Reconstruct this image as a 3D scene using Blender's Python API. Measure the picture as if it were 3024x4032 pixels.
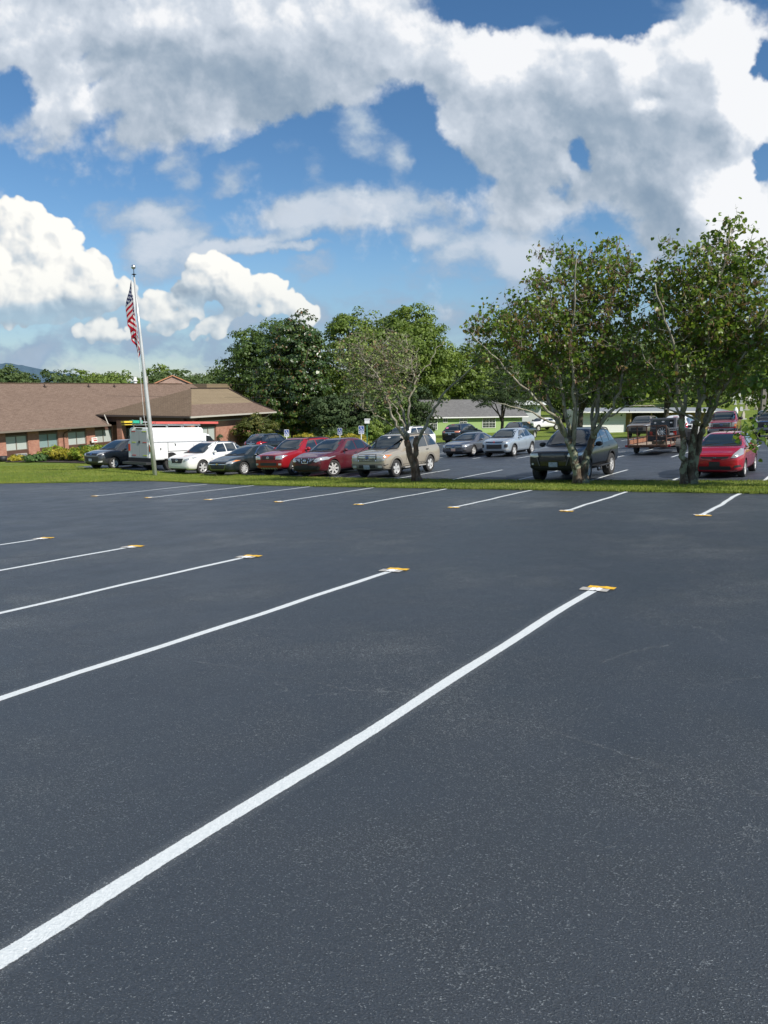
import bpy, bmesh, math, random
import numpy as np
from mathutils import Vector, Matrix, Euler
from mathutils.bvhtree import BVHTree
from mathutils.geometry import delaunay_2d_cdt
R = math.radians
random.seed(7); rng = np.random.default_rng(7)
scene = bpy.context.scene
for o in list(bpy.data.objects): bpy.data.objects.remove(o)
COL = scene.collection

# ------------------------------------------------------------------ camera
CAM_H = 1.885
PITCH = math.atan(496.0 / 2912.0)
cd = bpy.data.cameras.new('camera'); cam = bpy.data.objects.new('camera', cd); COL.objects.link(cam)
cd.sensor_fit = 'VERTICAL'; cd.sensor_height = 36.0; cd.sensor_width = 27.0; cd.lens = 26.0
cd.clip_start = 0.05; cd.clip_end = 20000
cam.location = (0, 0, CAM_H); cam.rotation_euler = (math.pi/2 - PITCH, 0, 0)
scene.camera = cam
scene.render.resolution_x = 768; scene.render.resolution_y = 1024
scene.view_settings.view_transform = 'Standard'; scene.view_settings.look = 'None'
scene.view_settings.exposure = 0.22; scene.view_settings.gamma = 1.0
scene.render.engine = 'CYCLES'

# ------------------------------------------------------------------ sun
SUN_AZ, SUN_EL = R(130), R(42)
sd = bpy.data.lights.new('sun', 'SUN'); sun = bpy.data.objects.new('sun', sd); COL.objects.link(sun)
sd.energy = 5.0; sd.angle = R(0.53); sd.color = (1.0, 0.945, 0.86)
sv = Vector((math.sin(SUN_AZ)*math.cos(SUN_EL), math.cos(SUN_AZ)*math.cos(SUN_EL), math.sin(SUN_EL)))
sun.rotation_euler = sv.to_track_quat('Z', 'Y').to_euler()

# cloud fields: centre, half-size, tilt, weight
SOFT = [(420,170,520,260,-8,.9),(900,150,620,300,0,1.1),(1350,180,560,280,6,1.0),(620,430,560,210,-16,.85),(1000,380,420,230,8,.8),
 (150,120,300,330,20,.7),(60,230,220,300,0,.55),(260,440,300,120,-32,.5),(1750,250,360,220,-10,.7),(1600,120,300,260,0,.6),
 (2050,420,420,340,0,1.0),(2350,330,460,280,0,1.0),(2700,330,380,330,0,1.1),(2850,300,300,330,0,.8),(2000,700,340,220,-20,.8),(2150,820,260,130,-25,.6),
 (2640,680,380,330,0,1.1),(2820,850,300,230,0,.9),(2500,560,330,230,0,.6),(2950,940,190,190,0,1.0),(3010,420,90,150,0,.7),(2940,700,110,130,0,.7),(1750,560,260,160,10,.5),
 (2265,560,60,75,20,-1.6),(2300,640,55,60,-30,-1.1),(2565,362,60,34,0,-.9),(300,230,110,50,-42,-1.1),(400,330,120,40,-30,-1.0),(40,400,120,120,0,-1.2),(1620,430,150,140,0,-1.3),(1750,660,200,120,10,-1.2),
 (1900,40,300,110,0,-1.2),(2350,40,330,110,0,-1.4),(3000,250,60,90,0,-1.6),(1350,570,340,140,-10,-1.0),(560,120,60,40,0,-.3),(1640,640,150,120,0,-.7),(1960,690,70,90,30,-.5),(1500,330,90,60,-30,-.5),(30,520,160,60,-25,.35),(3010,620,45,80,0,-1.6),(2200,740,90,70,0,-.7),(1120,560,180,90,0,-.9),
 (2850,40,330,70,10,.42),(2080,60,120,120,60,.30)]
VEIL = [(2088,1032,50,42,0,1.2),(880,560,90,40,-30,.6),(650,640,80,40,-20,.6),(1520,300,120,60,0,.6),(1560,640,60,90,20,.45),(1150,560,90,50,10,.5),(520,620,80,40,-20,.5),(2060,1050,110,70,0,.7),(1660,935,90,50,-5,.9),(120,1425,110,60,-30,.8),(2180,1190,260,60,0,.4),(600,870,260,90,-22,.75),(720,930,260,70,-14,.6),(470,830,180,60,0,.5),(980,970,260,36,-9,.95),(1130,990,190,20,-5,.7),
 (1350,830,330,110,-6,.8),(1560,830,300,100,0,.8),(1150,850,150,70,-20,.6),(1880,950,240,90,0,.75),(1750,1060,320,100,-10,.45),
 (2080,930,220,110,0,.6),(1280,900,260,45,0,.5),(700,690,140,70,-40,.55),(740,720,80,45,-30,.45),(900,700,100,70,-30,.6),(1000,680,60,50,50,.4),
 (1230,690,70,60,40,.5),(1260,620,60,60,50,.45),(1440,560,150,90,10,.6),(1400,470,140,70,20,.5),(170,585,60,24,-10,.5),(60,500,180,60,-20,.5),
 (1240,1060,130,60,-10,.5),(620,1050,260,150,0,.55),(1700,1230,800,130,0,.45),(900,1350,900,150,0,.40),(300,1400,600,120,0,.4),(2100,1080,240,120,0,.6),
 (900,1000,200,50,-5,.4),(2600,1050,500,160,0,.6),(2200,60,160,60,-40,.3),(2780,60,300,110,10,.6),(640,1020,160,100,0,.4)]
CUM = [(70,900,150,130,0,.75),(170,990,190,160,-20,.8),(40,1100,300,210,0,.9),(270,1120,200,110,-25,.75),(170,1200,360,80,-4,.55),(55,835,90,60,0,.4),
 (380,1185,150,50,-20,.55),(470,1150,80,50,20,.5),(800,1070,90,65,0,.7),(860,1060,70,55,0,.6),(770,1130,90,75,0,.5),(910,1115,90,70,-30,.65),(1060,1140,70,52,-10,.7),(1000,1185,140,60,-15,.55),(1130,1190,60,42,-20,.5),(1190,1240,62,48,0,.5),(960,1150,90,60,-20,.5),
 (600,1195,100,50,-10,.5),(700,1235,140,58,-28,.55),(830,1300,95,45,-35,.5),(400,1300,110,42,-4,.55),(460,1318,90,28,0,.4)]
CUMDARK = [(120,1235,420,60,-3,.9),(300,1210,260,60,-18,.6),(60,1050,80,60,0,.3),(820,1200,110,90,0,.5),(700,1160,160,80,0,.5),(470,1345,200,24,0,.6),(950,1240,140,60,-15,.4),(650,1290,130,40,-15,.5),(860,1335,120,22,-30,.3),
 (2780,500,160,260,0,.5),(2700,820,110,200,0,.5),(2860,230,70,60,0,.25)]
BRIGHT = [(3000,400,130,160,0,.6),(2900,720,110,150,0,.5),(2980,900,160,120,0,.7),(2840,880,130,120,0,.5),(2085,1035,40,35,0,.5),(1660,925,60,40,0,.5),(2030,225,120,80,0,.4),(2860,140,140,80,0,.5),(2000,210,260,130,0,.5),(1900,230,200,110,0,.3),(2350,220,300,110,0,.3),(2700,160,260,130,0,.55),(2920,260,220,240,0,.75),(2960,450,160,240,0,.7),(2870,800,190,260,-10,.75),(2600,420,130,45,10,.5),
 (60,130,160,220,0,.35),(560,60,360,100,0,.40),(1300,40,420,120,0,.35),(240,410,220,90,-30,.30),(480,330,150,90,0,.22),(1560,200,220,150,0,.30),(900,420,120,60,-40,.25),(1900,320,110,80,0,.3),(1750,530,130,60,0,.2),(2320,830,150,60,0,.3),(2100,870,160,70,0,.2)]
DARK = [(650,250,420,170,-10,.42),(900,330,460,150,0,.50),(1250,330,360,130,0,.42),(1050,500,300,110,0,.3),(2080,620,330,220,0,.55),(2150,760,260,130,0,.55),(2620,650,330,300,0,.65),(2700,860,220,180,0,.55),(2500,480,260,130,0,.3),(350,200,220,100,0,.2),(600,520,300,90,-15,.25)]
# ------------------------------------------------------------------ procedural clouds (computed noise fields over azimuth / elevation)
AZ0, AZ1, EL0, EL1 = -.72, .72, -.05, .66
def cloud_map(W=1800, H=900):
    prng = np.random.default_rng(11)
    perm = prng.permutation(256); perm = np.concatenate([perm, perm, perm]).astype(np.int32)
    ga = prng.random(256)*2*np.pi; GX = np.cos(ga).astype(np.float32); GY = np.sin(ga).astype(np.float32)
    def perlin(x, y):
        xi = np.floor(x).astype(np.int32); yi = np.floor(y).astype(np.int32)
        xf = x-xi; yf = y-yi; xi &= 255; yi &= 255
        u = xf*xf*xf*(xf*(xf*6-15)+10); v = yf*yf*yf*(yf*(yf*6-15)+10)
        def g(ix, iy, fx, fy):
            h = perm[perm[ix]+iy]; return GX[h]*fx+GY[h]*fy
        a = g(xi, yi, xf, yf); b = g(xi+1, yi, xf-1, yf); c = g(xi, yi+1, xf, yf-1); d = g(xi+1, yi+1, xf-1, yf-1)
        return (a+u*(b-a))+v*((c+u*(d-c))-(a+u*(b-a)))
    def fbm(x, y, s, o, r=.55):
        t = 0; a = 1.; n = 0
        for k in range(o):
            t = t+a*perlin(x/s*2**k+17.3*k, y/s*2**k+9.1*k); n += a; a *= r
        return t/n*1.6
    az = np.linspace(AZ0, AZ1, W, dtype=np.float32)[None, :]; el = np.linspace(EL0, EL1, H, dtype=np.float32)[:, None]
    dx = np.sin(az)*np.cos(el); dy = np.cos(az)*np.cos(el); dz = np.sin(el)+0*az
    c, s = math.cos(PITCH), math.sin(PITCH)
    dep = dy*c-dz*s; up = dy*s+dz*c
    X = (1512+2912*dx/dep).astype(np.float32); Y = (2016-2912*up/dep).astype(np.float32)
    w1 = fbm(X, Y, 620, 3); w2 = fbm(X+900, Y+3000, 620, 3)
    q1 = fbm(X+50, Y+70, 150, 6, .6); q2 = fbm(X-800, Y+400, 150, 6, .6)
    def blobs(lst, a, b, p=1.0):
        A = np.zeros_like(X); xx = X+a*w1+b*q1; yy = Y+a*w2+b*q2
        for (x, y, rx, ry, rot, w) in lst:
            m = (np.abs(xx-x) < max(rx, ry)*1.5) & (np.abs(yy-y) < max(rx, ry)*1.5)
            if not m.any(): continue
            t = math.radians(-rot); u = xx[m]-x; v = yy[m]-y
            U = (u*math.cos(t)-v*math.sin(t))/rx; V = (u*math.sin(t)+v*math.cos(t))/ry
            r2 = U*U+V*V
            A[m] += w*np.clip(1-r2/1.7, 0, 1)**2
        return A
    def sst(lo, hi, v):
        t = np.clip((v-lo)/(hi-lo), 0, 1); return t*t*(3-2*t)
    f1 = fbm(X+26*q1, Y+26*q2, 340, 7, .60); f2 = fbm(X+5000, Y, 110, 5, .6); f3 = fbm(X+40*q1, Y*1.0+7000+40*q2, 330, 6, .47)
    Ms = blobs(SOFT, 60, 55)
    dens = Ms*1.40+f1*1.20+f2*.38+.10*q1-.06
    a_soft = sst(.06, .98, dens)
    # relief towards the sun (up and to the right)
    def shift(F, sx, sy):
        return np.roll(np.roll(F, -sx, 1), -sy, 0)
    smooth = np.clip(dens, 0, 3)
    hgt = f3*1.1+f2*.12+.22*f1
    rel = (hgt-shift(hgt, 26, 24))*.95+(hgt-shift(hgt, 8, 7))*.55+(hgt-shift(hgt, 3, 2))*.35
    edge = (smooth-shift(smooth, 12, 14))
    Br = blobs(BRIGHT, 30, 60); Dk = blobs(DARK, 40, 40)
    sh = .62+.34*rel+.20*edge+.66*Br-.34*Dk-.06*sst(.7, 1.9, dens)+.03*f2+.12*f3
    # veil
    fv = fbm(X*.8+30*q1, Y*1.3+2000+30*q2, 210, 7, .60)
    Mv = blobs(VEIL, 40, 45)
    dv = Mv*1.25+fv*1.0*sst(0, .25, Mv)-.10
    a_veil = sst(.05, 1.0, dv)*.90
    veil_b = sst(.3, 1.5, dv+.2*f2)
    band = sst(980, 1380, Y)*(.50+.42*sst(-.30, .40, fv+.25*f1))
    # cumulus: heaps of puffs, nearest puff wins, lit from the upper right
    Z = np.full(X.shape, -1e9, np.float32); NXb = np.zeros_like(X); NYb = np.zeros_like(X); A = np.zeros_like(X)
    f4 = fbm(X+100, Y+900, 45, 4, .6); f5 = fbm(X+4100, Y+900, 45, 4, .6)
    xx = X+24*q1+15*f4; yy = Y+24*q2+15*f5
    c0, s0 = math.cos(PITCH), math.sin(PITCH)
    def cell(px, py):
        x = (px-1512)/2912; y = -(py-2016)/2912; d = np.array([x, c0+y*s0, -s0+y*c0]); d /= np.linalg.norm(d)
        return (math.atan2(d[0], d[1])-AZ0)/(AZ1-AZ0)*W, (math.asin(d[2])-EL0)/(EL1-EL0)*H
    ppx = (cell(1600, 1000)[0]-cell(1500, 1000)[0])/100
    for (x, y, rx, ry, rot, w) in CUM:
        n = int(24+rx*ry/330)
        t = math.radians(rot)
        for k in range(n):
            a = prng.random()*2*np.pi; q = math.sqrt(prng.random())
            u = math.cos(a)*q*rx*.88; v = math.sin(a)*q*ry*.88
            bx = x+u*math.cos(t)+v*math.sin(t); by = y-u*math.sin(t)*-1+v*math.cos(t) if rot else y+v
            if rot: bx = x+u*math.cos(t)-v*math.sin(t); by = y+u*math.sin(t)*-1*-1+v*math.cos(t)
            rr = (9+prng.random()**1.7*62)*(1.15-.65*q)*(.5+.5*w)*min(1, min(rx, ry)/70+.25)
            z0 = (1-q*q)*min(rx, ry)*.55+prng.random()*22
            ci, cj = cell(bx, by); h = int(rr*1.9*ppx)+3
            i0, i1 = max(0, int(ci)-h), min(W, int(ci)+h); j0, j1 = max(0, int(cj)-h), min(H, int(cj)+h)
            if i1 <= i0 or j1 <= j0: continue
            ux = (xx[j0:j1, i0:i1]-bx)/rr; uy = (yy[j0:j1, i0:i1]-by)/rr
            r2 = ux*ux+uy*uy; m = r2 < 1
            zz = z0+rr*np.sqrt(np.clip(1-r2, 0, 1))
            zb = Z[j0:j1, i0:i1]; m &= zz > zb
            zb[m] = zz[m]; NXb[j0:j1, i0:i1][m] = ux[m]; NYb[j0:j1, i0:i1][m] = uy[m]; A[j0:j1, i0:i1][m] = 1
    bl = 0
    for o_, a_ in ((70, .5), (34, .3), (17, .2)):
        bl = bl+a_*(1-2.2*np.abs(perlin(xx/o_+3.1, yy/o_+o_)))
    blr = (bl-shift(bl, 5, 5))+.6*(bl-shift(bl, 2, 2))
    def blur(F, n):
        for ax in (0, 1):
            G = F.copy()
            for k in range(1, n+1): G = G+np.roll(F, k, ax)+np.roll(F, -k, ax)
            F = G/(2*n+1)
        return F
    Zc = np.where(Z < -1e8, 0, Z)
    lam = .60*NXb-.62*NYb+.50*np.sqrt(np.clip(1-NXb**2-NYb**2, 0, 1))
    lam = .30*blur(lam*A, 2)+.70*blur(lam*A, 7)
    zr = blur(Zc, 3); big = (zr-shift(zr, 14, 12))/60.
    A1 = blur(A, 1); A2 = blur(A, 3)
    a_cum = np.clip(.6*A1+.4*A2, 0, 1); A3 = blur(A, 6); a_cum = sst(.30, .75, .5*a_cum+.5*A3+.55*(bl*.35+f4*.5)*sst(0, .5, A3)*sst(0, .5, 1-A3))
    Dc = blobs(CUMDARK, 12, 25)
    shc = .62+.30*lam+.34*np.clip(big, -1, 1)-.55*Dc+.10*f2+.24*f3+.22*blur(blr, 1)+.07*blur(bl, 2)
    a_cum = a_cum*(1-.6*sst(.25, .75, Dc)*sst(1120, 1300, Y))
    def ramp(v, st):
        p = [q[0] for q in st]; return np.stack([np.interp(np.clip(v, 0, 1), p, [q[1][i] for q in st]) for i in range(3)], -1).astype(np.float32)
    col_s = ramp(sh, SOFT_RAMP); col_c = ramp(shc, CUM_RAMP); hz = (.50*sst(980, 1420, Y))[..., None]; col_c = col_c*(1-hz)+np.array([.62, .70, .74], np.float32)*hz
    col_v = ramp(veil_b, VEIL_RAMP)
    col = np.zeros(X.shape+(3,), np.float32); al = np.zeros_like(X)
    for cc, aa in ((col_v, a_veil), (ramp(sst(-.3, .5, fv+.3*f1), BAND_RAMP), band), (col_s, a_soft*.975), (col_c, a_cum)):
        na = aa+al*(1-aa)
        col = (cc*aa[..., None]+col*(al*(1-aa))[..., None])/np.maximum(na, 1e-4)[..., None]; al = na
    fade = sst(0, 60, np.arange(W))*sst(0, 60, W-1-np.arange(W)); fe = sst(0, 60, H-1-np.arange(H))
    al = al*fade[None, :]*fe[:, None]
    return np.concatenate([col, al[..., None]], -1).astype(np.float32), Y
SOFT_RAMP = [(0, (.26, .35, .46)), (.30, (.355, .44, .54)), (.55, (.51, .58, .67)), (.78, (.66, .72, .80)), (1, (.95, .96, .98))]
CUM_RAMP = [(0, (.25, .34, .45)), (.30, (.40, .49, .58)), (.55, (.64, .70, .75)), (.78, (.86, .87, .86)), (1, (1.02, 1.01, .96))]
VEIL_RAMP = [(0, (.34, .45, .61)), (.5, (.46, .56, .68)), (1, (.64, .70, .78))]
BAND_RAMP = [(0, (.20, .335, .52)), (1, (.37, .47, .59))]

# ------------------------------------------------------------------ sky: Nishita sky with the clouds laid over it, by direction
world = bpy.data.worlds.new('World'); scene.world = world; world.use_nodes = True
def build_sky():
    m, Yv = cloud_map(); H, W = m.shape[:2]
    img = bpy.data.images.new('cloud_field', W, H, alpha=True, float_buffer=True)
    img.alpha_mode = 'CHANNEL_PACKED'; img.colorspace_settings.name = 'Linear Rec.709'
    img.pixels.foreach_set(m.ravel()); img.update(); img.pack()
    nt = world.node_tree; N, L = nt.nodes, nt.links; N.clear()
    def new(t, **k):
        n = N.new(t)
        for a, b in k.items(): setattr(n, a, b)
        return n
    def M(op, a, b=None, c=None):
        n = new('ShaderNodeMath', operation=op)
        for i, v in enumerate((a, b, c)):
            if v is None: continue
            if isinstance(v, (int, float)): n.inputs[i].default_value = v
            else: L.new(v, n.inputs[i])
        return n.outputs[0]
    tc = new('ShaderNodeTexCoord'); sep = new('ShaderNodeSeparateXYZ'); L.new(tc.outputs['Generated'], sep.inputs[0])
    az = M('ARCTAN2', sep.outputs[0], sep.outputs[1]); el = M('ARCSINE', sep.outputs[2])
    cb = new('ShaderNodeCombineXYZ')
    L.new(M('DIVIDE', M('SUBTRACT', az, AZ0), AZ1-AZ0), cb.inputs[0]); L.new(M('DIVIDE', M('SUBTRACT', el, EL0), EL1-EL0), cb.inputs[1])
    ti = new('ShaderNodeTexImage', extension='CLIP', interpolation='Cubic'); ti.image = img; L.new(cb.outputs[0], ti.inputs[0])
    sk = new('ShaderNodeTexSky', sky_type='NISHITA'); sk.sun_disc = False
    sk.sun_elevation = SUN_EL; sk.sun_rotation = SUN_AZ; sk.air_density = 1.0; sk.dust_density = 0.0; sk.ozone_density = 3.0; sk.altitude = 300
    hs = new('ShaderNodeHueSaturation'); hs.inputs['Saturation'].default_value = SKY_SAT; hs.inputs['Value'].default_value = SKY_VAL
    L.new(sk.outputs[0], hs.inputs['Color'])
    # scattered cloud over the rest of the sky, out of the picture
    dv = new('ShaderNodeVectorMath', operation='DIVIDE'); L.new(tc.outputs['Generated'], dv.inputs[0])
    c3 = new('ShaderNodeCombineXYZ'); zz = M('MAXIMUM', sep.outputs[2], .08)
    for q in range(3): L.new(zz, c3.inputs[q])
    L.new(c3.outputs[0], dv.inputs[1])
    nz = new('ShaderNodeTexNoise', noise_dimensions='2D'); nz.inputs['Scale'].default_value = .9; nz.inputs['Detail'].default_value = 4; L.new(dv.outputs[0], nz.inputs['Vector'])
    mr = new('ShaderNodeMapRange', interpolation_type='SMOOTHSTEP'); L.new(nz.outputs[0], mr.inputs[0])
    mr.inputs[1].default_value = .50; mr.inputs[2].default_value = .66; mr.inputs[3].default_value = 0; mr.inputs[4].default_value = .85
    a0 = M('GREATER_THAN', M('ABSOLUTE', az), AZ1-.03); a1 = M('GREATER_THAN', el, EL1-.03)
    far = M('MULTIPLY', mr.outputs[0], M('MAXIMUM', a0, a1))
    def MIX(f, a, b):
        n = new('ShaderNodeMix', data_type='RGBA')
        for i, v in ((0, f), (6, a), (7, b)):
            if isinstance(v, tuple): n.inputs[i].default_value = v + (1,)
            else: L.new(v, n.inputs[i])
        return n.outputs[2]
    c = MIX(far, hs.outputs[0], (6.5, 6.9, 7.4))
    sc = new('ShaderNodeVectorMath', operation='SCALE'); L.new(ti.outputs['Color'], sc.inputs[0]); sc.inputs['Scale'].default_value = .86/SKY_K
    c = MIX(ti.outputs['Alpha'], c, sc.outputs[0])
    bg = new('ShaderNodeBackground'); bg.inputs['Strength'].default_value = SKY_K; L.new(c, bg.inputs['Color'])
    out = new('ShaderNodeOutputWorld'); L.new(bg.outputs[0], out.inputs[0])
    world.cycles.sampling_method = 'MANUAL'; world.cycles.sample_map_resolution = 1024
SKY_SAT, SKY_VAL, SKY_K = 1.19, .95, .10
build_sky()

# ------------------------------------------------------------------ helpers
def prop(o, label=None, cat=None, group=None, kind=None):
    if label: o['label'] = label
    if cat: o['category'] = cat
    if group: o['group'] = group
    if kind: o['kind'] = kind
    return o
def empty(name, loc=(0, 0, 0), rz=0, **k):
    o = bpy.data.objects.new(name, None); COL.objects.link(o); o.location = loc; o.rotation_euler = (0, 0, rz)
    o.empty_display_size = .2; return prop(o, **k)
class MB:
    """collects shapes into one mesh"""
    def __init__(s): s.v = []; s.f = []; s.m = []
    def add(s, vs, fs, mi=0):
        b = len(s.v); s.v += [tuple(v) for v in vs]; s.f += [tuple(b+i for i in f) for f in fs]; s.m += [mi]*len(fs); return s
    def box(s, c, d, rz=0, mi=0, mat=None):
        x, y, z = d[0]/2, d[1]/2, d[2]/2
        vs = [Vector((a*x, b*y, e*z)) for e in (-1, 1) for b in (-1, 1) for a in (-1, 1)]
        Rm = mat if mat is not None else Matrix.Rotation(rz, 3, 'Z')
        vs = [Rm @ v + Vector(c) for v in vs]
        return s.add(vs, [(0, 2, 3, 1), (4, 5, 7, 6), (0, 1, 5, 4), (2, 6, 7, 3), (0, 4, 6, 2), (1, 3, 7, 5)], mi)
    def bar(s, a, b, w, h=None, mi=0):
        a = Vector(a); b = Vector(b); d = b-a; h = h or w
        m = d.to_track_quat('X', 'Z').to_matrix()
        return s.box((a+b)/2, (d.length, w, h), mat=m, mi=mi)
    def tube(s, pts, rad, n=8, caps=True, mi=0):
        pts = [Vector(p) for p in pts]
        if not hasattr(rad, '__len__'): rad = [rad]*len(pts)
        b = len(s.v); up = None
        for i, p in enumerate(pts):
            d = (pts[min(i+1, len(pts)-1)]-pts[max(i-1, 0)]).normalized()
            if up is None: up = Vector((1, 0, 0)) if abs(d.z) > .7 else Vector((0, 0, 1))
            x = d.cross(up)
            if x.length < 1e-4: x = d.orthogonal()
            x.normalize(); y = x.cross(d).normalized(); up = y
            for k in range(n):
                t = 2*math.pi*k/n; q = p+(x*math.cos(t)+y*math.sin(t))*rad[i]; s.v.append(tuple(q))
        for i in range(len(pts)-1):
            for k in range(n):
                k2 = (k+1) % n; s.f.append((b+i*n+k, b+i*n+k2, b+(i+1)*n+k2, b+(i+1)*n+k)); s.m.append(mi)
        if caps:
            s.f.append(tuple(b+k for k in range(n))[::-1]); s.m.append(mi)
            s.f.append(tuple(b+(len(pts)-1)*n+k for k in range(n))); s.m.append(mi)
        return s
    def lathe(s, prof, axis='Z', n=24, c=(0, 0, 0), mi=0):
        b = len(s.v); c = Vector(c)
        for (r, h) in prof:
            for k in range(n):
                t = 2*math.pi*k/n; a, e = r*math.cos(t), r*math.sin(t)
                q = {'Z': (a, e, h), 'Y': (a, h, -e), 'X': (h, a, e)}[axis]; s.v.append(tuple(c+Vector(q)))
        for i in range(len(prof)-1):
            for k in range(n):
                k2 = (k+1) % n; s.f.append((b+i*n+k, b+i*n+k2, b+(i+1)*n+k2, b+(i+1)*n+k)); s.m.append(mi)
        return s
    def prism(s, poly, lo, hi, axis='Z', mi=0):
        def q(a, b, h): return {'Z': (a, b, h), 'Y': (a, h, b), 'X': (h, a, b)}[axis]
        n = len(poly); vs = [q(a, b, lo) for a, b in poly]+[q(a, b, hi) for a, b in poly]
        return s.add(vs, [tuple(range(n))[::-1], tuple(range(n, 2*n))]+[(i, (i+1) % n, n+(i+1) % n, n+i) for i in range(n)], mi)
    def build(s, name, mats, parent=None, smooth=False, angle=None, **k):
        me = bpy.data.meshes.new(name); me.from_pydata(s.v, [], s.f)
        if not isinstance(mats, (list, tuple)): mats = [mats]
        for m in mats: me.materials.append(m)
        me.polygons.foreach_set('material_index', s.m)
        bm = bmesh.new(); bm.from_mesh(me); bmesh.ops.recalc_face_normals(bm, faces=bm.faces); bm.to_mesh(me); bm.free()
        if smooth:
            me.polygons.foreach_set('use_smooth', [True]*len(me.polygons))
            if angle: me.set_sharp_from_angle(angle=R(angle))
        me.update()
        o = bpy.data.objects.new(name, me); COL.objects.link(o)
        if parent: o.parent = parent
        return prop(o, **k)
def np_mesh(name, verts, faces, mat, parent=None, smooth=False, **k):
    """faces: (n,k) int array, all the same size"""
    me = bpy.data.meshes.new(name); nf, ks = faces.shape
    me.vertices.add(len(verts)); me.vertices.foreach_set('co', np.asarray(verts, np.float32).ravel())
    me.loops.add(nf*ks); me.loops.foreach_set('vertex_index', faces.astype(np.int32).ravel())
    me.polygons.add(nf); me.polygons.foreach_set('loop_start', np.arange(0, nf*ks, ks, dtype=np.int32))
    if smooth: me.polygons.foreach_set('use_smooth', np.ones(nf, bool))
    me.materials.append(mat); me.update(calc_edges=True); me.validate()
    o = bpy.data.objects.new(name, me); COL.objects.link(o)
    if parent: o.parent = parent
    return prop(o, **k)

# ------------------------------------------------------------------ materials
class NT:
    def __init__(s, name):
        s.m = bpy.data.materials.new(name); s.m.use_nodes = True; s.N = s.m.node_tree.nodes; s.L = s.m.node_tree.links
        s.b = s.N['Principled BSDF']; s.out = s.N['Material Output']
        s.tc = s.N.new('ShaderNodeTexCoord')
    def n(s, t, **k):
        q = s.N.new(t)
        for a, b in k.items(): setattr(q, a, b)
        return q
    def put(s, v, sock):
        if isinstance(v, (int, float)): sock.default_value = v
        elif isinstance(v, tuple): sock.default_value = v+(1,) if (len(v) == 3 and sock.type == 'RGBA') else v
        else: s.L.new(v, sock)
    def mth(s, op, a, b=None, c=None, clamp=False):
        q = s.n('ShaderNodeMath', operation=op, use_clamp=clamp)
        for i, v in enumerate((a, b, c)):
            if v is not None: s.put(v, q.inputs[i])
        return q.outputs[0]
    def noise(s, scale, detail=4, rough=.5, vec=None, map=None, out=0, dim='3D'):
        q = s.n('ShaderNodeTexNoise', noise_dimensions=dim); q.inputs['Scale'].default_value = scale; q.inputs['Detail'].default_value = detail; q.inputs['Roughness'].default_value = rough
        v = vec if vec is not None else s.tc.outputs['Object']
        if map:
            mp = s.n('ShaderNodeMapping'); mp.inputs['Scale'].default_value = map; s.L.new(v, mp.inputs[0]); v = mp.outputs[0]
        s.L.new(v, q.inputs['Vector']); return q.outputs[out]
    def voro(s, scale, feature='F1', vec=None, out='Distance', dim='3D'):
        q = s.n('ShaderNodeTexVoronoi', feature=feature, voronoi_dimensions=dim); q.inputs['Scale'].default_value = scale
        s.L.new(vec if vec is not None else s.tc.outputs['Object'], q.inputs['Vector']); return q.outputs[out]
    def ramp(s, x, stops, interp='LINEAR'):
        q = s.n('ShaderNodeValToRGB'); cr = q.color_ramp; cr.interpolation = interp; s.L.new(x, q.inputs[0])
        cr.elements[0].position = stops[0][0]; cr.elements[0].color = stops[0][1]+(1,)
        cr.elements[1].position = stops[-1][0]; cr.elements[1].color = stops[-1][1]+(1,)
        for p, c in stops[1:-1]: e = cr.elements.new(p); e.color = c+(1,)
        return q.outputs[0]
    def sst(s, x, lo, hi, a=0., b=1.):
        q = s.n('ShaderNodeMapRange', interpolation_type='SMOOTHSTEP'); s.put(x, q.inputs[0])
        for i, v in enumerate((lo, hi, a, b)): q.inputs[i+1].default_value = v
        return q.outputs[0]
    def mix(s, f, a, b, blend='MIX'):
        q = s.n('ShaderNodeMix', data_type='RGBA', blend_type=blend)
        s.put(f, q.inputs[0]); s.put(a, q.inputs[6]); s.put(b, q.inputs[7]); return q.outputs[2]
    def bump(s, h, strength, dist, normal=None):
        q = s.n('ShaderNodeBump'); q.inputs['Strength'].default_value = strength; q.inputs['Distance'].default_value = dist
        s.put(h, q.inputs['Height'])
        if normal is not None: s.L.new(normal, q.inputs['Normal'])
        return q.outputs[0]
    def set(s, **k):
        for a, v in k.items(): s.put(v, s.b.inputs[{'base': 'Base Color', 'rough': 'Roughness', 'metal': 'Metallic', 'normal': 'Normal', 'spec': 'Specular IOR Level', 'coat': 'Coat Weight', 'coatr': 'Coat Roughness', 'alpha': 'Alpha', 'sub': 'Subsurface Weight', 'trans': 'Transmission Weight'}[a]])
        return s
_mc = {}
def flat(name, col, rough=.5, metal=0., spec=.5, coat=0., var=.0, scale=3.):
    if name in _mc: return _mc[name]
    t = NT(name)
    if var:
        n = t.noise(scale, 5, .6); t.set(base=t.ramp(n, [(.25, tuple(c*(1-var) for c in col)), (.75, tuple(min(1, c*(1+var)) for c in col))]))
    else: t.set(base=col)
    t.set(rough=rough, metal=metal, spec=spec, coat=coat); t.b.inputs['Coat Roughness'].default_value = .04
    _mc[name] = t.m; return t.m

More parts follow.
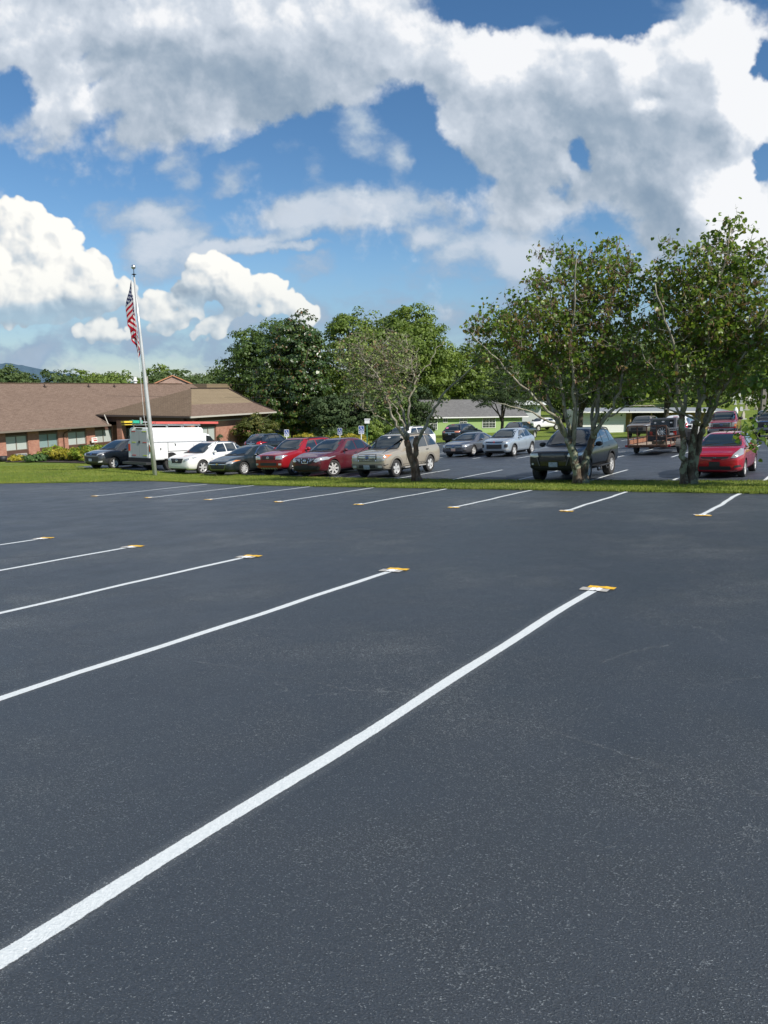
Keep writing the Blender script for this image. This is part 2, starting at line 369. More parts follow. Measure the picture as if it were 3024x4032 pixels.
# ------------------------------------------------------------------ lie of the land
TH = -.585; UX, UY = math.cos(TH), math.sin(TH); VX, VY = -UY, UX     # u: along the parking rows, v: along the stall lines
def smst(a, b, x):
    t = np.clip((x-a)/(b-a), 0, 1); return t*t*(3-2*t)
def Z(x, y):
    x = np.asarray(x, float); y = np.asarray(y, float)
    n = .0357*x-.0583*y; fa = -.605+.0435*x-.044*y+.05*np.clip(-x-9.5, 0, 6.5)
    w = VX*x+VY*y
    z = n+(fa-n)*smst(20.4, 25.4, w)
    far = -4.75+.018*x
    z = z+(np.clip(far, -7, 0)-z)*smst(72, 112, y)
    z = z+smst(38, 75, x)*smst(85, 170, y)*3.0
    z = z*(1-smst(250, 400, np.hypot(x, y)))+(-7)*smst(250, 400, np.hypot(x, y))
    return z
def zf(x, y): return float(Z(x, y))
def uw(u, w): return (UX*u+VX*w, UY*u+VY*w)
NEAR_EDGE = [(-120, 4), (-70, 10.5), (-50, 14.6), (-42, 16.8), (-37, 18.3), (-34.5, 19.0), (-32, 19.6), (-30, 20.2), (-28.6, 21.1), (-27, 21.75), (-25.5, 21.6), (-24, 21.1), (-22, 20.6), (-19, 20.15), (-16, 20.05), (40, 20.05)]
FAR_EDGE = [(-120, 60), (-47, 60), (-43.2, 33), (-42.6, 28.4), (-41.5, 27.4), (-36, 26.7), (-31, 27.0), (-25, 26.6), (-20, 25.7), (-15, 25.4), (-10, 25.4), (-5, 25.8), (-2, 26.1), (40, 26.1)]
def interp(tab, u): return float(np.interp(u, [a for a, b in tab], [b for a, b in tab]))
def sheet(name, u0, u1, wlo, whi, du, dw, off, mat, skirt=.0, **k):
    us = np.arange(u0, u1+1e-6, du); V = []; F = []; nw = None
    rows = []
    for u in us:
        a, b = wlo(u), whi(u); n = max(2, int(round((whi(us[len(us)//2])-wlo(us[len(us)//2]))/dw))) if nw is None else nw; nw = n
        ws = np.linspace(a, b, n+1); x, y = uw(u, ws); z = Z(x, y)+off
        if skirt:
            x = np.concatenate([[x[0]], x, [x[-1]]]); y = np.concatenate([[y[0]], y, [y[-1]]]); z = np.concatenate([[z[0]-skirt], z, [z[-1]-skirt]])
        rows.append(np.stack([x, y, z], -1))
    A = np.array(rows); nu, nv = A.shape[:2]; idx = np.arange(nu*nv).reshape(nu, nv)
    F = np.stack([idx[:-1, :-1], idx[1:, :-1], idx[1:, 1:], idx[:-1, 1:]], -1).reshape(-1, 4)
    return np_mesh(name, A.reshape(-1, 3), F, mat, smooth=True, **k)

def m_grass_ground():
    t = NT('grass_ground'); v = t.noise(.35, 6, .6); w = t.noise(6., 4, .6); f = t.noise(60, 3, .6)
    c = t.ramp(v, [(.3, (.125, .185, .022)), (.55, (.19, .25, .036)), (.75, (.27, .29, .06))])
    c = t.mix(t.sst(w, .45, .75, 0, .55), c, (.20, .24, .06)); c = t.mix(t.sst(t.noise(.9, 5, .7), .60, .72, 0, .5), c, (.26, .22, .11)); c = t.mix(t.sst(f, .35, .7, 0, .5), c, (.06, .10, .02))
    t.set(base=c, rough=.9, spec=.2, normal=t.bump(t.noise(45, 4, .7), .8, .06)); return t.m
MG = m_grass_ground()
def m_asphalt(name, base, light, seed, grain=1.0):
    t = NT(name); V = t.tc.outputs['Object']
    big = t.noise(.16, 4, .55); mid = t.noise(1.3, 6, .62); patch = t.noise(.30, 5, .62); pch2 = t.noise(.9, 4, .6, vec=V, map=(1, 1.7, 1))
    c = t.ramp(big, [(.32, tuple(b*.84 for b in base)), (.68, tuple(b*1.14 for b in base))])
    c = t.mix(t.mth('MULTIPLY', t.sst(mid, .35, .7), .22), c, tuple(b*1.3 for b in base))
    stk = t.noise(.55, 5, .65, map=(.25, 1.9, 1)); c = t.mix(t.mth('MULTIPLY', t.sst(stk, .50, .72), .10), c, tuple(b*1.6 for b in base)); c = t.mix(t.mth('MULTIPLY', t.sst(stk, .46, .28), .35), c, tuple(b*.7 for b in base))
    worn = t.mth('MULTIPLY', t.sst(patch, .40, .68), t.sst(pch2, .30, .70, .25, 1.0))
    # grains of stone standing proud of the sealer, sun glints painted in as pale colour
    wob = t.n('ShaderNodeMapping'); wob.inputs['Scale'].default_value = (1, 1.5, 1); wob.inputs['Rotation'].default_value = (0, 0, .5); t.L.new(V, wob.inputs[0])
    g1 = t.noise(112, 3, .76, vec=wob.outputs[0]); g2 = t.noise(40, 3, .7, vec=wob.outputs[0]); g3 = t.noise(230, 2, .8)
    th = t.mth('MULTIPLY_ADD', worn, -.062, .573)
    spk = t.sst(t.mth('SUBTRACT', t.mth('ADD', t.mth('MULTIPLY', g1, .75), t.mth('MULTIPLY', g2, .25)), th), .0, .045)
    c = t.mix(t.mth('MULTIPLY', spk, .95*grain), c, light)
    c = t.mix(t.sst(g1, .50, .64, 0, .50), c, tuple(b*2.1 for b in base)); c = t.mix(t.sst(g3, .40, .66, 0, .38), c, tuple(b*2.3 for b in base)); c = t.mix(t.sst(g1, .52, .36, 0, .6), c, tuple(b*.45 for b in base))  # grain relief shading painted into the colour: paler tops, darker hollows
    # hairline cracks: thin, broken, mostly sealed over
    wv = t.n('ShaderNodeVectorMath', operation='ADD'); t.L.new(V, wv.inputs[0]); sc = t.n('ShaderNodeVectorMath', operation='SCALE'); sc.inputs['Scale'].default_value = .9; t.L.new(t.noise(1.1, 7, .68, out=1), sc.inputs[0]); t.L.new(sc.outputs[0], wv.inputs[1])
    brk = t.sst(t.noise(9, 3, .7), .42, .60)
    ck = t.voro(.33, 'DISTANCE_TO_EDGE', vec=wv.outputs[0], dim='2D'); ckm = t.mth('MULTIPLY', t.sst(ck, .0, .0035, 1, 0), t.mth('MULTIPLY', brk, t.sst(t.noise(.35, 3, .6), .46, .62)))
    ck2 = t.voro(1.3, 'DISTANCE_TO_EDGE', vec=wv.outputs[0], dim='2D'); ck2m = t.mth('MULTIPLY', t.sst(ck2, .0, .011, 1, 0), t.mth('MULTIPLY', brk, t.sst(t.noise(.6, 4, .6), .52, .66)))
    cm = t.mth('MAXIMUM', ckm, t.mth('MULTIPLY', ck2m, .9)); c = t.mix(t.mth('MULTIPLY', cm, .26), c, light)
    h = t.mth('ADD', t.mth('MULTIPLY', spk, .9), t.mth('MULTIPLY', g1, t.mth('MULTIPLY_ADD', worn, 2.2, 1.0))); h = t.mth('MULTIPLY_ADD', cm, 1.5, h)
    nb = t.bump(h, .95, .0075*grain); nb = t.bump(t.noise(28, 4, .7), .30, .010, normal=nb)
    t.set(base=c, rough=t.sst(mid, .3, .8, .42, .60), spec=.55, normal=nb); return t.m
M_ASPH = m_asphalt('sealed_asphalt', (.0315, .041, .053), (.56, .61, .63), 1)
M_ASPH2 = m_asphalt('far_lot_asphalt', (.032, .039, .050), (.25, .28, .30), 2, .6)

# one sheet of ground to the horizon: fine near, coarse far, sunk just under the lots
def ground():
    def axis(a, b, f0, f1, step):
        s = list(np.arange(f0, f1, step)); q = f1; d = step
        while q < b: s.append(q); d *= 1.22; q += d
        s.append(b); q = f0; d = step; pre = []
        while q > a: d *= 1.22; q -= d; pre.append(q)
        return np.array(sorted(pre+s))
    ux = axis(-9000, 9000, -95, 75, 2.5); wx = axis(-9000, 9000, -20, 190, 2.5)
    U_, W_ = np.meshgrid(ux, wx, indexing='ij'); x = UX*U_+VX*W_; y = UY*U_+VY*W_; z = Z(x, y)-.07
    ne = np.interp(U_, [a for a, b in NEAR_EDGE], [b for a, b in NEAR_EDGE])
    inl = ((U_ > -60) & (U_ < 30) & (W_ < 64.5) & (W_ > -12))
    z = z-np.where(inl, .12, 0)
    n, m = x.shape; idx = np.arange(n*m).reshape(n, m)
    F = np.stack([idx[:-1, :-1], idx[1:, :-1], idx[1:, 1:], idx[:-1, 1:]], -1).reshape(-1, 4)
    np_mesh('ground', np.stack([x, y, z], -1).reshape(-1, 3), F, MG, smooth=True, kind='structure')
ground()
ne = lambda u: interp(NEAR_EDGE, u); fe = lambda u: interp(FAR_EDGE, u)
sheet('near_parking_lot', -60, 34, lambda u: -12, ne, .5, 4, .0, M_ASPH, skirt=.1, kind='structure')
sheet('far_parking_lot', -43, 34, fe, lambda u: 64.0 if u > -36 else 52.0, .5, 2, .0, M_ASPH2, skirt=.1, kind='structure')
sheet('grass_strip', -43, 34, ne, fe, .5, .5, .025, MG, skirt=.08, kind='structure')
sheet('lawn', -100, -43, lambda u: ne(u), lambda u: 60, .5, 2, .02, MG, skirt=.08, kind='structure')

# grass blades on the strip and the near edge of the lawn
def m_blade():
    t = NT('grass_blade'); g = t.n('ShaderNodeNewGeometry'); v = t.noise(.6, 4, .6)
    c = t.mix(t.sst(v, .38, .66), (.15, .225, .02), (.29, .33, .05)); c = t.mix(t.mth('MULTIPLY', g.outputs['Random Per Island'], .55), c, (.25, .26, .07)); c = t.mix(t.sst(t.noise(.9, 5, .7), .58, .70, 0, .6), c, (.34, .29, .14))
    tr = t.n('ShaderNodeBsdfTranslucent'); t.put(c, tr.inputs[0]); t.set(base=c, rough=.6, spec=.3)
    mx = t.n('ShaderNodeMixShader'); mx.inputs[0].default_value = .35; t.L.new(t.b.outputs[0], mx.inputs[1]); t.L.new(tr.outputs[0], mx.inputs[2]); t.L.new(mx.outputs[0], t.out.inputs[0]); return t.m
def blades(n, ulo, uhi, name='grass_blades'):
    u = rng.uniform(ulo, uhi, n*2); a = np.interp(u, *zip(*[(p, q) for p, q in NEAR_EDGE])); b = np.minimum(np.interp(u, *zip(*[(p, q) for p, q in FAR_EDGE])), a+14)
    # more blades along both edges
    q = rng.random(n*2); e = rng.random(n*2) < .22; q = np.where(e, np.where(rng.random(n*2) < .6, q*.03-.012, 1-q*.03+.012), q)
    w = a+(b-a)*q; u, w = u[:n], w[:n]
    x, y = uw(u, w); z = Z(x, y)+.02
    h = rng.uniform(.025, .07, n)*(1+.5*(rng.random(n) < .05)); t = rng.random(n)*6.283; wd = rng.uniform(.006, .016, n)
    lean = rng.uniform(0, .05, n); lt = rng.random(n)*6.283
    p0 = np.stack([x-np.cos(t)*wd, y-np.sin(t)*wd, z], -1); p1 = np.stack([x+np.cos(t)*wd, y+np.sin(t)*wd, z], -1)
    p2 = np.stack([x+np.cos(lt)*lean, y+np.sin(lt)*lean, z+h], -1)
    V = np.stack([p0, p1, p2], 1).reshape(-1, 3); F = np.arange(n*3).reshape(-1, 3)
    return np_mesh(name, V, F, m_blade(), label='short green grass blades growing over the strip between both lots', cat='grass', kind='stuff')
blades(150000, -66, 6)

# ------------------------------------------------------------------ stall lines
def m_paint(name='white_line_paint', over=True):
    t = NT(name); uv = t.tc.outputs['UV']; sp = t.n('ShaderNodeSeparateXYZ'); t.L.new(uv, sp.inputs[0])
    d = t.mth('ABSOLUTE', sp.outputs[1])                       # 1 at the painted edge
    n = t.noise(30, 3, .7); n2 = t.noise(160, 2, .8)
    core = t.sst(t.mth('ADD', d, t.mth('MULTIPLY', t.mth('SUBTRACT', t.mth('ADD', n, t.mth('SUBTRACT', n2, .5)), .5), .30)), .93, 1.03, 1, 0)
    mist = t.mth("MULTIPLY", t.sst(d, 1.0, 2.6, .13, 0), t.sst(n2, .38, .66, .0, 1.0))
    a = t.mth('MAXIMUM', core, mist)
    gap = t.mth('SUBTRACT', 1.0, t.mth('MULTIPLY', t.sst(t.noise(120, 2, .8), .74, .80), .5)); a = t.mth('MULTIPLY', a, gap)
    t.set(base=t.ramp(t.noise(60, 4, .7), [(.3, (.56, .60, .60)), (.7, (.74, .77, .76))]), rough=.65, spec=.3, alpha=a, normal=t.bump(t.noise(85, 3, .7), .9, .007)); return t.m
M_LINE = m_paint()
ORD = ['nearest', 'second', 'third', 'fourth', 'fifth', 'sixth', 'seventh', 'eighth', 'ninth', 'tenth']
def line(name, a, b, label, width=.097, z0=.0035, group=None, seg=.4, wob=.012):
    a = np.array(a, float); b = np.array(b, float); L_ = np.linalg.norm(b-a); n = max(2, int(L_/seg)); d = (b-a)/L_; p = np.array([-d[1], d[0]])
    ph = rng.random(3)*6.28; V = []; UVs = []
    for i in range(n+1):
        s = i/n; o = wob*(math.sin(s*9+ph[0])+.6*math.sin(s*23+ph[1])); c = a+d*L_*s+p*o; hw = width/2*(1+.05*math.sin(s*31+ph[2]))
        for k in (-3, -1, 1, 3):
            q = c+p*hw*k; V.append((q[0], q[1], zf(*q)+z0+.0)); UVs.append((s*L_, k))
    idx = np.arange((n+1)*4).reshape(n+1, 4); F = np.stack([idx[:-1, :-1], idx[1:, :-1], idx[1:, 1:], idx[:-1, 1:]], -1).reshape(-1, 4)
    o = np_mesh(name, np.array(V), F, M_LINE, label=label, cat='line marking', group=group)
    me = o.data; ul = me.uv_layers.new(name='UVMap'); li = np.empty(len(me.loops), np.int32); me.loops.foreach_get('vertex_index', li)
    ul.data.foreach_set('uv', np.array(UVs, np.float32)[li].ravel()); return o
M_TY = flat('yellow_tape_paper', (.80, .46, .03), .7, var=.1, scale=20); M_TG = flat('masking_paper', (.40, .385, .35), .8, var=.25, scale=9); M_TW = flat('overpainted_paper', (.80, .82, .82), .7, var=.05)
def tape(u, w, label, near=True, sc=1.0, rot=0.):
    x, y = uw(u, w); e = empty('masking_tape', (x, y, zf(x, y)+.010), math.atan2(UY, UX)+rot, label=label, cat='tape', group='paper tape strips marking the ends of new stall lines')
    sgn = 1 if near else -1; nx, ny = -.0357, .0583
    for nm, lo, hi, x0, x1, m, dz in (('yellow_strip', .010, .120, -.22*sc, .34*sc, M_TY, .002), ('paper_strip', -.13, .02, -.32*sc, .26*sc, M_TG, .000), ('painted_patch', -.13, .012, -.060, .060, M_TW, .004)):
        b = MB(); n = 8; vs = []
        for i in range(n+1):
            xx = x0+(x1-x0)*i/n
            for yy in (lo, hi):
                yy2 = yy*sgn; c, s = math.cos(TH+rot), math.sin(TH+rot); wx, wy = x+c*xx-s*yy2, y+s*xx+c*yy2
                vs.append((xx, yy2, zf(wx, wy)-zf(x, y)+dz+.004*math.sin(i*2.1+u)*(i % 2)))
        b.add(vs, [(2*i, 2*i+2, 2*i+3, 2*i+1) for i in range(n)]); b.build(nm, m, e)
G1 = 'white stall lines of the near row'; G2 = 'white stall lines of the middle row along the grass'; G3 = 'white stall lines of the far lot'
NU = 2.406*UX+8.141*UY; NW = 2.406*VX+8.141*VY
for i in range(5):
    u = NU-2.74*i; ww = NW+[0, .02, .05, .02, .04][i]
    line('stall_line', uw(u, ww-.06), uw(u, ww-5.6-(i == 0)*3.0), ORD[i]+' long white stall line running out of the left side of the picture' if i else 'nearest and widest long white stall line across the foreground', group=G1)
    tape(u+[.02, .0, .04, .03, .02][i], ww, 'yellow and grey paper tape at the tip of the '+ORD[i]+' foreground stall line', sc=.54, rot=[.02, .1, .12, .18, .25][i])
u = NU+2.74
FU = -9.775*UX+24.82*UY; FW_ = -9.775*VX+24.82*VY
for i in range(8):
    u = FU+2.74*i; k = 7-i
    line('stall_line', uw(u, FW_+.05), uw(u, min(FW_+5.05, ne(u)-.08)), 'white stall line meeting the grass strip, '+(ORD[k] if k else 'first')+' from the right', group=G2, wob=.016)
    tape(u, FW_, 'small tape strip at the tip of the '+(ORD[k] if k else 'first')+' grass-side stall line from the right', near=False, sc=.52, rot=[.02, -.05, .06, 0, .04, -.03, .02, .05][i])
AU = -6.3985*UX+35.2166*UY; AW = 25.6; AISLES = ['beside the white crossover', 'between the dark sedan and the red SUV', 'between the two red SUVs', 'between the maroon crossover and the tan SUV', 'right of the tan SUV', 'in the empty stall right of the tan SUV', 'left of the big black SUV', 'under the right side of the big black SUV', 'left of the red hatchback', 'at the right edge beyond the red hatchback']
for j in range(-8, 9):
    u = AU+2.74*j; lab = 'white stall line of the parked row, '+(AISLES[j+1] if 0 <= j+1 < len(AISLES) else ('behind the service van, number %d leftward' % (-j)))
    line('stall_line', uw(u, fe(u)+.1), uw(u, fe(u)+5.1), lab, group=G3, seg=.8)
BU = 5.0841*UX+42.6616*UY
for j in range(-7, 8):
    u = BU+2.74*j
    line('stall_line', uw(u, 38.45), uw(u, 43.5), 'white stall line of the second car row, '+('%s the grey sedan' % ('right of' if j == 0 else 'left of') if j in (0, -1) else 'stall %d %s of the grey sedan' % (abs(j), 'right' if j > 0 else 'left')), group=G3, seg=.8)
    line('stall_line', uw(u, 43.6), uw(u, 48.6), 'white stall line behind the spine line, stall %d %s of the grey sedan' % (abs(j), 'right' if j > 0 else 'left'), group=G3, seg=.8)
    line('stall_line', uw(u, 58.6), uw(u, 63.6), 'white stall line of the far grass-side row, stall %d %s of the grey sedan' % (abs(j), 'right' if j > 0 else 'left'), group=G3, seg=.8)
line('spine_line', uw(BU-22, 43.55), uw(BU+22, 43.55), 'long white spine line between the two middle car rows', seg=1.0)

# seams and hairline cracks showing through the sealer: gritty, broken ridges in the surface
def m_seam():
    t = NT('seam_grit'); sp = t.n('ShaderNodeSeparateXYZ'); t.L.new(t.tc.outputs['UV'], sp.inputs[0]); d = t.mth('ABSOLUTE', sp.outputs[1])
    n = t.noise(95, 3, .76); m = t.noise(4.5, 4, .65); fall = t.sst(d, 0., 1., 1, 0)
    a = t.mth('MULTIPLY', t.sst(t.mth('ADD', n, t.mth('MULTIPLY', t.mth('SUBTRACT', fall, 1.0), .22)), .50, .57), t.sst(m, .34, .56))
    c = t.mix(t.sst(t.noise(150, 2, .7), .46, .58), (.012, .015, .018), (.46, .50, .52))
    t.set(base=c, rough=.6, alpha=t.mth('MULTIPLY', a, .62), normal=t.bump(n, 1., .01)); return t.m
M_SEAM = m_seam()
SEAMS = [(.045, [(0.55, 4.49), (0.77, 4.41), (0.97, 4.35), (1.10, 4.17), (1.31, 3.99), (1.47, 3.79), (1.60, 3.63), (1.76, 3.51), (1.94, 3.35)]),
    (.045, [(-3.74, 6.71), (-3.13, 6.43), (-2.62, 6.15), (-2.19, 6.14), (-1.76, 6.00), (-1.04, 5.64), (-0.52, 5.30), (-0.21, 5.10)]),
    (.014, [(-1.20, 4.62), (-1.11, 4.80), (-1.00, 4.88), (-0.91, 5.00), (-0.80, 5.08), (-0.74, 5.20)]), (.06, [(1.73, 5.54), (1.93, 5.72), (2.17, 5.86), (2.41, 5.94)]), (.012, [(0.87, 2.90), (0.96, 2.98), (1.04, 3.02), (1.12, 3.08)]),
    (.05, [(0.77, 11.64), (1.67, 12.27), (2.99, 12.40), (4.50, 11.80), (6.04, 11.21)]), (.06, [(-9.78, 18.55), (-8.10, 19.18), (-6.61, 19.95), (-4.95, 18.90)]), (.012, [(0.08, 2.41), (0.18, 2.47), (0.22, 2.58), (0.35, 2.64), (0.50, 2.70)])]
for hw_, pts in SEAMS:
    P_ = []; rs = np.random.default_rng(len(P_)+int(hw_*1000)+len(pts))
    for i in range(len(pts)-1):
        a, b = np.array(pts[i]), np.array(pts[i+1]); k = max(3, int(np.linalg.norm(b-a)/.05)); P_ += [a+(b-a)*j/k+rs.normal(0, .006+.06*hw_, 2) for j in range(k)]
    P_.append(np.array(pts[-1])); V = []; UVs = []
    for i, q in enumerate(P_):
        d = P_[min(i+1, len(P_)-1)]-P_[max(i-1, 0)]; d = d/(np.linalg.norm(d)+1e-9); nrm = np.array([-d[1], d[0]])
        for s_ in (-1, 0, 1): r_ = q+nrm*hw_*s_; V.append((r_[0], r_[1], zf(*r_)+.0022)); UVs.append((i*.05, s_))
    idx = np.arange(len(P_)*3).reshape(-1, 3); F = np.stack([idx[:-1, :-1], idx[1:, :-1], idx[1:, 1:], idx[:-1, 1:]], -1).reshape(-1, 4); o = np_mesh('asphalt_seam', np.array(V), F, M_SEAM, kind='structure')
    ul = o.data.uv_layers.new(name='UVMap'); li = np.empty(len(o.data.loops), np.int32); o.data.loops.foreach_get('vertex_index', li); ul.data.foreach_set('uv', np.array(UVs, np.float32)[li].ravel())

# ------------------------------------------------------------------ materials for buildings
def m_brick(name, a, b, mortar, rot=0., sc=1.0):
    t = NT(name); mp = t.n('ShaderNodeMapping'); t.L.new(t.tc.outputs['Object'], mp.inputs[0]); mp.inputs['Rotation'].default_value = (R(90), 0, 0)
    sp = t.n('ShaderNodeSeparateXYZ'); t.L.new(t.tc.outputs['Object'], sp.inputs[0])
    cb = t.n('ShaderNodeCombineXYZ'); t.L.new(t.mth('ADD', sp.outputs[0], sp.outputs[1]), cb.inputs[0]); t.L.new(sp.outputs[2], cb.inputs[1])
    br = t.n('ShaderNodeTexBrick'); t.L.new(cb.outputs[0], br.inputs['Vector']); br.inputs['Scale'].default_value = 1.0
    br.inputs['Brick Width'].default_value = .23*sc; br.inputs['Row Height'].default_value = .08*sc; br.inputs['Mortar Size'].default_value = .011*sc; br.inputs['Mortar Smooth'].default_value = .2
    br.inputs['Color1'].default_value = a+(1,); br.inputs['Color2'].default_value = b+(1,); br.inputs['Mortar'].default_value = mortar+(1,); br.inputs['Bias'].default_value = 0.1
    c = t.mix(t.sst(t.noise(1.3, 4, .6), .3, .7, 0, .35), br.outputs['Color'], tuple(x*.6 for x in a))
    t.set(base=c, rough=.88, spec=.2, normal=t.bump(br.outputs['Fac'], -.5, .01)); return t.m
def m_shingle(name, a, b, row=.14, wid=.33, seed=0):
    t = NT(name); br = t.n('ShaderNodeTexBrick'); t.L.new(t.tc.outputs['UV'], br.inputs['Vector']); br.inputs['Scale'].default_value = 1.0
    br.inputs['Brick Width'].default_value = wid; br.inputs['Row Height'].default_value = row; br.inputs['Mortar Size'].default_value = row*.07; br.inputs['Mortar Smooth'].default_value = .5
    br.inputs['Color1'].default_value = a+(1,); br.inputs['Color2'].default_value = b+(1,); br.inputs['Mortar'].default_value = tuple(x*.45 for x in a)+(1,)
    c = t.mix(t.sst(t.noise(.5, 4, .6), .3, .7, 0, .30), br.outputs['Color'], tuple(x*.62 for x in b))
    c = t.mix(t.sst(t.noise(14, 4, .8), .4, .7, 0, .45), c, tuple(min(1, x*1.45) for x in b))
    t.set(base=c, rough=.93, spec=.15, normal=t.bump(br.outputs['Fac'], -.5, .02)); return t.m
M_BR1 = m_brick('red_brick', (.33, .125, .085), (.46, .20, .135), (.36, .28, .23))
M_SH1 = m_shingle('brown_shingles', (.140, .096, .072), (.210, .150, .115))
M_SH2 = m_shingle('lap_shingles', (.13, .092, .062), (.175, .128, .088), row=.20, wid=.30)
M_TAN = m_shingle('tan_lap_boards', (.20, .155, .10), (.235, .185, .12), row=.30, wid=9.)
M_SHG = m_shingle('grey_shingles', (.12, .118, .118), (.18, .178, .176), row=.16)
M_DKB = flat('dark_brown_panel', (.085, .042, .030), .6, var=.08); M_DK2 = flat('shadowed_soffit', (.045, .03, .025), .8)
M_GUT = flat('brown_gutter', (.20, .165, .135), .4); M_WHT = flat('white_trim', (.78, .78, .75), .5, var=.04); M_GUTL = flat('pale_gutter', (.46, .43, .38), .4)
M_BLK = flat('black_rubber', (.018, .018, .019), .6); M_DGL = None
def m_glass(name, col, rough=.06, spec=.9, curtain=None):
    t = NT(name)
    t.set(base=col, rough=rough, spec=spec); t.b.inputs['Coat Weight'].default_value = .6; t.b.inputs['Coat Roughness'].default_value = .02; return t.m
M_PANE = m_glass('window_pane', (.42, .47, .46), .15, .6); M_PANED = m_glass('dark_window_pane', (.03, .04, .045), .05, 1.0)
def m_blind(name, col):
    t = NT(name); sp = t.n('ShaderNodeSeparateXYZ'); t.L.new(t.tc.outputs['Object'], sp.inputs[0])
    s = t.mth('SINE', t.mth('MULTIPLY', sp.outputs[2], 115.)); t.set(base=t.mix(t.sst(s, -.4, .8), tuple(c*.72 for c in col), col), rough=.35, spec=.6); t.b.inputs['Coat Weight'].default_value = .8; t.b.inputs['Coat Roughness'].default_value = .03; return t.m
M_BLIND = m_blind('blind_behind_glass', (.50, .54, .52)); M_BLIND2 = m_blind('teal_blind_behind_glass', (.26, .36, .36))

def uvproj(o, ax, ay):
    """metre UVs along two directions, for the roof courses"""
    me = o.data; ul = me.uv_layers.new(name='UVMap'); ax = np.array(ax, float); ay = np.array(ay, float)
    co = np.empty(len(me.vertices)*3); me.vertices.foreach_get('co', co); co = co.reshape(-1, 3); li = np.empty(len(me.loops), np.int32); me.loops.foreach_get('vertex_index', li)
    ul.data.foreach_set('uv', np.stack([co@ax, co@ay], -1)[li].astype(np.float32).ravel())

